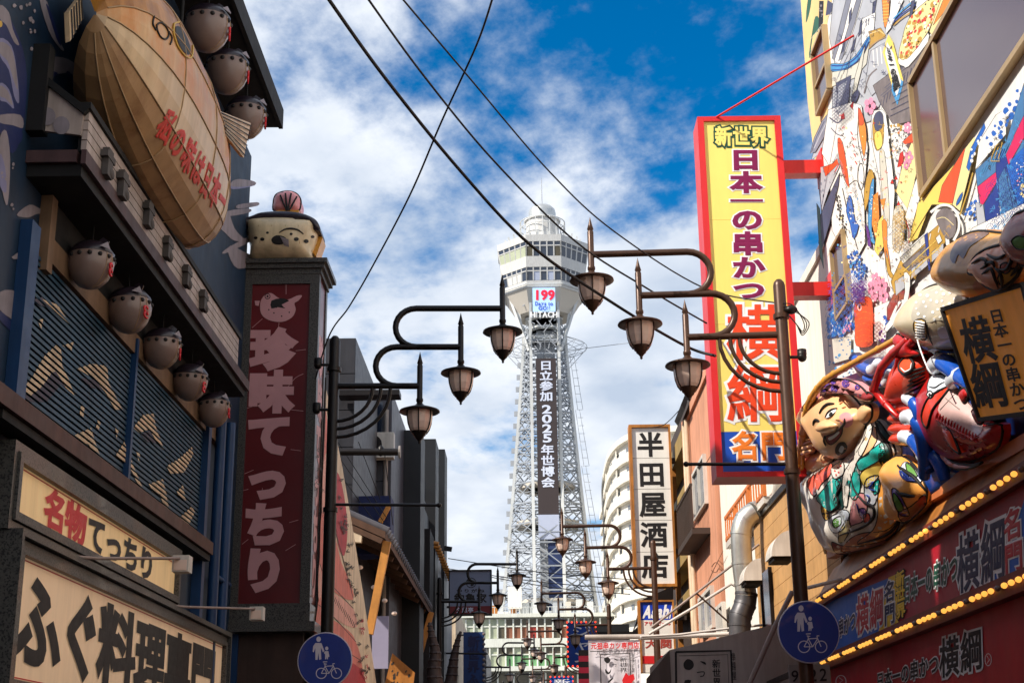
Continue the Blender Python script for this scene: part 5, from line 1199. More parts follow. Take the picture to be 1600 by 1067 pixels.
# arm, hand, rod
shell(FM, 'arm', [(1258, 716), (1272, 704), (1290, 700), (1304, 710), (1300, 724), (1284, 736), (1266, 742), (1258, 732)], 0.11, 'skin', 0.06, 0.16)
hand, bbh = shell(FM, 'hand', [(1250, 690), (1262, 684), (1274, 688), (1278, 698), (1272, 710), (1258, 714), (1250, 706)], 0.07, 'skin_shade', 0.12)
for k, (a, b) in enumerate([((1249, 689), (1264, 682)), ((1249, 696), (1269, 688)), ((1250, 702), (1272, 695)), ((1252, 709), (1270, 703))]):
    g = G(); pa, pb = RP(*a, 0.20), RP(*b, 0.19); g.tube([pa, lerp(pa, pb, .5) + nv * 0.035, pb], [0.022, 0.026, 0.022], 8); g.ell(pa, (0.022,) * 3, 8, 6); g.ell(pb, (0.022,) * 3, 8, 6); FM.part('finger', g, M('skin'), hand)
g = G(); pa, pb = RP(1264, 713, 0.17), RP(1250, 699, 0.25); g.tube([pa, pb], [0.028, 0.022], 8); g.ell(pb, (0.022,) * 3, 8, 6); FM.part('thumb', g, M('skin'), hand)
# head
head, bh = shell(FM, 'head', [(1263, 642), (1270, 626), (1288, 614), (1314, 608), (1332, 618), (1346, 634), (1354, 652), (1352, 672), (1344, 690), (1332, 706), (1318, 716), (1306, 714), (1298, 700), (1288, 684), (1274, 668), (1266, 654)], 0.24, 'skin', 0.12, 0.30, res=0.03)
nose, bn_ = shell(FM, 'nose', [(1284, 668), (1288, 656), (1297, 654), (1306, 660), (1308, 668), (1300, 676), (1290, 676)], 0.10, 'skin', 0.33, None, head, False)
shell(FM, 'ear', [(1344, 640), (1354, 630), (1363, 638), (1362, 654), (1352, 662)], 0.06, 'skin', 0.20, None, head)
mark(FM, 'jaw_shade', head, bh, [(1304, 712), (1312, 696), (1326, 690), (1344, 680), (1336, 700), (1320, 714)], 'skin_shade', 0.003, False)
mark(FM, 'blush', head, bh, [(1312, 650), (1322, 644), (1332, 650), (1332, 662), (1322, 668), (1313, 662)], 'band_pink', 0.003, False)
mark(FM, 'mouth', head, bh, [(1291, 682), (1299, 678), (1308, 674), (1316, 664), (1316, 676), (1308, 688), (1299, 694), (1293, 690)], 'crest_red', 0.005)
mark(FM, 'teeth', head, bh, [(1295, 683), (1303, 679), (1311, 673), (1312, 676), (1305, 683), (1297, 687)], 'letter_white', 0.008, False)
mark(FM, 'beard', head, bh, [(1305, 702), (1310, 692), (1320, 690), (1324, 698), (1318, 708), (1308, 710)], 'ink_soft', 0.005, False); mark(FM, 'beard', head, bh, [(1311, 703), (1315, 695), (1319, 698), (1316, 706)], 'mural_palegrey', 0.008, False)
stroke(FM, 'moustache', head, bh, [(1306, 674), (1314, 668), (1320, 660), (1320, 654)], 'ink_soft', 0.014); stroke(FM, 'moustache', head, bh, [(1290, 680), (1288, 688), (1291, 696)], 'ink_soft', 0.012)
stroke(FM, 'eyebrow', head, bh, [(1281, 646), (1286, 638), (1294, 632), (1304, 631)], 'ink', 0.018); stroke(FM, 'eyebrow', head, bh, [(1271, 664), (1273, 657), (1278, 656), (1283, 661)], 'ink', 0.014)
mark(FM, 'eye_white', head, bh, [(1291, 652), (1295, 645), (1303, 639), (1307, 641), (1301, 649), (1295, 653)], 'letter_white', 0.004, False); stroke(FM, 'eyelid', head, bh, [(1290, 653), (1294, 645), (1301, 640), (1309, 638)], 'ink', 0.010, 0.008); stroke(FM, 'eyelid', head, bh, [(1291, 654), (1299, 651), (1306, 644)], 'ink', 0.006, 0.008); mark(FM, 'pupil', head, bh, [(1296, 649), (1299, 644), (1302, 645), (1300, 649)], 'ink', 0.010, False)
stroke(FM, 'eyelid', head, bh, [(1278, 671), (1281, 668), (1286, 670)], 'ink', 0.009, 0.008); stroke(FM, 'laugh_line', head, bh, [(1306, 656), (1314, 656), (1320, 662)], 'skin_shade', 0.008); stroke(FM, 'laugh_line', head, bh, [(1316, 638), (1322, 636)], 'skin_shade', 0.007); stroke(FM, 'laugh_line', head, bh, [(1312, 632), (1318, 628)], 'skin_shade', 0.007)
# headband with spiral print
hb, bhb = shell(FM, 'headband', [(1261, 650), (1263, 632), (1273, 614), (1290, 603), (1312, 598), (1334, 602), (1350, 612), (1346, 620), (1318, 614), (1292, 620), (1274, 634), (1268, 648)], 0.14, 'band_pink', 0.22, 0.12)
hf, bhf = shell(FM, 'headband_fold', [(1284, 604), (1294, 595), (1310, 592), (1332, 596), (1348, 606), (1356, 618), (1336, 612), (1306, 602)], 0.08, 'band_pink', 0.24, None, hb)
mark(FM, 'headband_patch', hb, bhf, [(1286, 603), (1297, 595), (1306, 597), (1302, 604), (1292, 606)], 'band_purple'); mark(FM, 'headband_patch', hb, bhb, [(1262, 649), (1264, 634), (1272, 630), (1269, 646)], 'band_purple'); mark(FM, 'headband_patch', hb, bhb, [(1282, 618), (1284, 610), (1292, 608), (1288, 618)], 'band_purple')
shell(FM, 'headband_tail', [(1340, 608), (1356, 612), (1366, 618), (1362, 628), (1348, 626), (1340, 618)], 0.05, 'crest_red', 0.22, None, hb)
for c, r, bv in (((1273, 624), 2.4, bhb), ((1273, 624), 5.0, bhb), ((1304, 608), 2.2, bhb), ((1304, 608), 4.6, bhb), ((1322, 600), 2.2, bhf), ((1322, 600), 5.0, bhf), ((1340, 606), 3.0, bhf)): stroke(FM, 'spiral_print', hb, bv, [(c[0] + r * math.cos(u), c[1] + r * math.sin(u)) for u in np.linspace(0, 5.8, 10)], 'band_purple', 0.008, 0.005, False)
# bamboo rod: jointed
rod = smooth_open([RP(1250, 742, 0.20), RP(1252, 700, 0.22), RP(1258, 654, 0.30), RP(1268, 622, 0.32), RP(1290, 594, 0.30), RP(1320, 575, 0.26), RP(1372, 546, 0.22), RP(1432, 512, 0.20)], 4)
RD = Thing('fishing_rod', RP(1250, 742, 0.2), 'curved golden bamboo rod arching above the moulded fisherman head', 'fishing rod')
for i in range(0, len(rod) - 1, 2):
    seg = rod[i:min(i + 3, len(rod))]; r0 = 0.046 - 0.022 * i / len(rod); g = G(); g.tube(seg, r0, 9); RD.part('cane', g, M('bamboo')); g = G(); g.ell(seg[-1], (r0 * 1.15,) * 3, 9, 6); RD.part('joint', g, M('bamboo'))
g = G(); g.tube(smooth_open([RP(1430, 514, 0.2), RP(1436, 540, 0.3), RP(1450, 576, 0.34), RP(1462, 590, 0.3)], 4), 0.006, 5); RD.part('line', g, M('letter_white'))
# ---- waves
WV = Thing('wave_relief', RP(1440, 740), 'moulded blue wave fingers with white curled tips around the fishes', 'sculpture')
for pts, m in (([(1430, 770), (1436, 730), (1456, 708), (1486, 716), (1506, 734), (1490, 756), (1450, 784)], 'wave_blue'), ([(1480, 742), (1510, 728), (1560, 716), (1600, 690), (1640, 660), (1640, 672), (1600, 694), (1500, 754), (1450, 786)], 'wave_deep'), ([(1456, 560), (1490, 552), (1514, 570), (1534, 610), (1546, 650), (1520, 646), (1500, 606), (1470, 584)], 'wave_deep'), ([(1450, 548), (1470, 548), (1478, 566), (1464, 582), (1450, 574)], 'wave_blue'), ([(1330, 552), (1350, 560), (1384, 560), (1398, 580), (1390, 610), (1366, 604), (1344, 584)], 'wave_deep')): shell(WV, 'wave_swell', pts, 0.07, m, 0.03, None, None, False)
def wave(pts, r, off=0.16):
    p = smooth_open([RP(a, b, off) for a, b in pts], 6); n = len(p); k = int(n * 0.62); rs = [r * (0.55 + 0.45 * math.sin(math.pi * min(1, (i + 2) / n) * 0.75)) for i in range(n)]
    g = G(); g.use(M('wave_blue')).tube(p[:k + 1], rs[:k + 1], 10, False); g.use(M('wave_white')).tube(p[k:], rs[k:], 10); g.ell(p[-1], (rs[-1],) * 3, 10, 7); WV.part('wave_finger', g)
for pts, r, o in (([(1444, 745), (1446, 705), (1440, 668), (1430, 652), (1417, 652)], 0.075, .22), ([(1438, 668), (1436, 642), (1428, 627), (1418, 622)], 0.062, .22), ([(1454, 735), (1440, 704), (1426, 686), (1412, 682)], 0.066, .2), ([(1336, 560), (1348, 574), (1364, 578), (1372, 568)], 0.055, .08), ([(1352, 590), (1370, 600), (1386, 596), (1390, 584)], 0.05, .08), ([(1508, 604), (1492, 580), (1472, 566), (1460, 572)], 0.075, .14), ([(1536, 634), (1518, 600), (1500, 588), (1488, 596)], 0.07, .14), ([(1544, 656), (1530, 628), (1514, 614)], 0.06, .14), ([(1476, 750), (1468, 722), (1454, 706), (1442, 712)], 0.07, .16)): wave(pts, r, o)
# ---- red lobster
LO = Thing('lobster_relief', RP(1410, 700), 'moulded bright red lobster with raised claws between fisherman and sea bream', 'sculpture')
hd, bl1 = shell(LO, 'head', [(1392, 630), (1400, 596), (1408, 566), (1420, 552), (1440, 550), (1452, 566), (1454, 598), (1446, 618), (1430, 626), (1408, 634)], 0.16, 'shell_red', 0.14, 0.2)
mark(LO, 'eye_ring', hd, bl1, [(1406, 572), (1412, 562), (1422, 560), (1428, 568), (1426, 578), (1416, 584), (1408, 580)], 'mural_vermil', 0.008, True, 0.012); stroke(LO, 'eye_ring', hd, bl1, [(1410, 575), (1416, 580), (1424, 576), (1426, 568)], 'letter_white', 0.007, 0.014)
for k in range(6): stroke(LO, 'gill_line', hd, bl1, [(1414 + 2 * k, 616 - 7 * k), (1430, 608 - 6 * k), (1446, 598 - 5 * k)], 'ink', 0.009, 0.006)
mark(LO, 'cheek', hd, bl1, [(1412, 590), (1428, 584), (1446, 588), (1446, 606), (1428, 616), (1412, 614)], 'robe_coral', 0.003, False)
for pts in ([(1398, 552), (1410, 538), (1424, 528), (1434, 532), (1428, 544), (1440, 552), (1424, 558), (1408, 560)], [(1406, 542), (1402, 522), (1412, 526), (1420, 538), (1430, 522), (1434, 536), (1420, 548)]): shell(LO, 'horn', pts, 0.06, 'bream_red', 0.22)
for y, w in ((634, 0), (650, 1), (666, 2), (682, 3)): shell(LO, 'tail_segment', [(1396 + w, y - 4), (1414, y - 12), (1434, y - 6), (1438, y + 8), (1420, y + 14), (1399 + w, y + 10)], 0.09, 'shell_red', 0.12)
for pts, rs in (([(1418, 532, .24), (1396, 552, .28), (1377, 574, .28), (1365, 608, .27), (1384, 630, .26), (1402, 650, .22)], [0.034, 0.038, 0.036, 0.04, 0.036, 0.02]), ([(1404, 560, .26), (1398, 590, .27), (1396, 616, .24)], [0.026, 0.026, 0.02])):
    g = G(); g.tube([RP(*p) for p in pts], rs, 8)
    for p, r in zip(pts, rs): g.ell(RP(*p), (r * 1.05,) * 3, 8, 6)
    LO.part('feeler', g, M('bream_red'))
# ---- red sea bream
BR = Thing('sea_bream_relief', RP(1500, 720), 'moulded red sea bream with pale belly leaping head up beside the brown box sign', 'sculpture')
bo, bb3 = shell(BR, 'body', [(1438, 644), (1442, 606), (1452, 588), (1470, 583), (1490, 594), (1504, 614), (1524, 640), (1540, 662), (1566, 664), (1562, 696), (1540, 712), (1510, 722), (1486, 716), (1464, 698), (1450, 674), (1440, 658)], 0.16, 'bream_red', 0.10, 0.34, res=0.035)
mark(BR, 'belly', bo, bb3, [(1466, 640), (1478, 618), (1492, 606), (1506, 622), (1526, 646), (1536, 664), (1528, 680), (1500, 672), (1480, 658)], 'bream_belly', 0.004, False)
mark(BR, 'mouth', bo, bb3, [(1450, 606), (1456, 589), (1472, 586), (1488, 596), (1480, 606), (1466, 610), (1456, 622)], 'wave_white', 0.006, True); mark(BR, 'gill', bo, bb3, [(1441, 650), (1450, 624), (1466, 612), (1484, 605), (1474, 620), (1458, 640), (1449, 668)], 'shell_red', 0.005, True, 0.011)
stroke(BR, 'mouth_line', bo, bb3, [(1452, 604), (1462, 606), (1472, 600), (1484, 596)], 'ink', 0.008); mark(BR, 'eye', bo, bb3, [(1450, 616), (1455, 611), (1459, 616), (1455, 622)], 'letter_white', 0.010); mark(BR, 'pupil', bo, bb3, [(1453, 617), (1455, 614), (1457, 617), (1455, 619)], 'ink', 0.014, False, sm=0)
for k in range(14): u = k / 13; stroke(BR, 'scale_mark', bo, bb3, [(1466 + 60 * u, 644 + 34 * u), (1464 + 60 * u, 654 + 34 * u), (1470 + 58 * u, 660 + 30 * u)], 'bream_red', 0.012, 0.006)
for i in range(5):
    for k in range(6): x, y = 1474 + 12 * k + 4 * (i % 2), 668 + 8 * i + 3 * k; stroke(BR, 'scale_mark', bo, bb3, [(x, y), (x + 4, y + 4), (x + 8, y + 2)], 'crest_red', 0.005, 0.004)
for a, b in (((1478, 622), (1500, 640)), ((1492, 612), (1514, 630)), ((1470, 640), (1500, 608))): stroke(BR, 'joint_line', bo, bb3, [a, b], 'plate_grey', 0.004, 0.005, False)
shell(BR, 'fin', [(1474, 668), (1486, 672), (1498, 700), (1500, 708), (1486, 696)], 0.03, 'shell_red', 0.24, None, bo); shell(BR, 'fin', [(1470, 704), (1490, 722), (1520, 726), (1536, 722), (1510, 733), (1484, 728)], 0.03, 'band_pink', 0.16, None, bo)
shell(BR, 'fin', [(1500, 614), (1508, 606), (1514, 618), (1508, 630)], 0.03, 'bream_red', 0.2, None, bo); shell(BR, 'fin', [(1520, 642), (1532, 638), (1538, 656), (1530, 662)], 0.03, 'bream_red', 0.2, None, bo)
# ---- speckled puffer above
PU = Thing('puffer_relief', RP(1480, 540), 'moulded grey white spotted pufferfish above the red lobster', 'sculpture')
pb_, bp1 = shell(PU, 'body', [(1423, 500), (1428, 472), (1446, 452), (1470, 444), (1498, 450), (1518, 474), (1522, 500), (1514, 530), (1490, 546), (1460, 542), (1438, 528)], 0.26, 'puffer_cream', 0.08, 0.34, res=0.04)
mark(PU, 'back', pb_, bp1, [(1425, 500), (1430, 474), (1447, 454), (1470, 446), (1496, 452), (1516, 476), (1518, 496), (1490, 506), (1470, 500), (1448, 504)], 'puffer_grey', 0.003, False)
random.seed(3); used = []
while len(used) < 34:
    a, b = random.uniform(1426, 1518), random.uniform(450, 504)
    if ((a - 1472) / 44) ** 2 + ((b - 478) / 27) ** 2 < 0.95 and all((a - u) ** 2 + (b - w) ** 2 > 60 for u, w in used):
        used.append((a, b)); r = random.uniform(1.4, 2.6); mark(PU, 'white_spot', pb_, bp1, [(a + r * math.cos(t), b + r * math.sin(t)) for t in np.linspace(0, 5.4, 7)], 'letter_white', 0.006, False, sm=0)
mark(PU, 'fin', pb_, bp1, [(1430, 502), (1446, 500), (1449, 526), (1442, 530), (1430, 518)], 'mural_ochre', 0.006)
for k in range(7): stroke(PU, 'fin_ray', pb_, bp1, [(1447, 504 + 3.6 * k), (1432, 502 + 4.0 * k)], 'letter_white', 0.010, 0.010)
stroke(PU, 'body_line', pb_, bp1, [(1450, 506), (1452, 524), (1458, 538)], 'ink_soft', 0.006); mark(PU, 'belly_light', pb_, bp1, [(1466, 512), (1486, 510), (1490, 524), (1470, 528)], 'letter_white', 0.004, False)
# ---- golden brown fish face
GO = Thing('puffer_relief', RP(1560, 440), 'moulded golden brown fish face above the brown box sign', 'sculpture')
gb, bg1 = shell(GO, 'body', [(1482, 420), (1486, 390), (1504, 370), (1530, 361), (1564, 364), (1600, 366), (1640, 380), (1640, 440), (1590, 460), (1550, 468), (1512, 462), (1490, 446)], 0.26, 'gourd', 0.16, 0.40, res=0.045)
mark(GO, 'crown', gb, bg1, [(1485, 402), (1492, 382), (1512, 367), (1546, 363), (1534, 374), (1516, 386), (1506, 404), (1498, 398), (1492, 412)], 'gourd_dark', 0.004, False); mark(GO, 'dark_patch', gb, bg1, [(1520, 446), (1536, 430), (1552, 440), (1546, 456), (1530, 460)], 'robe_brown', 0.004, False)
fcx, bg2 = shell(GO, 'face_plate', [(1514, 426), (1522, 404), (1540, 390), (1566, 382), (1592, 376), (1602, 396), (1592, 430), (1562, 454), (1540, 446), (1526, 430)], 0.06, 'robe_brown', 0.38, 0.1, gb)
for pts in ([(1520, 412), (1536, 404), (1544, 412), (1534, 420)], [(1536, 428), (1550, 420), (1556, 434), (1560, 448)], [(1556, 418), (1566, 428), (1566, 448)], [(1544, 398), (1560, 404), (1572, 398)], [(1570, 392), (1582, 404), (1574, 420), (1562, 420)], [(1540, 412), (1552, 410), (1556, 418)], [(1580, 430), (1590, 416), (1596, 396)]): stroke(GO, 'face_line', fcx, bg2, pts, 'ink', 0.013, 0.008)
mark(GO, 'eye', fcx, bg2, [(1565, 414), (1574, 410), (1580, 417), (1575, 426), (1566, 424)], 'robe_rust', 0.006); mark(GO, 'snout', fcx, bg2, [(1562, 428), (1590, 418), (1588, 432), (1566, 446)], 'mural_ochre', 0.005)
gm, bg3 = shell(GO, 'jewel', [(1570, 374), (1582, 342), (1600, 330), (1640, 326), (1640, 396), (1604, 416), (1584, 400)], 0.10, 'crest_red', 0.40, 0.2, gb)
mark(GO, 'leaf', gm, bg3, [(1582, 376), (1594, 368), (1608, 374), (1604, 388), (1590, 388)], 'mural_leaf', 0.006)
# ---- brown box sign
BX = Thing('box_sign', RP(1540, 660), 'brown box sign reading 日本一の串かつ 横綱 hung below the golden fish face', 'sign')
q = [RP(1474, 483, 0.34), RP(1600, 444, 0.34), RP(1648, 640, 0.34), RP(1532, 655, 0.34)]
g = G(); g.prism(q, -nv * 0.30); BX.part('case', g, M('box_tan'))
for i in range(4):
    g = G(); g.bar(q[i] + nv * 0.006, q[(i + 1) % 4] + nv * 0.006, 0.03, 0.03, up=nv); BX.part('edge_strip', g, ink)
lettering(BX, '横綱', [RP(1496, 500, .342), RP(1542, 490, .342), RP(1580, 634, .342), RP(1528, 638, .342)], ink, 'v', 0.03, fill=0.98)
lettering(BX, '日本一の串かつ', [RP(1544, 484, .342), RP(1566, 480, .342), RP(1612, 640, .342), RP(1588, 644, .342)], ink, 'v', 0.03, fill=0.95)
# ================================================================== lit shop front: name boards and bulb rows
SF = Thing('skewer_shop', (3.4, 12, 0), 'maroon shop front with rows of glowing bulbs and outlined lettering below the relief', 'shop')
XF = 3.34
zt1, zt0 = 3.56, 2.90
g = G(); g.box(XF + 0.02, XR, -9, 16.45, 2.95, 3.50); SF.part('name_board', g, M('shop_maroon'))
g = G(); g.box(XF - 0.04, XR, -9, 16.5, 3.501, 3.62); SF.part('upper_rail', g, M('bulb_rail'))
g = G(); g.box(XF - 0.04, XR, -9, 16.5, 2.80, 2.949); SF.part('lower_rail', g, M('bulb_rail'))
g = G(); g.hexa([(XF - 0.02, -9, 3.621), (XF - 0.02, 16.5, 3.621), (3.56, 16.5, 4.0), (3.56, -9, 4.0)], [(3.60, -9, 3.60), (3.60, 16.5, 3.60), (3.60, 16.5, 4.02), (3.60, -9, 4.02)]); SF.part('sloped_ledge', g, M('ledge_tan'))
g = G(); g.box(XF + 0.05, XR, -9, 16.45, 0, 2.799); SF.part('lower_board', g, M('shop_red'))
gb0 = G(); gb0.lathe([(0.0, 0.024), (0.011, 0.021), (0.019, 0.012), (0.022, 0.001), (0.018, -0.012), (0.010, -0.02)], (0, 0, 0), 9, axis=(-1, 0, -0.2))
bulb = dead = None; random.seed(5)
for zz in (3.56, 2.875):
    y = 9.0; i = 0
    while y < 16.5:
        on = (i % 5 != 2)
        if on and bulb is None: o = mesh_obj('bulb', gb0, M('bulb_glow')); o.parent = SF.o; bulb = o
        elif not on and dead is None: o = mesh_obj('bulb', gb0, M('bulb_dead')); o.parent = SF.o; dead = o
        else: o = link_copy(bulb if on else dead, 'bulb', SF.o)
        o.location = (np.array([XF - 0.062, y, zz]) - SF.base).tolist(); y += 0.15; i += 1
xq = XF + 0.018
def fq(y0, y1, z0, z1): return [np.array([xq, y1, z1]), np.array([xq, y0, z1]), np.array([xq, y0, z0]), np.array([xq, y1, z0])]
def bq(pts): return [WX(xq, -1)(*p) for p in pts]
P = Paint(WX(xq, -1), 0.001)
P.shape(M('shop_blue'), [(1290, 942), (1390, 902), (1384, 986), (1290, 1024)], 0); P.shape(M('shop_yellow'), [(1388, 902), (1402, 896), (1404, 976), (1372, 990)], 0); P.shape(M('shop_blue'), [(1545, 910), (1574, 868), (1600, 780), (1640, 750), (1640, 880)], 0)
P.done(SF, 'colour_field', None, 'stuff')
lettering(SF, 'の串かつ', bq([(1302, 972), (1338, 948), (1338, 984), (1302, 1002)]), M('letter_navy'), 'h', 0.03, M('letter_outline'), 0.055, eps=0.003)
lettering(SF, '横綱', bq([(1338, 930), (1382, 912), (1382, 976), (1338, 996)]), M('shop_red'), 'h', 0.022, M('letter_outline'), 0.055, eps=0.003)
lettering(SF, '名門', bq([(1382, 908), (1400, 902), (1400, 972), (1382, 980)]), M('letter_navy'), 'v', 0.03, M('letter_outline'), 0.055, eps=0.003)
lettering(SF, '新世界', bq([(1400, 894), (1414, 888), (1416, 962), (1402, 968)]), M('shop_yellow'), 'v', 0.05, M('ink'), 0.08, eps=0.003)
lettering(SF, '日本一の串かつ', bq([(1413, 900), (1498, 858), (1498, 908), (1413, 944)]), M('letter_green'), 'h', 0.03, M('letter_outline'), 0.06, eps=0.003)
lettering(SF, '横綱', bq([(1494, 836), (1574, 798), (1574, 906), (1496, 932)]), M('letter_navy'), 'h', 0.022, M('letter_outline'), 0.055, eps=0.003)
lettering(SF, '名門', bq([(1568, 800), (1598, 784), (1602, 890), (1570, 900)]), M('shop_red'), 'v', 0.035, M('letter_outline'), 0.06, eps=0.003)
xq = XF + 0.048
lettering(SF, '日本一の串かつ', bq([(1370, 1050), (1468, 1016), (1468, 1052), (1370, 1080)]), M('ink'), 'h', 0.025, M('letter_outline'), 0.055, eps=0.003)
lettering(SF, '横綱', bq([(1468, 996), (1536, 976), (1538, 1046), (1468, 1062)]), M('ink'), 'h', 0.022, M('letter_outline'), 0.055, eps=0.003)
P = Paint(WX(xq, -1), 0.003)
P.ring(M('letter_outline'), (1314, 1064), 8, 1.2, 16, 1.2); P.line(M('letter_outline'), [(1311, 1058), (1317, 1062), (1312, 1066), (1317, 1070)], 1.0); P.ring(M('letter_outline'), (1544, 1030), 5, 0.9, 16, 1.9); P.line(M('letter_outline'), [(1542, 1024), (1546, 1030), (1542, 1036)], 0.8)
P.done(SF, 'round_mark', None, 'stuff')
# ================================================================== street lamps: a post with three hanging lanterns on looped arms
def lamp_geo():
    """traced on the vertical plane across the street through the first left post; local x runs out over the street"""
    YP = 16.2; base = ony(515, 850, YP); bx = base[0]
    def q(px, py):
        p = ony(px, py, YP); return np.array([p[0] - (-2.27), 0.0, p[2]])
    return q
LQ = lamp_geo()
def make_lamp(loc, label, group, sgn=1, metal='iron_brown'):
    T = Thing('street_lamp', loc, label, 'street lamp', group); S_ = lambda p: np.array([p[0] * sgn, p[1], p[2]])
    q = lambda px, py: S_(LQ(px, py)); H = 6.72
    g = G(); g.lathe([(0.09, 0.0), (0.09, 0.5), (0.075, 0.55), (0.072, 2.0), (0.072, 4.6), (0.066, 4.65), (0.064, H - 0.05), (0.055, H - 0.01), (0.03, H + 0.02), (0.0, H + 0.03)], (0, 0, 0), 14); T.part('post', g, M(metal), local=True)
    for z in (2.95, 4.62, 6.3):
        g = G(); g.lathe([(0.085, z), (0.085, z + 0.05)], (0, 0, 0), 14); T.part('post_collar', g, M(metal), local=True)
    r = 0.037
    def u_bend(y_lo, y_hi, x_left, x_end, x_start):
        cy = (y_lo + y_hi) / 2; rad = (y_lo - y_hi) / 2; pts = [(x_start, y_lo)]
        for k in range(0, 13):
            a = math.pi / 2 + math.pi * k / 12; pts.append((x_left + rad * 1.08 + rad * 1.08 * math.cos(a), cy + rad * math.sin(a)))
        pts.append((x_end, y_hi)); return pts
    arms = [[(523, 603), (656, 603)], u_bend(603, 542, 587, 720, 640), u_bend(542, 482, 618, 785, 672)]
    for a in arms:
        g = G(); g.tube([q(*p) for p in a], r, 10); T.part('arm', g, M(metal), local=True)
    for x0, y0 in ((582, 658), (595, 670), (610, 683)):
        g = G(); cx = 523; pts = [(cx + (x0 - cx) * math.sin(t), 606 + (y0 - 606) * (1 - (1 - math.cos(t)))) for t in np.linspace(0.02, math.pi / 2, 9)]
        g.tube([q(*p) for p in pts], 0.022, 8); T.part('brace', g, M(metal), local=True)
    for (x, ytip, yhat) in ((656, 549, 640), (720, 488, 580), (785, 428, 516)):
        c = q(x, yhat); c[0] = q(x, (ytip + yhat) / 2)[0]; zt = q(x, ytip)[2] - c[2]
        L = bpy.data.objects.new('lantern', None)
        g = G(); g.lathe([(0.0, zt), (0.020, zt - 0.09), (0.036, zt - 0.15), (0.026, zt - 0.16), (0.034, zt - 0.18), (0.034, 0.14), (0.042, 0.13), (0.042, 0.10), (0.034, 0.09), (0.036, 0.06)], c, 12); st_ = T.part('stem', g, M(metal), local=True)
        g = G(); g.lathe([(0.036, 0.075), (0.06, 0.05), (0.10, 0.035), (0.17, 0.012), (0.235, -0.012), (0.24, -0.028), (0.232, -0.034), (0.15, -0.02), (0.0, -0.015)], c, 24); T.part('hood', g, M(metal), st_, local=True)
        g = G(); g.lathe([(0.150, -0.021), (0.152, -0.08), (0.142, -0.16), (0.118, -0.235), (0.09, -0.275), (0.0, -0.277)], c, 12, False); T.part('glass', g, M('lamp_glass'), st_, local=True)
        for k in range(6):
            t = 2 * math.pi * (k + 0.5) / 6; g = G(); g.tube([c + np.array([math.cos(t) * rr, math.sin(t) * rr, z]) for rr, z in ((0.158, -0.02), (0.160, -0.08), (0.150, -0.16), (0.125, -0.235), (0.09, -0.285))], 0.008, 5); T.part('glass_bar', g, M(metal), st_, local=True)
        g = G(); g.lathe([(0.098, -0.262), (0.098, -0.275), (0.075, -0.295), (0.075, -0.31), (0.055, -0.325), (0.052, -0.34), (0.03, -0.36), (0.012, -0.385), (0.016, -0.40), (0.0, -0.415)], c, 12); T.part('finial', g, M(metal), st_, local=True)
        bpy.data.objects.remove(L)
    return T.o
GRP = 'street lamps with three lanterns'
lampL = make_lamp((-2.27, 16.2, 0), 'dark street lamp with three lanterns beside the maroon pillar sign', GRP, 1, 'iron_black')  # black metal puts the left side's shade into the lamp colour
lampR = make_lamp((2.73, 14.42, 0), 'bronze street lamp with three lanterns standing before the tall yellow sign', GRP, -1, 'iron_brown')
def lamp_at(px, py, side, lab):
    p = onz(px, py, 6.72); src = lampL if side < 0 else lampR
    return copy_thing(src, 'street_lamp', (float(p[0]), float(p[1]), 0.0), lab, rz=random.uniform(-.05, .05))
lamp_at(687, 903, -1, 'dark street lamp with three lanterns in front of the grey tortoise sign')
lamp_at(1020, 845, 1, 'bronze street lamp with three lanterns before the white liquor shop sign')
lamp_at(951, 944, 1, 'dark street lamp with three lanterns reaching over the blue bulb framed sign')
lamp_at(757, 1018, -1, 'small far street lamp with three lanterns beside the blue vertical banner')
lamp_at(908, 1000, 1, 'small far street lamp with three lanterns just beyond the blue bulb framed sign')
lamp_at(786, 1064, -1, 'tiny far street lamp low before the pale tower base building')
lamp_at(884, 1040, 1, 'tiny far street lamp behind the small blue sign with red bulbs')
# cameras and cable loops on the two near posts
def gadget(nm, px, py, y, s, lab):
    c = ony(px, py, y); T = Thing(nm, c, lab, 'camera'); g = G(); g.tube([c + np.array([-0.02 * s, 0, 0]), c + np.array([0.10 * s, 0, 0])], 0.018, 7); T.part('bracket', g, M('iron_black')); g = G(); e = c + np.array([0.13 * s, 0, 0]); g.ell(e, (0.05, 0.05, 0.055), 10, 8); T.part('housing', g, M('iron_black')); g = G(); g.lathe([(0.05, 0), (0.05, 0.06), (0.0, 0.062)], e + np.array([0, 0, 0.02]), 10); T.part('cap', g, M('iron_black'))
gadget('security_camera', 1234, 558, 14.42, 1, 'small black dome camera on the bronze lamp post')
gadget('security_camera', 514, 570, 16.2, -1, 'small black dome camera high on the dark lamp post')
gadget('security_camera', 512, 640, 16.2, -1, 'small black dome camera half way up the dark lamp post')
T = Thing('cable_bundle', ony(1226, 480, 14.42), 'looped black cables tied to the top of the bronze lamp post', 'cable')
for k in range(3):
    g = G(); g.tube(smooth_open([ony(1224, 474 + 5 * k, 14.36), ony(1240, 478 + 4 * k, 14.34), ony(1256 + 4 * k, 504, 14.34), ony(1254, 518 + 3 * k, 14.34), ony(1244, 506, 14.34), ony(1230, 490, 14.36)], 5), 0.006, 5); T.part('cable_loop', g, M('cable'))
g = G(); g.ell(ony(1236, 484, 14.36), (0.07, 0.05, 0.05), 10, 7); T.part('joint_box', g, M('iron_black'))
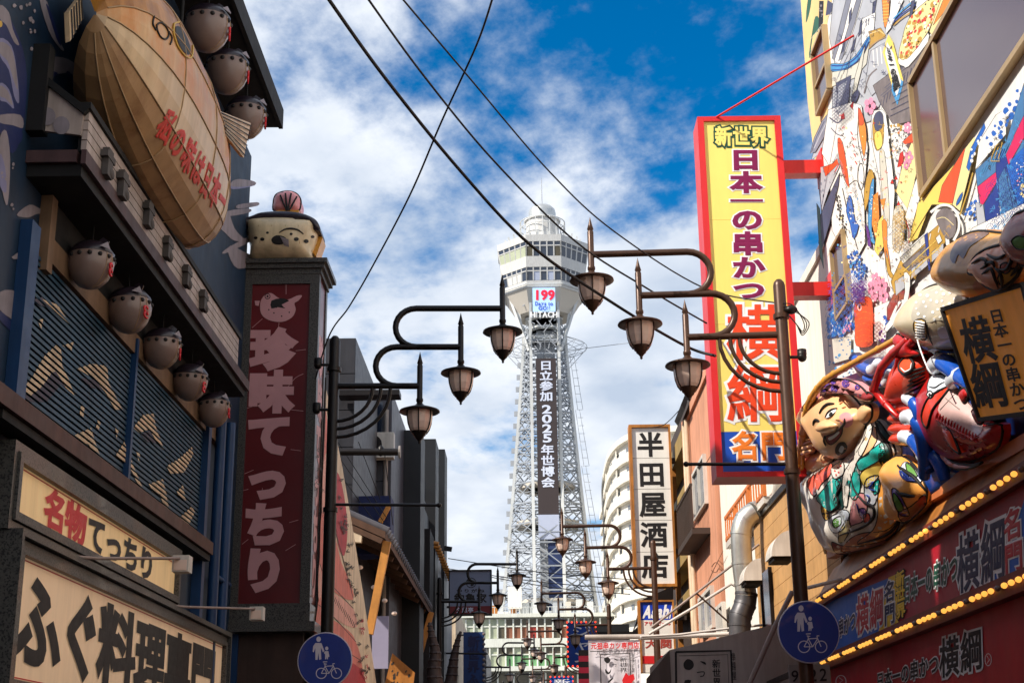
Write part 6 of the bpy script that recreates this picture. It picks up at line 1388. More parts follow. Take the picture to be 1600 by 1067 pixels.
# cross bars on the posts
for y, a, b, lab in ((14.42, (1072, 725), (1228, 725), 'thin black banner bar reaching from the bronze lamp post under the yellow sign'), (16.2, (524, 788), (686, 789), 'thin black banner bar reaching from the dark lamp post')):
    g = G(); g.tube([ony(*a, y), ony(*b, y)], 0.018, 8); g.ell(ony(*(a if y < 15 else b), y), (0.03,) * 3, 8, 6); single('banner_bar', g, M('iron_black'), lab, 'bar')
# round blue pedestrian and bicycle signs
def round_sign(px, py, y, r, lab):
    c = ony(px, py, y - 0.10); T = Thing('traffic_sign', c, lab, 'traffic sign', 'round blue signs on the lamp posts'); pl = WY(c[1])
    g = G(); g.lathe([(r, 0.0), (r, 0.02), (r - 0.004, 0.024), (0, 0.024)], c, 40, False, axis=(0, -1, 0)); T.part('plate', g, M('traffic_white'))
    g = G(); g.lathe([(r * 0.965, 0.0245), (r * 0.965, 0.027), (0, 0.027)], c, 40, False, axis=(0, -1, 0)); T.part('face', g, M('traffic_blue'))
    k = r / 0.30; w = M('traffic_white')
    P = Paint(Plane((0, c[1] - 0.0275, 0), (0, -1, 0)), 0.0, 0.0003)
    s = 46.5 * (r / 0.30) * (14.4 / c[1]) * 1.0
    S = lambda pts: [(px + a * s, py + b * s) for a, b in pts]
    # adult and child
    P.dot(w, (px - 0.24 * s, py - 0.78 * s), 0.085 * s, 1.2, 10)
    P.shape(w, S([(-0.36, -0.64), (-0.14, -0.64), (-0.02, -0.34), (-0.08, -0.30), (-0.16, -0.48), (-0.14, -0.04), (-0.22, -0.02), (-0.25, -0.28), (-0.28, -0.02), (-0.36, -0.02), (-0.36, -0.46), (-0.42, -0.30), (-0.46, -0.32), (-0.44, -0.52)]), 0)
    P.dot(w, (px + 0.06 * s, py - 0.44 * s), 0.06 * s, 1.2, 10)
    P.shape(w, S([(0.0, -0.34), (0.12, -0.34), (0.16, -0.14), (0.11, -0.12), (0.10, -0.04), (0.07, -0.04), (0.06, -0.14), (0.04, -0.04), (0.0, -0.04), (0.0, -0.22), (-0.05, -0.28)]), 0)
    # bicycle
    for cx in (-0.14, 0.42): P.ring(w, (px + cx * s, py + 0.48 * s), 0.19 * s, 0.03 * s, 20)
    for a, b in (((-0.14, 0.48), (0.0, 0.22)), ((0.0, 0.22), (0.30, 0.20)), ((0.30, 0.20), (0.42, 0.48)), ((0.0, 0.22), (0.14, 0.48)), ((0.14, 0.48), (0.30, 0.22)), ((-0.14, 0.48), (0.14, 0.48)), ((0.30, 0.20), (0.28, 0.12)), ((0.28, 0.12), (0.36, 0.12)), ((-0.05, 0.12), (0.06, 0.14)), ((0.0, 0.22), (-0.01, 0.13)), ((-0.08, 0.06), (0.08, 0.05))): P.line(w, S([a, b]), 0.03 * s)
    P.done(T, 'symbol', None, 'stuff')
    g = G(); g.box(c[0] - 0.05, c[0] + 0.05, c[1] + 0.003, c[1] + 0.10, c[2] - 0.03, c[2] + 0.03); T.part('clamp', g, M('iron_black'))
round_sign(508, 1031, 16.2, 0.305, 'round blue walking and cycling sign on the dark lamp post by the maroon pillar')
round_sign(1263, 987, 14.42, 0.305, 'round blue walking and cycling sign on the bronze lamp post by the bulbs')
# overhead cables
def cable(pts, r, lab):
    g = G(); g.tube(smooth_open(pts, 8), r, 6); single('overhead_cable', g, M('cable'), lab, 'cable', 'overhead cables')
cable([ony(500, -20, 9), ony(600, 120, 10.5), ony(720, 268, 12), ony(830, 384, 13), ony(960, 475, 14.2), ony(1070, 540, 15.3), onx(1118, 556, 2.12)], 0.016, 'thick black cable sagging down across the sky to the yellow sign')
cable([ony(566, -14, 9), ony(660, 116, 10.5), ony(772, 252, 12), ony(900, 378, 13.5), ony(1010, 450, 14.6), ony(1104, 505, 15.5)], 0.010, 'thinner black cable running beside the thick cable towards the yellow sign')
cable([ony(618, -14, 9), ony(730, 118, 10.5), ony(860, 270, 12.4), ony(960, 362, 13.6), ony(1100, 450, 14.9), ony(1216, 474, 14.5)], 0.008, 'thin black cable ending at the top of the bronze lamp post')
cable([ony(772, -10, 10.5), ony(745, 70, 11.5), ony(690, 190, 12.5), ony(640, 306, 13.6), ony(580, 420, 15.0), ony(545, 480, 15.8), ony(512, 530, 16.4), ony(480, 640, 18.0)], 0.010, 'black cable crossing the others down to the dark lamp post')
# ================================================================== lattice tower
YT = 242.0
mpx = ony(860, 600, YT); TX = 3.45
TW = Thing('lattice_tower', (TX, YT, 0), 'tall white steel lattice tower with octagonal observation deck and dark vertical banner', 'tower')
def tz(py, px=850): return ony(px, py, YT)[2]
def tx(px, py): return ony(px, py, YT)[0] - TX
B = 2.45
zs = [24, 28, 32, 36, 40, 43.5, 47, 50.5, 54, 57, 60, 63, 65.8, 68.5, 71, 73.5, 76, 79]
def A(z):
    t = (z - 24) / (75 - 24); return 9.0 - (9.0 - 3.75) * min(1, max(0, t)) ** 0.72
def legs(z):
    a = A(z); b = B if a > B + 0.5 else B
    return [np.array([TX + s * x, YT + y, z]) for s, x, y in ()] or [np.array([TX - b, YT - a, z]), np.array([TX + b, YT - a, z]), np.array([TX + a, YT - b, z]), np.array([TX + a, YT + b, z]), np.array([TX + b, YT + a, z]), np.array([TX - b, YT + a, z]), np.array([TX - a, YT + b, z]), np.array([TX - a, YT - b, z])]
rows = [legs(z) for z in zs]
for i in range(8):
    g = G()
    for k in range(len(zs) - 1): g.bar(rows[k][i], rows[k + 1][i], 0.5, 0.5)
    TW.part('leg', g, M('steel_white'))
for i in range(8):
    j = (i + 1) % 8; g = G()
    for k in range(len(zs) - 1):
        a0, b0, a1, b1 = rows[k][i], rows[k][j], rows[k + 1][i], rows[k + 1][j]
        g.bar(a0, b0, 0.24)
        if i == 0 and k > 5:
            continue
        g.bar(a0, b1, 0.16); g.bar(b0, a1, 0.16); m0, m1 = lerp(a0, a1, .5), lerp(b0, b1, .5); g.bar(m0, m1, 0.13)
        if i in (1, 7):
            g.bar(lerp(a0, b0, .5), m0, 0.12); g.bar(lerp(a0, b0, .5), m1, 0.12); g.bar(lerp(a1, b1, .5), m0, 0.12); g.bar(lerp(a1, b1, .5), m1, 0.12)
    TW.part('lattice_panel', g, M('lattice_grey'), kind='stuff')
# inner cross platforms and rungs
for k, z in enumerate(zs[1:-1]):
    a = A(z) * 0.92; g = G(); g.bar((TX - a, YT, z), (TX + a, YT, z), 0.22); g.bar((TX, YT - a, z), (TX, YT + a, z), 0.22)
    for s in (-1, 1): g.bar((TX - a, YT + s * B, z), (TX + a, YT + s * B, z), 0.16)
    TW.part('inner_brace', g, M('steel_grey'))
for z in (30, 43.5, 50):
    a = A(z) * 0.86; g = G()
    g.lathe([(a * 1.05, z), (a * 1.05, z + 0.8), (a * 0.7, z + 0.81), (a * 0.7, z)], (TX, YT, 0), 8, False, a0=math.pi / 8); TW.part('gallery', g, M('deck_soffit'))
random.seed(11)
g = G()
for k in range(170):
    z = random.uniform(26, 74); a = A(z) * 0.8; p = np.array([TX + random.uniform(-a, a), YT + random.uniform(-a, a), z]); d = np.array([random.uniform(-2.5, 2.5), random.uniform(-1, 1), random.uniform(-2.5, 2.5)]); g.bar(p, p + d, 0.12)
TW.part('service_struts', g, M('steel_grey'), kind='stuff')
# lift shaft, ladder
g = G(); g.box(TX - 1.4, TX + 1.8, YT - 1.2, YT + 2.4, 0, 79); TW.part('lift_shaft', g, M('steel_grey'))
g = G(); g.box(TX - 0.1, TX + 2.3, YT - A(36) + 1.2, YT - A(36) + 2.6, 24, 44.5); TW.part('blue_lift_front', g, M('lift_blue'))
for s in (0, 1.0):
    pass
g = G()
za = [24, 34, 44, 54, 64, 74]
for z0, z1 in zip(za[:-1], za[1:]):
    for o in (0, 0.9): g.bar((TX + A(z0) + 1.0 + o, YT - 1, z0), (TX + A(z1) + 0.6 + o * 0.8, YT - 1, z1), 0.08)
    for k in range(7):
        z = z0 + (z1 - z0) * k / 7; g.bar((TX + A(z) + 0.8, YT - 1, z), (TX + A(z) + 1.8, YT - 1, z), 0.06)
TW.part('ladder', g, M('steel_grey'))
g = G()
for k in range(22):
    z = 26 + 2.2 * k; g.bar((TX - A(z) - 0.2, YT - 1, z), (TX - A(z) - 0.9, YT - 1, z), 0.22, 0.9)
TW.part('light_fittings', g, M('steel_grey'), kind='stuff')
# banner on the front
yb = YT - A(60) - 1.6
PBn = WY(yb)
q = [PBn(838, 560), PBn(868, 560), PBn(874, 803), PBn(840, 803)]
x0, x1, zt_, zb_ = PBn(839, 680)[0], PBn(871, 680)[0], q[0][2], q[2][2]
g = G(); g.box(x0, x1, yb, yb + 0.3, zb_, zt_); bn = TW.part('banner', g, M('banner_dark'))
g = G(); zc = PBn(850, 842)[2]; g.box(x0, x1, yb, yb + 0.3, zc, zb_ - 0.05); TW.part('pale_panel', g, M('banner_pale'))
lettering(TW, '日立参加', [np.array([x0 + .55, yb, PBn(850, 563)[2]]), np.array([x1 - .55, yb, PBn(850, 563)[2]]), np.array([x1 - .55, yb, PBn(850, 627)[2]]), np.array([x0 + .55, yb, PBn(850, 627)[2]])], M('letter_pale'), 'v', 0.03, eps=0.05, thick=0.03, parent=bn)
lettering(TW, '2025', [np.array([x0 + .8, yb, PBn(850, 632)[2]]), np.array([x1 - .8, yb, PBn(850, 632)[2]]), np.array([x1 - .8, yb, PBn(850, 692)[2]]), np.array([x0 + .8, yb, PBn(850, 692)[2]])], M('letter_pale'), 'v', 0.03, eps=0.05, thick=0.03, parent=bn, fill=0.86)
lettering(TW, '年世博会', [np.array([x0 + .55, yb, PBn(850, 694)[2]]), np.array([x1 - .55, yb, PBn(850, 694)[2]]), np.array([x1 - .55, yb, PBn(850, 762)[2]]), np.array([x0 + .55, yb, PBn(850, 762)[2]])], M('letter_pale'), 'v', 0.03, eps=0.05, thick=0.03, parent=bn)
# observation deck: stacked octagons
def octa(a, b, z): return [np.array(p) for p in ((TX - b, YT - a, z), (TX + b, YT - a, z), (TX + a, YT - b, z), (TX + a, YT + b, z), (TX + b, YT + a, z), (TX - b, YT + a, z), (TX - a, YT + b, z), (TX - a, YT - b, z))]
def oct_ring(a0, b0, z0, a1, b1, z1, m, nm, caps=True):
    p, q_ = octa(a0, b0, z0), octa(a1, b1, z1); g = G(); g.add(p + q_, [(i, (i + 1) % 8, (i + 1) % 8 + 8, i + 8) for i in range(8)] + ([tuple(range(7, -1, -1)), tuple(range(8, 16))] if caps else [])); return TW.part(nm, g, M(m))
b_ = 3.05
zf = lambda py: ony(850, py, YT - 7.4)[2]
Zs, Z1, Z2, Z3, Z4, Z5 = zf(447), zf(437), zf(417), zf(401), zf(379), zf(369)
oct_ring(4.4, 2.6, Zs - 3.6, 6.7, b_, Zs, 'deck_soffit', 'deck_underside')
oct_ring(6.9, b_, Zs + .01, 7.1, b_, Z1, 'deck_white', 'deck_band')
oct_ring(7.0, b_, Z1 + .01, 7.35, b_, Z2, 'deck_glass', 'glass_storey')
oct_ring(7.45, b_ + .05, Z2 + .01, 7.75, b_ + .05, Z3, 'deck_white', 'deck_band')
oct_ring(7.6, b_, Z3 + .01, 8.0, b_, Z4, 'deck_glass', 'glass_storey')
oct_ring(8.1, b_ + .08, Z4 + .01, 8.25, b_ + .08, Z5, 'deck_white', 'deck_band')
oct_ring(8.2, b_, Z5 + .01, 5.2, 2.4, Z5 + .8, 'deck_white', 'deck_roof')
# window posts, sills and panes on the three seen sides (each pane a piece)
def storey(a0, a1, z0, z1, nf, lit):
    p, q_ = octa(a0 + .06, b_, z0), octa(a1 + .06, b_, z1)
    for i in (7, 0, 1):
        j = (i + 1) % 8; n = nf if i == 0 else nf
        for k in range(n + 1):
            u = k / n; a = lerp(p[i], p[j], u); b = lerp(q_[i], q_[j], u); g = G(); g.bar(a, b, 0.22, 0.18); TW.part('window_post', g, M('deck_white'))
        for v in (0.72,):
            g = G(); g.bar(lerp(p[i], q_[i], v), lerp(p[j], q_[j], v), 0.14, 0.16); TW.part('transom', g, M('deck_white'))
        for k in range(n):
            mm = lit(i, k)
            if mm:
                e = [lerp(p[i], p[j], (k + .1) / n), lerp(p[i], p[j], (k + .9) / n), lerp(q_[i], q_[j], (k + .9) / n), lerp(q_[i], q_[j], (k + .1) / n)]; e = [e[0], e[1], lerp(e[1], e[2], .68), lerp(e[0], e[3], .68)]
                g = G(); g.poly(e); TW.part('pane', g, M(mm))
storey(7.0, 7.35, Z1 + .05, Z2 - .05, 5, lambda i, k: ('banner_pale' if k in (1, 3) else None) if i == 0 else ('deck_white' if i == 7 and k in (1, 2, 3) else None))
storey(7.6, 8.0, Z3 + .05, Z4 - .05, 5, lambda i, k: ('olive_glass' if i == 0 and k in (0, 4) else ('pale_green_glass' if i == 7 else None)))
for i in range(8):
    p, q_ = octa(7.25, b_ + .2, Zs + .5), octa(7.25, b_ + .2, Zs + .5); g = G(); g.bar(p[i], p[(i + 1) % 8], 0.16); TW.part('handrail', g, M('steel_white'))
# crown: ringed terrace and metal dome
g = G(); g.lathe([(3.9, Z5 + .6), (3.9, 96.4), (3.0, 96.41), (3.0, 99.6), (3.3, 99.61), (3.3, 99.9), (2.9, 99.91)], (TX, YT, 0), 20, False); TW.part('crown_drum', g, M('deck_white'))
for k in range(20):
    t = 2 * math.pi * k / 20; g = G(); g.bar((TX + 4.1 * math.cos(t), YT + 4.1 * math.sin(t), 95.6), (TX + 4.1 * math.cos(t), YT + 4.1 * math.sin(t), 99.4), 0.14); TW.part('terrace_post', g, M('steel_white'))
for z in (98.2, 99.4):
    g = G(); g.tube([(TX + 4.1 * math.cos(t), YT + 4.1 * math.sin(t), z) for t in np.linspace(0, 2 * math.pi, 25)], 0.09, 5, False); TW.part('terrace_rail', g, M('steel_white'))
for k in range(26):
    t = 2 * math.pi * k / 26; r_ = 6.6; g = G(); g.bar((TX + r_ * math.cos(t), YT + r_ * math.sin(t), Z5), (TX + r_ * 1.06 * math.cos(t), YT + r_ * 1.06 * math.sin(t), Z5 + 1.5), 0.3, 0.18); TW.part('fence_post', g, M('steel_white'))
g = G(); g.lathe([(2.45, 99.9), (2.5, 101.4), (2.35, 102.0), (1.8, 102.6), (0.9, 102.95), (0.0, 103.0)], (TX, YT, 0), 24); TW.part('dome', g, M('dome_metal'))
g = G(); g.lathe([(0.10, 103.0), (0.06, 108.0), (0.0, 108.6)], (TX, YT, 0), 6); TW.part('lightning_rod', g, M('steel_grey'))
# neck: inclined struts, counter screen, letters
for s in (-1, 1):
    for a, b in (((4.9, 2.4, 83.6), (3.3, 2.6, 75)), ((2.4, 5.2, 83.4), (2.6, 4.1, 75)), ((6.0, 2.4, 84.2), (2.8, 3.9, 74))):
        g = G(); g.bar((TX + s * a[0], YT - a[1], a[2]), (TX + s * b[0], YT - b[1], b[2]), 0.42); TW.part('neck_strut', g, M('steel_white'))
for z in (76.5, 78.5, 80.5):
    g = G(); g.lathe([(3.6, z), (3.6, z + 0.35), (2.4, z + 0.36), (2.4, z)], (TX, YT, 0), 8, False, a0=math.pi / 8); TW.part('neck_ring', g, M('steel_white'))
g = G()
for k in range(40):
    z = random.uniform(74, 83); p = np.array([TX + random.uniform(-3.2, 3.2), YT - 4.2 + random.uniform(-0.5, 0.5), z]); g.bar(p, p + np.array([random.uniform(-1.5, 1.5), 0, random.uniform(-1.5, 1.5)]), 0.14)
TW.part('neck_fittings', g, M('steel_grey'), kind='stuff')
ysn = YT - 7.6; PSn = WY(ysn); c0, c1 = PSn(832, 450), PSn(868, 486)
g = G(); g.box(c0[0], c1[0], ysn, ysn + 0.6, c1[2], c0[2]); cs = TW.part('counter_screen', g, M('led_blue'))
lettering(TW, '199', pq(PSn, (834, 453), (867, 453), (867, 469), (834, 469)), M('led_red'), 'h', 0.05, eps=0.05, thick=0.03, parent=cs, fill=0.9)
lettering(TW, 'Days to', pq(PSn, (836, 471), (864, 471), (864, 478), (836, 478)), M('led_navy'), 'h', 0.03, eps=0.05, thick=0.03, parent=cs, cells=[1.1, 1, 1, 1, .4, .8, 1], fill=0.85)
lettering(TW, 'GO!!', pq(PSn, (841, 478), (860, 478), (860, 485), (841, 485)), M('led_navy'), 'h', 0.03, eps=0.05, thick=0.03, parent=cs, cells=[1.2, 1.2, .5, .5], fill=0.85)
lettering(TW, 'HITACHI', pq(PSn, (829, 488), (875, 488), (875, 498), (829, 498)), M('letter_white'), 'h', 0.04, eps=0.3, thick=0.25, cells=[1, .45, .9, 1.05, 1, 1, .45], fill=0.86)
# wire halo around the neck
for k in range(16):
    t = 2 * math.pi * k / 16; R1 = 7.6; g = G(); c, s = math.cos(t), math.sin(t)
    g.tube([(TX + 3 * c, YT + 3 * s, 74.5), (TX + R1 * c, YT + R1 * s, 75.6)], 0.045, 4); g.tube([(TX + R1 * c, YT + R1 * s, 75.6), (TX + 3.4 * c, YT + 3.4 * s, 77.5)], 0.035, 4); g.tube([(TX + R1 * c, YT + R1 * s, 75.6), (TX + 4 * c, YT + 4 * s, 71.5)], 0.035, 4); TW.part('halo_spoke', g, M('steel_grey'))
for R1, z in ((7.6, 75.6), (5.6, 75.1)):
    g = G(); g.tube([(TX + R1 * math.cos(t), YT + R1 * math.sin(t), z) for t in np.linspace(0, 2 * math.pi, 25)], 0.05, 4, False); TW.part('halo_ring', g, M('steel_grey'))
g = G(); g.tube([(TX + 3, YT, 75), (TX + 17, YT - 2, 76)], 0.06, 4); TW.part('antenna_boom', g, M('steel_grey'))
# ---- low building at the foot of the tower
BB = Thing('tower_base_building', (3, 228, 0), 'pale flat roofed building with curtained window bands at the foot of the tower', 'building')
yb = 226.0; PB_ = WY(yb)
xl, xr = PB_(728, 1000)[0], PB_(945, 1000)[0] + 8
zr = PB_(850, 958)[2]; z1 = PB_(850, 966)[2]; z2 = PB_(850, 996)[2]; z3 = PB_(850, 1010)[2]; z4 = PB_(850, 1040)[2]; z5 = PB_(850, 1048)[2]
g = G(); g.box(xl, xr, yb + 0.5, yb + 30, 0, zr - 0.6); BB.part('wall', g, M('base_white'))
g = G(); g.box(xl - 0.8, xr + 0.8, yb - 0.6, yb + 30.5, zr - 0.58, zr); BB.part('roof', g, M('base_white'))
def window_band(z0, z1_, n, mats, y, trans):
    w = (xr - xl) / n
    for k in range(n):
        x0 = xl + w * k
        g = G(); g.box(x0 + .12, x0 + w - .12, y + 0.18, y + 0.3, z0, z1_); o = BB.part('window', g, M(mats(k)))
        g = G(); g.box(x0 - .12, x0 + .12, y - 0.1, y + 0.45, z0, z1_); BB.part('window_post', g, M('base_white'), o)
    for z in trans:
        g = G(); g.box(xl, xr, y + 0.05, y + 0.35, z - 0.1, z + 0.1); BB.part('transom', g, M('base_white'))
hm = lambda a, b, t: a + (b - a) * t
window_band(hm(z2, z1, .62), z1, 24, lambda k: 'olive_glass' if k > 4 else 'pale_green_glass', yb, [hm(z2, z1, .62)])
window_band(z2, hm(z2, z1, .60), 24, lambda k: 'pale_green_glass' if k < 4 else ('curtain_red' if k == 8 else ('curtain' if k not in (4, 11) else 'olive_glass')), yb, ())
g = G(); g.box(xl, xr, yb - 0.2, yb + 0.49, z3, z2 - 0.05); BB.part('spandrel', g, M('base_white'))
window_band(hm(z4, z3, .62), z3, 24, lambda k: 'olive_glass' if k % 3 else 'pale_green_glass', yb, [hm(z4, z3, .62)])
window_band(z4, hm(z4, z3, .60), 24, lambda k: 'curtain_green' if k > 4 else 'pale_green_glass', yb, ())
g = G(); g.box(xl - 1, xr, yb - 1.2, yb + 0.49, z5, z4 - 0.05); BB.part('spandrel', g, M('base_white'))
window_band(0.5, z5 - 0.2, 12, lambda k: 'olive_glass', yb, [z5 * 0.6])
# roof clutter
random.seed(21)
for k in range(12):
    px = 735 + 17 * k; p = WY(yb + 5)(px, 952); w, h, d = random.uniform(.8, 2.0), random.uniform(.8, 2.8), 2; g = G(); g.box(p[0] - w / 2, p[0] + w / 2, yb + 4, yb + 4 + d, zr - 0.01, zr + h); BB.part('roof_unit', g, M(random.choice(['deck_soffit', 'ledge_tan', 'steel_grey', 'steel_white'])))
for k in range(40):
    p = WY(yb + 1)(728 + 5.6 * k, 950); g = G(); g.bar((p[0], yb + 0.4, zr), (p[0], yb + 0.4, zr + 1.1), 0.09); BB.part('roof_rail_post', g, M('steel_white'))
g = G(); g.bar((xl, yb + 0.4, zr + 1.1), (xr, yb + 0.4, zr + 1.1), 0.09); BB.part('roof_rail', g, M('steel_white'))
g = G(); p = PB_(803, 925); g.box(p[0] - 1.0, p[0] + 1.2, yb + 3, yb + 3.6, zr + 1.2, PB_(803, 912)[2]); BB.part('roof_sign', g, M('sign_white')); g = G(); g.bar((p[0] - 0.9, yb + 3.3, zr), (p[0] - 0.2, yb + 3.3, zr + 3), 0.2); g.bar((p[0] + 1, yb + 3.3, zr), (p[0] + 0.3, yb + 3.3, zr + 3), 0.2); BB.part('sign_leg', g, M('steel_white'))
# ================================================================== left, beyond the pillar
# painted beef-cut wall
CW = Thing('painted_wall', (-2.62, 22, 0), 'slanted cream wall painted with large pink beef cuts behind the dark lamp post', 'wall')
PCW = WX(-2.62)
out = [(516, 636), (535, 730), (552, 830), (568, 930), (578, 1000), (588, 1067), (595, 1120)]
g = G(); g.prism([np.array([-2.62, 18.03, PCW(502, 594)[2]])] + [PCW(a, b) for a, b in out] + [np.array([-2.62, PCW(595, 1120)[1], 0.0]), np.array([-2.62, 18.03, 0.0])], (-0.35, 0, 0)); CW.part('wall', g, M('cow_cream'))
EDG = [(502, 590)] + out
def cx(p): # keep the paint on the wall
    e = np.interp(p[1], [q[1] for q in EDG], [q[0] for q in EDG]) - 3; return (min(max(p[0], 510.0 - 0.040 * (p[1] - 592) + 1), e), p[1])
P = Paint(PCW, 0.004)
for m, pts in (('cow_pink', [(501, 640), (510, 648), (514, 690), (508, 712), (498, 720), (496, 680)]), ('cow_pink_light', [(494, 720), (512, 716), (522, 740), (520, 800), (506, 810), (492, 790)]), ('cow_red', [(524, 740), (532, 748), (540, 790), (543, 830), (538, 868), (528, 850), (524, 800)]),
    ('cow_pink', [(488, 800), (514, 816), (524, 840), (534, 880), (548, 910), (552, 936), (530, 930), (500, 900), (486, 870)]), ('cow_pink_light', [(484, 880), (508, 914), (536, 936), (552, 950), (558, 978), (540, 976), (506, 952), (482, 930)]),
    ('cow_pink', [(480, 940), (510, 960), (544, 984), (556, 1002), (566, 1040), (568, 1120), (480, 1120)]), ('cow_red', [(520, 1040), (566, 1046), (570, 1120), (516, 1120)])): P.shape(M(m), [cx(p) for p in pts], 3)
for pts in ([(496, 800), (516, 812), (530, 850), (552, 934)], [(488, 880), (512, 906), (552, 950)], [(484, 944), (520, 962), (556, 1002)], [(512, 640), (518, 700), (526, 740)], [(486, 985), (530, 1010), (562, 1030)]): P.line(M('ink_soft'), [cx(p) for p in pts], 1.0, 4)
for k in range(16): x = 522 + 2.2 * k; P.line(M('ink_soft'), [cx((x, 930 + 3.2 * k * 0.9)), cx((x - 2, 937 + 3.2 * k * 0.9))], 0.9)
P.scribble(M('ink_soft'), [(522, 700), (530, 730), (547, 830), (563, 930), (580, 1055), (566, 1055), (552, 950), (540, 880), (532, 810)], 44, 5, 1.0); P.scribble(M('ink_soft'), [(494, 690), (506, 700), (504, 800), (492, 800)], 10, 5, 0.9); P.scribble(M('cow_red'), [(558, 960), (568, 970), (578, 1060), (566, 1060)], 8, 5, 1.0)
P.done(CW, 'beef_painting')
g = G(); g.tube([PCW(504, 720, 0.05), PCW(509, 590, 0.05)], 0.012, 5); CW.part('stay_wire', g, M('cable'))
# grey tiled building
GB = Thing('grey_tile_building', (-4.5, 27, 0), 'grey stone tiled building with stepped top behind the dark lamp post', 'building')
def front_block(T, nm, px0, px1, pytop, y, depth, m, z0=0.0):
    a, b = ony(px0, pytop, y), ony(px1, pytop, y); g = G(); g.box(a[0], b[0], y, y + depth, z0, (a[2] + b[2]) / 2); return T.part(nm, g, M(m)), a[0], b[0], (a[2] + b[2]) / 2
_, xa, xb, zt = front_block(GB, 'wall', 470, 556, 529, 25.5, 4.0, 'grey_tile_dark')
def tile_grid(T, xa, xb, y, z0, z1, nx, nz, m, parent=None):
    w, h = (xb - xa) / nx, (z1 - z0) / nz; first = None
    for i in range(nx):
        for k in range(nz):
            if first is None:
                g = G(); g.box(xa + 0.008, xa + w - 0.008, y - 0.03, y - 0.001, z0 + 0.008, z0 + h - 0.008); first = T.part('facing_tile', g, M(m))
            else: link_copy(first, 'facing_tile', T.o, loc=(w * i, 0, h * k))
tile_grid(GB, xa, xb, 25.5, zt - 4.2, zt, 3, 6, 'grey_tile_dark')
_, xa, xb, zt = front_block(GB, 'wall', 540, 613, 612, 30.0, 5.0, 'grey_tile')
tile_grid(GB, xa, xb, 30.0, zt - 5, zt, 3, 5, 'grey_tile')
_, xa, xb, zt = front_block(GB, 'wall', 540, 575, 580, 29.5, 0.49, 'grey_tile_dark')
GB.part('ledge', G().box(*sorted((ony(528, 612, 25.0)[0], ony(624, 612, 25.0)[0])), 25.0, 25.4, ony(560, 617, 25)[2], ony(560, 609, 25)[2]), M('iron_black'))
def ac_unit(T, px, py, y, w=0.75, h=0.55, parent=None):
    c = ony(px, py, y); g = G(); g.box(c[0] - w / 2, c[0] + w / 2, y - 0.32, y - 0.02, c[2] - h / 2, c[2] + h / 2); u = T.part('air_conditioner', g, M('ac_white')); g = G(); g.lathe([(h * .4, 0), (h * .4, 0.02), (h * .36, 0.021), (0, 0.012)], (c[0] - w * .12, y - 0.32, c[2]), 16, False, axis=(0, -1, 0)); T.part('fan_grille', g, M('iron_black'), u)
ac_unit(GB, 545, 660, 29.4); ac_unit(GB, 590, 700, 29.9)
g = G(); p = ony(604, 640, 29.9); g.tube([p, (p[0], 29.9, 2.0)], 0.05, 8); GB.part('drain_pipe', g, M('plate_grey'))
for px in (566, 580, 598):
    a_ = ony(px, 660, 29.95); g = G(); g.box(a_[0] - .28, a_[0] + .0, 29.93, 29.99, a_[2] - .5, a_[2] + .45); GB.part('window', g, M('dull_glass'))
# black clad building with upright fins
BC = Thing('black_building', (-3.2, 38, 0), 'black clad building with upright fins and dull glass strips beyond the grey tiles', 'building')
_, xa, xb, zt = front_block(BC, 'wall', 560, 650, 760, 33.4, 14.0, 'black_clad')
for px0, px1, py, y in ((626, 658, 672, 33.0), (640, 681, 686, 38.0), (660, 695, 702, 43.0)):
    a, b = ony(px0, py, y), ony(px1, py, y); g = G(); g.box(a[0], b[0], y, y + 1.3, 0, a[2]); BC.part('fin', g, M('black_clad'))
    g = G(); g.box(a[0], b[0] - 0.22, y + 1.301, y + 4.6, 0, a[2] - 0.3); BC.part('glass_strip', g, M('dull_glass'))
    for k in range(6):
        z = a[2] - 1.0 - 1.3 * k; g = G(); g.box(b[0] - 0.219, b[0] - 0.19, y + 1.4, y + 4.5, z, z + 0.06); BC.part('glass_rail', g, M('iron_black'))
_, xa, xb, zt = front_block(BC, 'annex', 600, 672, 826, 35.2, 1.4, 'dark_wall')
a = ony(690, 830, 41); 
g = G(); g.box(-2.9, -2.62, 41, 49, 0, onx(684, 846, -2.62)[2]); BC.part('stone_end', g, M('grey_tile'))
g = G(); p0 = onx(674, 845, -2.5)
for k in range(14):
    p = lerp(onx(676, 848, -2.5), onx(700, 904, -2.5), k / 13); gg = G(); gg.tube([p, p + np.array([0.16, 0, -0.03])], 0.06, 8); BC.part('eave_tile', gg, M('post_gold'))
g = G(); g.bar(ony(694, 856, 43), ony(706, 858, 43), 0.1, 0.14); BC.part('bracket', g, M('iron_black'))
for k in range(5):
    for j in range(3):
        z = 3.2 + 1.5 * j; y = 33.9 + 2.4 * k; g = G(); g.box(-2.96, -2.93, y, y + 1.2, z, z + 0.9); BC.part('window', g, M('dull_glass'))
for px, py in ((618, 760), (612, 800)): ac_unit(BC, px, py, 33.35, 0.8, 0.6)
for px in (607, 622):
    a_ = ony(px, 700, 33.3); g = G(); g.tube([(a_[0], 33.3, 0.5), (a_[0], 33.3, a_[2])], 0.045, 7); BC.part('drain_pipe', g, M('plate_grey'))
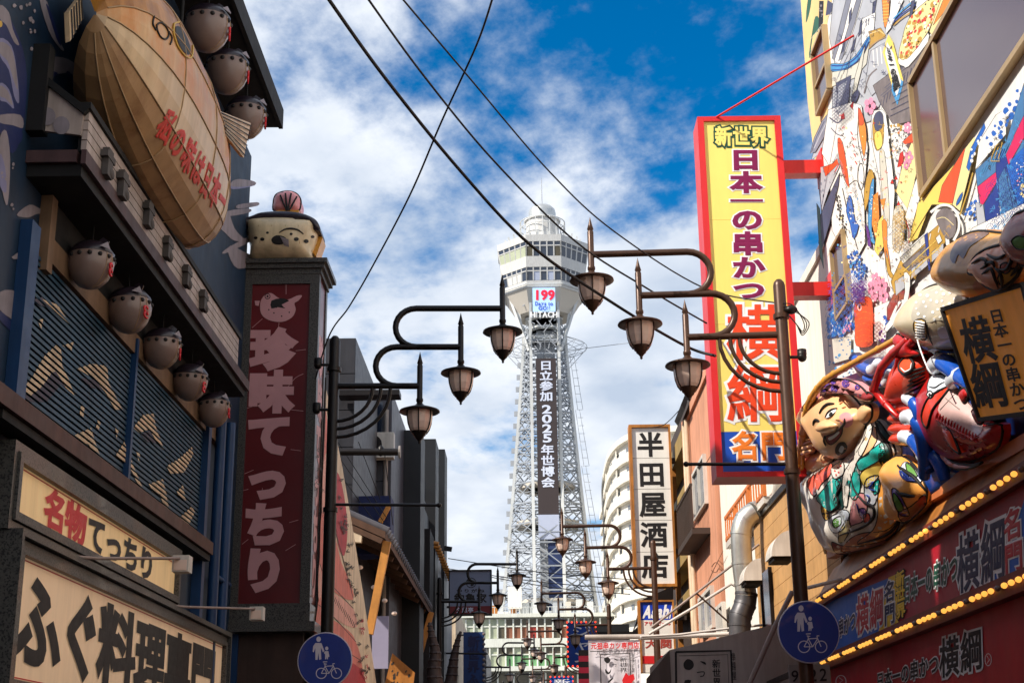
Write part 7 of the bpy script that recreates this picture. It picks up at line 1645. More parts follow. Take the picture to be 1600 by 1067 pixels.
# dark projecting bar with a white end cap
g = G(); g.tube([ony(532, 706, 24), ony(622, 706, 24)], 0.065, 10); g.use(M('iron_black')); T = Thing('sign_bar', ony(532, 706, 24), 'thick black projecting bar with pale end cap in front of the grey building', 'bar')
g = G(); g.tube([ony(532, 706, 24), ony(622, 706, 24)], 0.062, 10); T.part('bar', g, M('iron_black')); g = G(); e = ony(623, 706, 24); g.lathe([(0.11, 0), (0.11, 0.03), (0, 0.031)], e, 14, False, axis=(1, 0, 0)); T.part('end_cap', g, M('plate_grey')); g = G(); g.ell(ony(595, 704, 24), (0.06, 0.06, 0.1), 8, 6); T.part('clamp', g, M('iron_black'))
# timber tea house with a tiled pent roof
TH = Thing('timber_shop', (-3, 27, 0), 'dark timber shop with tiled pent roof and golden slanted struts', 'shop')
y0 = 24.0; e0 = ony(602, 830, y0); e1 = onx(673, 946, e0[0]); r0 = ony(548, 806, y0); rise = (r0[2] - e0[2])
g = G(); g.box(-6.5, e0[0] - 0.9, y0 + 1.6, e1[1], 0, r0[2] + 0.2); TH.part('wall', g, M('dark_wall'))
roofv = np.array([-2.4, 0, rise / (e0[0] - r0[0]) * 2.4])
g = G(); q = [e0, np.array([e0[0], e1[1], e0[2]]), np.array([e0[0], e1[1], e0[2]]) + roofv, e0 + roofv]; g.hexa(q, [p - np.array([0, 0, 0.12]) for p in q]); rf = TH.part('roof', g, M('rafter'))
n = 34
first = None
for k in range(n):
    y = y0 + (e1[1] - y0) * (k + 0.5) / n; g = G()
    a = np.array([e0[0] + 0.03, y, e0[2] + 0.03]); g.tube([a, a + roofv], 0.075, 8)
    if first is None: first = TH.part('roof_tile', g, M('roof_tile'), rf); yfirst = y
    else: link_copy(first, 'roof_tile', rf, loc=(0, y - yfirst, 0))
for k in range(12):
    y = y0 + 0.05 + (e1[1] - y0 - 0.1) * k / 11; a = np.array([e0[0] - 0.06, y, e0[2] - 0.16]); g = G(); g.bar(a, a + roofv * 0.9, 0.07, 0.09); TH.part('rafter', g, M('rafter'), rf)
for a, b, yy in (((605, 846), (577, 990), y0 + 0.2), ((674, 956), (648, 1052), e1[1] - 0.4)):
    g = G(); p, q_ = ony(*a, yy), ony(*b, yy); g.bar(p, q_, 0.13, 0.13); TH.part('strut', g, M('post_gold'))
g = G(); p = ony(540, 836, y0 + 0.1); g.bar(p, ony(566, 838, y0 + 0.1), 0.14, 0.22); TH.part('tie_beam', g, M('cow_cream'))
g = G(); a, b = ony(546, 775, 26.5), ony(610, 815, 26.5); g.box(a[0], b[0], 26.5, 27.2, b[2] - 0.6, a[2]); TH.part('upper_wall', g, M('navy_paint'))
g = G(); g.bar(ony(608, 790, 26.4), ony(594, 816, 26.4), 0.10, 0.08); TH.part('gable_strut', g, M('post_gold'))
a, b = ony(582, 962, 25.5), ony(606, 1044, 25.5); g = G(); g.box(a[0], b[0], 25.5, 25.58, ony(590, 1044, 25.5)[2], ony(590, 962, 25.5)[2]); TH.part('lilac_panel', g, M('lilac_panel'))
for px, py in ((584, 917), (601, 938), (616, 958), (563, 886)):
    c = ony(px, py, 25.0); g = G(); g.ell(c, (0.05, 0.05, 0.04), 8, 6); TH.part('ceiling_lamp', g, M('lamp_glass'))
WBD = Thing('wooden_board', ony(625, 1050, 24.5), 'tilted golden wooden name board hanging low under the pent roof', 'sign')
g = G(); pl = WY(24.5); g.prism([pl(613, 1020), pl(648, 1050), pl(640, 1110), pl(596, 1090)], (0, 0.08, 0)); WBD.part('board', g, M('wood_board'))
P = Paint(WY(24.5), 0.003); P.dabs(M('ink_soft'), [(614, 1032), (640, 1052), (634, 1080), (606, 1072)], 14, 1.2, 2.6, 1.6, 1, 0.5); P.done(WBD, 'brush_marks', None, 'stuff')
# thin guy wires in front of the grey building
for a, b in (((520, 700), (600, 815)), ((528, 690), (606, 812)), ((560, 690), (594, 780)), ((516, 720), (586, 816)), ((600, 700), (614, 820))):
    g = G(); g.tube([ony(*a, 24.2), ony(*b, 25)], 0.008, 4); single('guy_wire', g, M('cable'), 'thin dark wire slanting down to the tiled pent roof', 'wire', 'wires above the pent roof')
# grey tortoise shop sign
KS = Thing('tortoise_sign', ony(735, 958, 40), 'slate grey square shop sign with red foot and round crest behind the street lamp', 'sign')
pk = WY(40.0); a, b, c = pk(703, 892), pk(767, 958), pk(767, 946)
g = G(); g.box(a[0], b[0], 40, 40.25, c[2], a[2]); KS.part('panel', g, M('kame_grey')); g = G(); g.box(a[0], b[0], 40, 40.25, b[2], c[2] - 0.002); KS.part('foot_panel', g, M('kame_maroon'))
for (x0, x1, z0, z1) in ((a[0] - .03, a[0], b[2], a[2]), (b[0], b[0] + .03, b[2], a[2]), (a[0] - .03, b[0] + .03, a[2], a[2] + .03), (a[0] - .03, b[0] + .03, b[2] - .03, b[2])):
    g = G(); g.box(x0, x1, 39.95, 40.3, z0, z1); KS.part('frame_rail', g, M('iron_black'))
lettering(KS, '釣亀家', pq(pk, (709, 926), (761, 926), (761, 942), (709, 942)), M('ink'), 'h', 0.03, eps=0.004)
lettering(KS, 'つりがね', pq(pk, (712, 919), (758, 919), (758, 926), (712, 926)), M('ink'), 'h', 0.03, eps=0.004, fill=0.8)
lettering(KS, '夕凪亭', pq(pk, (712, 948), (740, 948), (740, 957), (712, 957)), M('letter_pale'), 'h', 0.02, eps=0.004)
P = Paint(pk, 0.005); P.ring(M('ink'), (736, 910), 7.5, 1.2, 20); P.dot(M('ink'), (733, 907), 3, 1.2); P.shape(M('ink'), [(738, 906), (742, 908), (740, 914), (735, 915)], 2); P.done(KS, 'crest', None, 'stuff')
g = G(); g.bar(pk(698, 948), pk(703, 948), 0.06); g.bar(np.array([-2.85, 40.1, b[2] + .4]), np.array([a[0], 40.1, b[2] + .4]), 0.08); KS.part('arm', g, M('iron_black'))
# far shop row on the left, dragon trunk sculptures, blue vertical banner
FL = Thing('shop_row', (-3.5, 60, 0), 'low cream and brown shop fronts far along the shaded side of the street', 'shop')
for px0, px1, py, y, m in ((690, 712, 945, 50, 'cow_cream'), (700, 728, 985, 62, 'umber_wall'), (716, 736, 1000, 75, 'cow_cream'), (735, 760, 1012, 95, 'grey_tile')):
    a, b = ony(px0 - 60, py, y), ony(px1, py, y); g = G(); g.box(a[0], b[0], y, y + 12, 0, a[2]); FL.part('wall', g, M(m))
    g = G(); g.box(b[0] + 0.001, b[0] + 0.4, y + 0.5, y + 11, 2.6, 2.9); FL.part('awning', g, M('awning_brown'))
    for k in range(2): g = G(); g.box(b[0] - 1.4 - 1.6 * k, b[0] - 0.3 - 1.6 * k, y - 0.03, y - 0.001, a[2] - 1.8, a[2] - 0.7); FL.part('window', g, M('dull_glass'))
a, b = ony(704, 962, 58), ony(716, 992, 58); g = G(); g.box(a[0], b[0], 57.5, 57.9, 0, a[2]); FL.part('blue_pier', g, M('mural_denim'))
def trunk(pts, y, lab):
    T = Thing('carved_trunk', ony(pts[-1][0], 1120, y), lab, 'sculpture'); g = G(); p = smooth_open([ony(a, b, y) for a, b in pts], 5); n = len(p); g.tube(p, [0.03 + 0.17 * i / n for i in range(n)], 9); T.part('body', g, M('dragon'))
    for i in range(2, n - 1, 2):
        gg = G(); gg.lathe([(0.03 + 0.17 * i / n, -0.03), (0.05 + 0.17 * i / n, 0.0), (0.03 + 0.17 * i / n, 0.03)], p[i], 9, False); T.part('scale_ring', gg, M('dragon'))
trunk([(671, 972), (674, 990), (680, 1020), (678, 1050), (684, 1090)], 30, 'scaly dark carved trunk rising beside the black building')
trunk([(720, 986), (714, 1004), (709, 1030), (705, 1060), (700, 1090)], 36, 'scaly dark carved trunk leaning before the far brown shop')
VB = Thing('vertical_banner', ony(740, 1067, 52), 'dark blue vertical banner with faded lettering beside a far street lamp', 'banner')
pv = WY(52.0); a, b = pv(724, 987), pv(757, 1110); g = G(); g.box(a[0], b[0], 52, 52.12, b[2], a[2]); VB.part('panel', g, M('banner_blue'))
lettering(VB, '新世界ふぐ', pq(pv, (731, 992), (750, 992), (748, 1090), (729, 1090)), M('letter_navy'), 'v', 0.05, eps=0.01)
for k in range(14):
    g = G(); p = pv(756, 990 + 8 * k); g.ell(p + np.array([0, -0.02, 0]), (0.06, 0.03, 0.06), 7, 5); VB.part('edge_bulb', g, M('bulb_dead'))
g = G(); g.tube([np.array([-3.4, 52.06, a[2] - .1]), np.array([a[0], 52.06, a[2] - .1])], 0.03, 6); VB.part('arm', g, M('iron_black'))
g = G(); g.tube([ony(690, 1020, 44), ony(762, 1021, 44)], 0.03, 6); single('banner_bar', g, M('iron_black'), 'far thin black banner bar crossing before the blue vertical banner', 'bar')
# ================================================================== right, beyond the yellow sign
WB_ = Thing('white_building', (3.7, 21, 0), 'plain white rendered building behind the tall yellow sign', 'building')
ztop = onx(1245, 470, 3.7)[2]
g = G(); g.box(3.7, 11, 16.05, 27.0, 0, ztop); WB_.part('wall', g, M('white_wall'))
g = G(); g.box(3.66, 11, 16.06, 27.1, ztop, ztop + 0.12); WB_.part('coping', g, M('white_wall'))
# stair landing with orange railing on the white building
pr = WX(3.45, -1); a, b = pr(1135, 790), pr(1196, 742); 
SR = Thing('stair_railing', (3.45, 22, a[2] - 1), 'orange painted balcony railing on the white building under the yellow sign', 'railing')
ya, yb2 = onx(1196, 790, 3.45)[1], onx(1132, 790, 3.45)[1]; zb0 = onx(1165, 812, 3.45)[2]; zt0_ = onx(1165, 766, 3.45)[2]
g = G(); g.box(3.43, 3.70, ya, yb2, zb0 - 0.1, zb0); SR.part('landing', g, M('white_metal'))
for z in (zb0 + 0.06, zt0_): g = G(); g.bar((3.45, ya, z), (3.45, yb2, z), 0.04, 0.05); SR.part('rail', g, M('rail_orange'))
for k in range(18):
    y = ya + (yb2 - ya) * k / 17; g = G(); g.bar((3.45, y, zb0), (3.45, y, zt0_), 0.022 if k % 6 else 0.05); SR.part('baluster', g, M('rail_orange'))
g = G(); g.bar((3.45, yb2, zt0_), (3.7, yb2, zt0_), 0.04, 0.05); SR.part('rail', g, M('rail_orange'))
g = G(); g.box(3.66, 3.699, ya, yb2, 2.0, zb0 - 0.15); WB_.part('grey_panel', g, M('sign_white'))
g = G(); c = onx(1215, 752, 3.6); g.tube([c + np.array([0, 0, 1.2]), c, c + np.array([0, .3, -.2])], 0.06, 8); WB_.part('drain_pipe', g, M('white_metal'))
# tan boarded annexe
TA = Thing('tan_annex', (3.5, 18.5, 0), 'low annexe clad in tan boards with dark cap beside the silver duct', 'building')
XT = 3.52; z1_ = onx(1225, 770, XT)[2]; ye = onx(1178, 836, XT)[1]
g = G(); g.box(XT + 0.03, 3.69, 16.06, ye, 0, z1_); TA.part('wall', g, M('shade_brown'))
nb = 12
for k in range(nb):
    z = z1_ - 0.23 * (k + 1); g = G(); g.box(XT, XT + 0.029, 16.06, ye, z + 0.006, z + 0.23); TA.part('board', g, M('tan_tile'))
g = G(); g.box(XT - 0.04, 3.69, 16.06, ye + 0.03, z1_ + 0.005, z1_ + 0.10); TA.part('cap', g, M('iron_black'))
g = G(); g.box(XT - 0.03, XT - 0.002, onx(1206, 900, XT)[1], onx(1192, 900, XT)[1], onx(1200, 990, XT)[2], onx(1200, 890, XT)[2]); TA.part('window', g, M('window_glass'))
for yy in (onx(1206, 900, XT)[1], onx(1192, 900, XT)[1]):
    g = G(); g.bar((XT - 0.02, yy, 2.0), (XT - 0.02, yy, onx(1200, 890, XT)[2]), 0.06); TA.part('window_frame', g, M('iron_black'))
def hood(px0, py0, px1, py1, lab, y):
    a, b = ony(px0, py0, y), ony(px1, py1, y); T = Thing('vent_hood', (a + b) / 2, lab, 'vent hood', 'white vent hoods'); g = G(); w = b[0] - a[0]; h = a[2] - b[2]; pts = [np.array([b[0], y, b[2]])] + [np.array([b[0] - w * math.sin(t), y, b[2] + h * math.cos(t)]) for t in np.linspace(0, math.pi / 2, 9)]
    g.prism(pts, (0, 0.5, 0)); T.part('shell', g, M('white_metal')); g = G(); g.box(a[0] + 0.03, b[0], y + 0.03, y + 0.47, b[2] - 0.05, b[2] - 0.002); T.part('grille', g, M('soffit'))
hood(1160, 872, 1191, 906, 'white curved vent hood beside the silver duct', 20.5); hood(1203, 828, 1240, 868, 'white curved vent hood under the yellow sign against the tan boards', 18.2)
DU = Thing('duct', ony(1165, 980, 22), 'large silver sheet metal duct bending down beside the tan annexe', 'duct'); yd = 21.2
path = [ony(1232, 784, 20.0), ony(1200, 792, yd), ony(1178, 800, yd), ony(1164, 812, yd), ony(1158, 834, yd), ony(1160, 880, yd), ony(1164, 912, yd), ony(1166, 930, yd)]
path2 = [ony(1166, 928, yd), ony(1164, 944, yd), ony(1158, 960, yd), ony(1156, 976, yd), ony(1156, 1060, yd)]
rr = 0.155
P3 = smooth_open(path, 5)
for i in range(0, len(P3) - 1, 5):
    seg = P3[i:i + 6]
    if len(seg) > 1: g = G(); g.tube(seg, rr, 18); DU.part('duct_section', g, M('duct')); g = G(); d = _n(seg[-1] - seg[-2]); g.tube([seg[-1] - d * 0.02, seg[-1] + d * 0.02], rr * 1.05, 18); DU.part('band', g, M('duct'))
P4 = smooth_open(path2, 4)
for i in range(0, len(P4) - 1, 4):
    seg = P4[i:i + 5]
    if len(seg) > 1: g = G(); g.tube(seg, rr * 1.04, 18); DU.part('duct_section', g, M('duct_dark')); g = G(); d = _n(seg[0] - seg[1]); g.tube([seg[0] - d * 0.02, seg[0] + d * 0.02], rr * 1.09, 18); DU.part('band', g, M('duct_dark'))
# salmon building
SB = Thing('salmon_building', (3.6, 31, 0), 'salmon pink rendered building with brown balcony between white building and liquor shop sign', 'building')
XS = 3.62; y0_, y1_ = 27.1, 31.8; zt = onx(1112, 575, XS)[2]
g = G(); g.box(XS, 11, y0_, y1_, 0, zt); SB.part('wall', g, M('salmon')); g = G(); g.box(XS - 0.06, 11, y0_ - 0.02, y1_, zt, zt + 0.2); SB.part('coping', g, M('salmon'))
ps = WX(XS, -1)
def salmon_window(px0, py0, px1, py1):
    ya, yb = ps(px1, py0)[1], ps(px0, py0)[1]; za, zb = ps((px0 + px1) / 2, py1)[2], ps((px0 + px1) / 2, py0)[2]
    g = G(); g.box(XS - 0.03, XS - 0.002, ya, yb, za, zb); w = SB.part('window', g, M('apt_glass'))
    for (a, b, c, d) in ((ya - .05, yb + .05, zb, zb + .07), (ya - .05, yb + .05, za - .07, za), (ya - .05, ya, za, zb), (yb, yb + .05, za, zb), ((ya + yb) / 2 - .03, (ya + yb) / 2 + .03, za, zb)):
        g = G(); g.box(XS - 0.08, XS - 0.001, a, b, c, d); SB.part('window_frame', g, M('white_metal'), w)
salmon_window(1086, 730, 1104, 800); salmon_window(1096, 930, 1116, 985); salmon_window(1124, 950, 1134, 990)
ya, yb = ps(1110, 830)[1], ps(1084, 830)[1]; zf = ps(1090, 852)[2]
g = G(); g.box(XS - 0.36, XS - 0.002, ya, yb, zf - 0.12, zf); bal = SB.part('balcony', g, M('shade_brown'))
for k in range(14):
    y = ya + (yb - ya) * k / 13; g = G(); g.bar((XS - 0.34, y, zf), (XS - 0.34, y, zf + 0.85), 0.03); SB.part('baluster', g, M('shade_brown'), bal)
g = G(); g.bar((XS - 0.34, ya, zf + 0.87), (XS - 0.34, yb, zf + 0.87), 0.05); SB.part('rail', g, M('shade_brown'), bal)
for px in (1080, 1084):
    y = ps(px, 800)[1]; g = G(); g.tube([(XS - 0.07, y, 1.0), (XS - 0.07, y, zt)], 0.05, 8); SB.part('drain_pipe', g, M('cow_cream'))
g = G(); g.prism([ony(1064, 632, 30), ony(1090, 566, 30), ony(1092, 572, 30), ony(1070, 640, 30)], (0, 1.5, 0)); SB.part('awning_frame', g, M('iron_black'))
P = Paint(ps, 0.004)
for pts in ([(1074, 770), (1124, 690)], [(1130, 860), (1108, 905), (1100, 940), (1086, 990)], [(1112, 885), (1118, 878), (1124, 884), (1118, 894), (1111, 890)]): P.line(M('rafter'), pts, 0.8, 3)
P.done(SB, 'wall_cable', None, 'stuff')
# brown recessed block behind the liquor sign
BR_ = Thing('brown_building', (4.2, 42, 0), 'narrow brown building with dark recessed balconies beside the liquor shop sign', 'building')
g = G(); g.box(4.0, 11, 31.9, 46, 0, onx(1060, 662, 4.0)[2]); BR_.part('wall', g, M('shade_brown'))
for py0, py1 in ((664, 694), (760, 772), (858, 880), (930, 944)):
    z0, z1 = onx(1066, py1, 3.6)[2], onx(1066, py0, 3.6)[2]; g = G(); g.box(3.62, 3.999, 32.2, 38.0, z0, z1); BR_.part('balcony_band', g, M('ochre_panel'))
for y in (32.1, 35.0, 38.0): g = G(); g.bar((3.66, y, 0), (3.66, y, onx(1066, 664, 3.6)[2]), 0.12); BR_.part('post', g, M('wood_board'))
# liquor shop sign and beer sign
LS = Thing('liquor_sign', ony(1020, 912, 34), 'tall white box sign reading 半田屋酒店 in brown frame', 'sign'); pl = WY(34.0)
a, b = pl(988, 668), pl(1051, 912); zt, zb = pl(1018, 668)[2], pl(1020, 912)[2]; xa, xb = pl(991, 790)[0], pl(1049, 790)[0]
nP = 5
for k in range(nP):
    z0, z1 = zb + (zt - zb) * k / nP, zb + (zt - zb) * (k + 1) / nP; g = G(); g.box(xa, xb, 34.0, 34.3, z0 + .006, z1 - .006); LS.part('panel', g, M('sign_white'))
g = G(); g.box(xa + .02, xb - .02, 34.02, 34.28, zb, zt); LS.part('core', g, M('plate_grey'))
for (x0, x1, z0, z1) in ((xa - .07, xa - .001, zb - .07, zt + .07), (xb + .001, xb + .05, zb - .07, zt + .07), (xa, xb, zt + .001, zt + .07), (xa, xb, zb - .07, zb - .001)):
    g = G(); g.box(x0, x1, 33.94, 34.34, z0, z1); LS.part('frame_rail', g, M('wood_board'))
lettering(LS, '半田屋酒店', [np.array([xa + .06, 34, zt - .05]), np.array([xb - .06, 34, zt - .05]), np.array([xb - .06, 34, zb + .08]), np.array([xa + .06, 34, zb + .08])], M('ink'), 'v', 0.028, fill=0.82, eps=0.004)
for z in (zt - 0.8, zb + 0.8): g = G(); g.box(xb + .05, 3.62, 34.1, 34.25, z - .06, z + .06); LS.part('arm', g, M('shade_brown'))
AS = Thing('beer_sign', ony(1027, 1020, 33), 'blue and white beer sign with white slanted lettering under the liquor shop sign', 'sign'); pa = WY(33.0)
a, b = pa(1000, 940), pa(1055, 1060); zm = pa(1027, 968)[2]; zb_, zt_ = pa(1027, 1050)[2], pa(1027, 940)[2]
g = G(); g.box(a[0], b[0], 33, 33.25, zm, zt_); AS.part('panel', g, M('asahi_blue')); g = G(); g.box(a[0], b[0], 33, 33.25, zb_, zm - .002); AS.part('panel', g, M('sign_white'))
for (x0, x1, z0, z1) in ((a[0] - .05, a[0] - .001, zb_, zt_ + .04), (b[0] + .001, b[0] + .04, zb_, zt_ + .04), (a[0], b[0], zt_ + .001, zt_ + .04)):
    g = G(); g.box(x0, x1, 32.96, 33.28, z0, z1); AS.part('frame_rail', g, M('wood_board'))
lettering(AS, 'Asahi', pq(pa, (1008, 946), (1053, 944), (1049, 965), (1004, 965)), M('letter_white'), 'h', 0.05, eps=0.004, cells=[1.2, .9, 1, 1, .5], fill=0.95)
lettering(AS, 'アサヒビール', pq(pa, (1006, 970), (1048, 970), (1048, 977), (1006, 977)), M('sign_red'), 'h', 0.03, eps=0.004)
lettering(AS, '大関', pq(pa, (1006, 996), (1052, 996), (1052, 1014), (1006, 1014)), M('curtain_red'), 'h', 0.03, eps=0.004, cells=[1, 1], fill=0.8)
g = G(); g.box(a[0], b[0], 32.99, 32.998, pa(1027, 1036)[2], pa(1027, 1024)[2]); AS.part('red_band', g, M('sign_red'))
g = G(); g.box(b[0] + .04, 3.62, 33.1, 33.2, zt_ - .4, zt_ - .3); AS.part('arm', g, M('shade_brown'))
g = G(); pl = WY(33.6); g.prism([pl(990, 985), pl(1004, 936), pl(1052, 915), pl(1052, 935), pl(1004, 960)], (0, 0.5, 0)); g.prism([pl(984, 990), pl(1000, 975), pl(1000, 995)], (0, 0.4, 0)); single('sign_gable', g, M('iron_black'), 'black sloping panel between the liquor shop sign and the beer sign', 'panel')
# apartment block with curved white balconies
AP = Thing('apartment_block', (20, 200, 0), 'white apartment block with curved balcony bands beside the tower', 'building')
Zr = 52.0; rim = [(941, 790), (940, 763), (943, 735), (950, 708), (965, 688), (988, 675), (1020, 668), (1064, 664)]
plan = smooth_open([onz(px, py, Zr) for px, py in rim], 4); plan = [p * np.array([1, 1, 0]) for p in plan]
cen = np.array([plan[-1][0] + 4, plan[0][1] + 6, 0])
def ring_wall(inset, z0, z1, nm, m):
    o = [p + _n(cen - p) * inset for p in plan]; o2 = o + [np.array([o[-1][0] + 2, o[0][1] + 10, 0]), np.array([o[0][0], o[0][1] + 10, 0])]; g = G(); g.prism([p + np.array([0, 0, z0]) for p in o2], (0, 0, z1 - z0)); return AP.part(nm, g, M(m))
fh = 2.95
ring_wall(1.6, 0, Zr - 0.5, 'wall', 'balcony_white'); ring_wall(-0.1, Zr - 0.9, Zr, 'roof', 'balcony_white')
for k in range(9):
    z = Zr - 0.9 - fh * (k + 1); f = ring_wall(0.0, z - 0.25, z + 1.15, 'balcony', 'balcony_white')
    o = [p + _n(cen - p) * 1.45 for p in plan]
    for j in range(3, len(plan) - 1, 3):
        a, b = o[j], lerp(o[j], o[j + 1], 0.75); g = G(); g.hexa([a + np.array([0, 0, z]), b + np.array([0, 0, z]), b + np.array([0, 0, z + 2.2]), a + np.array([0, 0, z + 2.2])], [p + _n(cen - p) * 0.3 for p in (a + np.array([0, 0, z]), b + np.array([0, 0, z]), b + np.array([0, 0, z + 2.2]), a + np.array([0, 0, z + 2.2]))]); AP.part('window', g, M('apt_glass'))
        if j % 2: g = G(); c = plan[j] + _n(cen - plan[j]) * 0.7; g.box(c[0] - .08, c[0] + .08, c[1] - .5, c[1] + .5, z + 1.15, z + fh - .3); AP.part('partition', g, M('balcony_white'))
# blue bulb framed sign, far
def bulb_sign(px0, py0, px1, py1, y, txt, lab, pitch):
    T = Thing('bulb_sign', ony((px0 + px1) / 2, py1, y), lab, 'sign'); pl = WY(y); a, b = pl(px0, py0), pl(px1, py1); g = G(); g.box(a[0], b[0], y, y + 0.3, b[2], a[2]); T.part('panel', g, M('banner_blue_bright'))
    q_ = [np.array([a[0], y, a[2]]), np.array([b[0], y, a[2]]), np.array([b[0], y, b[2]]), np.array([a[0], y, b[2]])]; first = None
    for i in range(4):
        u, v = q_[i], q_[(i + 1) % 4]; n = max(2, int(np.linalg.norm(v - u) / pitch))
        for k in range(n):
            p = lerp(u, v, k / n)
            if first is None: g = G(); g.ell(p + np.array([0, -0.04, 0]), (0.034, 0.034, 0.034), 7, 5); first = T.part('bulb', g, M('red_bulb')); p0 = p
            else: link_copy(first, 'bulb', T.o, loc=(p - p0).tolist())
    w = b[0] - a[0]; h = a[2] - b[2]
    lettering(T, txt, [q_[0] + np.array([.12 * w, 0, -.06 * h]), q_[1] + np.array([-.1 * w, 0, -.06 * h]), q_[2] + np.array([-.1 * w, 0, .06 * h]), q_[3] + np.array([.12 * w, 0, .06 * h])], M('letter_white'), 'v', 0.01, eps=0.006); g = G(); g.box(b[0], 3.7, y + .1, y + .2, a[2] - .4, a[2] - .3); T.part('arm', g, M('iron_black')); return T
bulb_sign(886, 972, 932, 1040, 46.0, 'ジャン', 'blue sign with white lettering framed by red bulbs behind the far lamps', 0.14)
bulb_sign(860, 1057, 896, 1100, 56.0, '新世界', 'small low blue sign framed by red bulbs far down the street', 0.16)
g = G(); a, b = ony(930, 975, 50), ony(986, 1060, 50); g.box(a[0], b[0], 50, 54, 0, a[2]); single('far_shop', g, M('dark_wall'), 'dark grey far shop block beyond the white cloth banner', 'shop')
# striped cloth and white cloth banner, tent poles
g = G(); T = Thing('striped_cloth', ony(915, 1067, 29), 'red and black striped cloth hanging beside the white cloth banner', 'cloth')
for k in range(8):
    a, b = ony(904, 1015 + 9 * k, 29), ony(924, 1024 + 9 * k, 29); g = G(); g.box(a[0], b[0], 29, 29.04, b[2] + .002, a[2]); T.part('stripe', g, M('striped_red' if k % 2 else 'ink'))
CB = Thing('cloth_banner', ony(960, 1067, 26), 'white cloth banner with red heading 元祖串カツ専門店 hung from a pole', 'banner'); pc = WY(26.0)
a, b = pc(919, 1000), pc(1003, 1100); nx = 18; vs = []
for i in range(nx + 1):
    x = a[0] + (b[0] - a[0]) * i / nx; o = 0.02 * math.sin(i * 1.3) + 0.015 * math.sin(i * 0.5)
    vs += [np.array([x, 26 + o * 0.2, a[2]]), np.array([x, 26 + o, b[2]])]
g = G(); g.add(vs, [(2 * i, 2 * i + 2, 2 * i + 3, 2 * i + 1) for i in range(nx)], True); CB.part('cloth', g, M('tent_white'))
g = G(); g.tube([pc(914, 995), pc(1008, 994)], 0.045, 10); CB.part('roller', g, M('awning_grey'))
pc2 = WY(25.95)
lettering(CB, '元祖串カツ専門店', pq(pc2, (923, 1003), (999, 1002), (999, 1013), (923, 1014)), M('sign_red'), 'h', 0.03, eps=0.002)
P = Paint(pc2, 0.003)
P.line(M('ink'), [(922, 1017), (1000, 1016)], 1.2); P.line(M('ink'), [(939, 1067), (938, 1022), (984, 1020), (986, 1067)], 1.8)
P.shape(M('ink'), [(944, 1028), (950, 1026), (954, 1031), (950, 1036), (945, 1033)], 2); P.shape(M('ink'), [(946, 1044), (951, 1050), (955, 1044), (954, 1050), (950, 1053), (946, 1050)], 2); P.shape(M('ink'), [(950, 1064), (958, 1057), (957, 1061), (951, 1066)], 2); P.line(M('ink'), [(960, 1029), (965, 1031)], 1.6); P.line(M('ink'), [(957, 1038), (963, 1037), (962, 1041)], 1.0)
P.shape(M('sign_red'), [(972, 1062), (978, 1050), (982, 1055), (990, 1052), (992, 1060), (984, 1070), (974, 1070)], 0); P.done(CB, 'brush_print', None, 'stuff')
lettering(CB, '新世界', pq(pc2, (968, 1026), (980, 1026), (980, 1050), (968, 1050)), M('ink'), 'v', 0.01, eps=0.003)
lettering(CB, '串揚げ屋', pq(pc2, (987, 1020), (991, 1020), (992, 1050), (988, 1050)), M('ink'), 'v', 0.01, eps=0.003)
# grey awning side with printed box, white pipes
AW = Thing('awning_screen', (2.6, 17.2, 0), 'grey fabric awning side screen printed with a black framed brush drawing', 'awning'); ya_ = 17.2; pw = WY(ya_)
g = G(); g.prism([pw(1016, 1042), pw(1046, 1015), pw(1210, 975), pw(1300, 955), pw(1300, 1120), pw(1014, 1120)], (0, 0.04, 0)); AW.part('screen', g, M('awning_grey'))
g = G(); g.prism([pw(1010, 1060, .01), pw(1046, 1016, .01), pw(1052, 1120, .01), pw(1008, 1120, .01)], (0, -0.02, 0)); AW.part('side_fold', g, M('awning_brown'))
P = Paint(pw, 0.003)
fr = [(1056, 1018), (1142, 1016), (1146, 1110), (1057, 1110), (1056, 1018)]
P.line(M('ink'), fr[:3], 3.4); P.line(M('ink'), [fr[3], fr[4]], 3.4); P.line(M('ink'), [(1061, 1024), (1137, 1022), (1140, 1100)], 0.9)
P.shape(M('ink'), [(1068, 1036), (1074, 1029), (1082, 1032), (1084, 1040), (1078, 1046), (1070, 1044)], 3); P.shape(M('ink'), [(1094, 1032), (1102, 1034), (1103, 1038), (1097, 1035)], 2); P.line(M('ink'), [(1089, 1050), (1100, 1049), (1099, 1055), (1094, 1056)], 1.6, 3); P.shape(M('ink'), [(1070, 1062), (1080, 1062), (1076, 1070), (1070, 1070)], 2)
P.done(AW, 'brush_print', None, 'stuff')
lettering(AW, '新世界', pq(pw, (1112, 1029), (1126, 1029), (1127, 1072), (1113, 1072)), M('ink'), 'v', 0.015, eps=0.003)
lettering(AW, '串揚屋', pq(pw, (1142, 1018), (1149, 1018), (1151, 1062), (1144, 1062)), M('ink'), 'v', 0.005, eps=0.003)
AP2 = Thing('address_plate', pw(1267, 1067), 'grey plate with the number 9-22 below the round blue sign', 'sign'); pp = WY(15.4)
a, b = pp(1232, 1038), pp(1300, 1090); g = G(); g.box(a[0], b[0], 15.4, 15.44, b[2], a[2]); AP2.part('plate', g, M('plate_grey')); lettering(AP2, '9-22', pq(pp, (1234, 1044), (1294, 1040), (1294, 1066), (1234, 1068)), M('ink'), 'h', 0.01, eps=0.003, cells=[1, .8, 1, 1], fill=0.75)
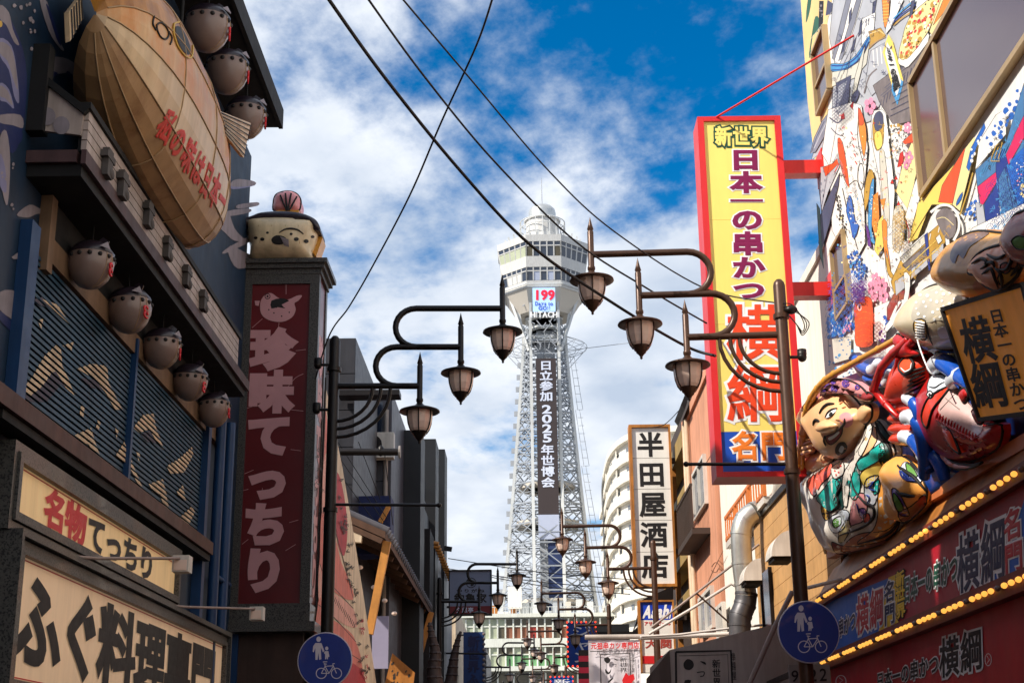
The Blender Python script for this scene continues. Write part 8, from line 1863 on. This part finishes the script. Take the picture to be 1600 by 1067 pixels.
g = G(); g.box(a[0] + .05, a[0] + .1, 15.44, 17.2, a[2] - .1, a[2] - .05); AP2.part('bracket', g, M('iron_black'))
def pipe_thing(pts, y, r, m, lab):
    g = G(); g.tube([ony(a, b, y) for a, b in pts], r, 8); single('awning_pipe', g, M(m), lab, 'pipe')
pipe_thing([(1002, 994), (1060, 991), (1142, 981), (1212, 974)], 21.5, 0.018, 'pipe_white', 'thin pale pipe sloping above the grey awning screen')
pipe_thing([(1000, 996), (1080, 993), (1140, 990)], 22.5, 0.035, 'pipe_white', 'thick pale pipe holding the roller of the white cloth banner')
pipe_thing([(1014, 990), (1085, 948), (1142, 912), (1150, 916)], 21.8, 0.022, 'pipe_white', 'bright pale strut slanting up to the silver duct')
pipe_thing([(1018, 980), (1088, 926), (1186, 850)], 21.6, 0.018, 'lamp_arm', 'brownish strut slanting up past the silver duct')
pipe_thing([(1088, 926), (1140, 973)], 21.55, 0.014, 'iron_brown', 'short dark brace crossing the slanting struts')
pipe_thing([(1170, 1070), (1208, 984), (1238, 924), (1243, 922), (1246, 945)], 16.6, 0.03, 'lamp_arm', 'bent pinkish tent pole beside the round blue sign')
pipe_thing([(1262, 918), (1310, 906), (1330, 902)], 15.3, 0.02, 'pipe_white', 'short pale bar above the round blue sign')
# distant wires low before the tower
FWL = ['upper thin far wire crossing the street before the tower legs', 'middle thin far wire crossing the street before the tower legs', 'lowest thin far wire crossing the street before the tower legs', 'short thin wire beside the blue vertical banner', 'thin wire running from the liquor shop sign to the salmon wall', 'thin wire rising from the top of the liquor shop sign']
for k, (a, b, y) in enumerate((((700, 872), (985, 905), 70), ((700, 888), (985, 920), 72), ((760, 900), (985, 928), 74), ((694, 992), (760, 1012), 60), ((986, 860), (1072, 785), 38), ((1012, 668), (1062, 640), 33))):
    g = G(); p, q_ = ony(*a, y), ony(*b, y); g.tube(smooth_open([p, lerp(p, q_, .5) - np.array([0, 0, 0.15]), q_], 5), 0.012 * y / 40, 4); single('far_wire', g, M('cable'), FWL[k], 'wire')
# side walls behind the first buildings so the street stays closed
bpy.data.objects.remove(_fo)
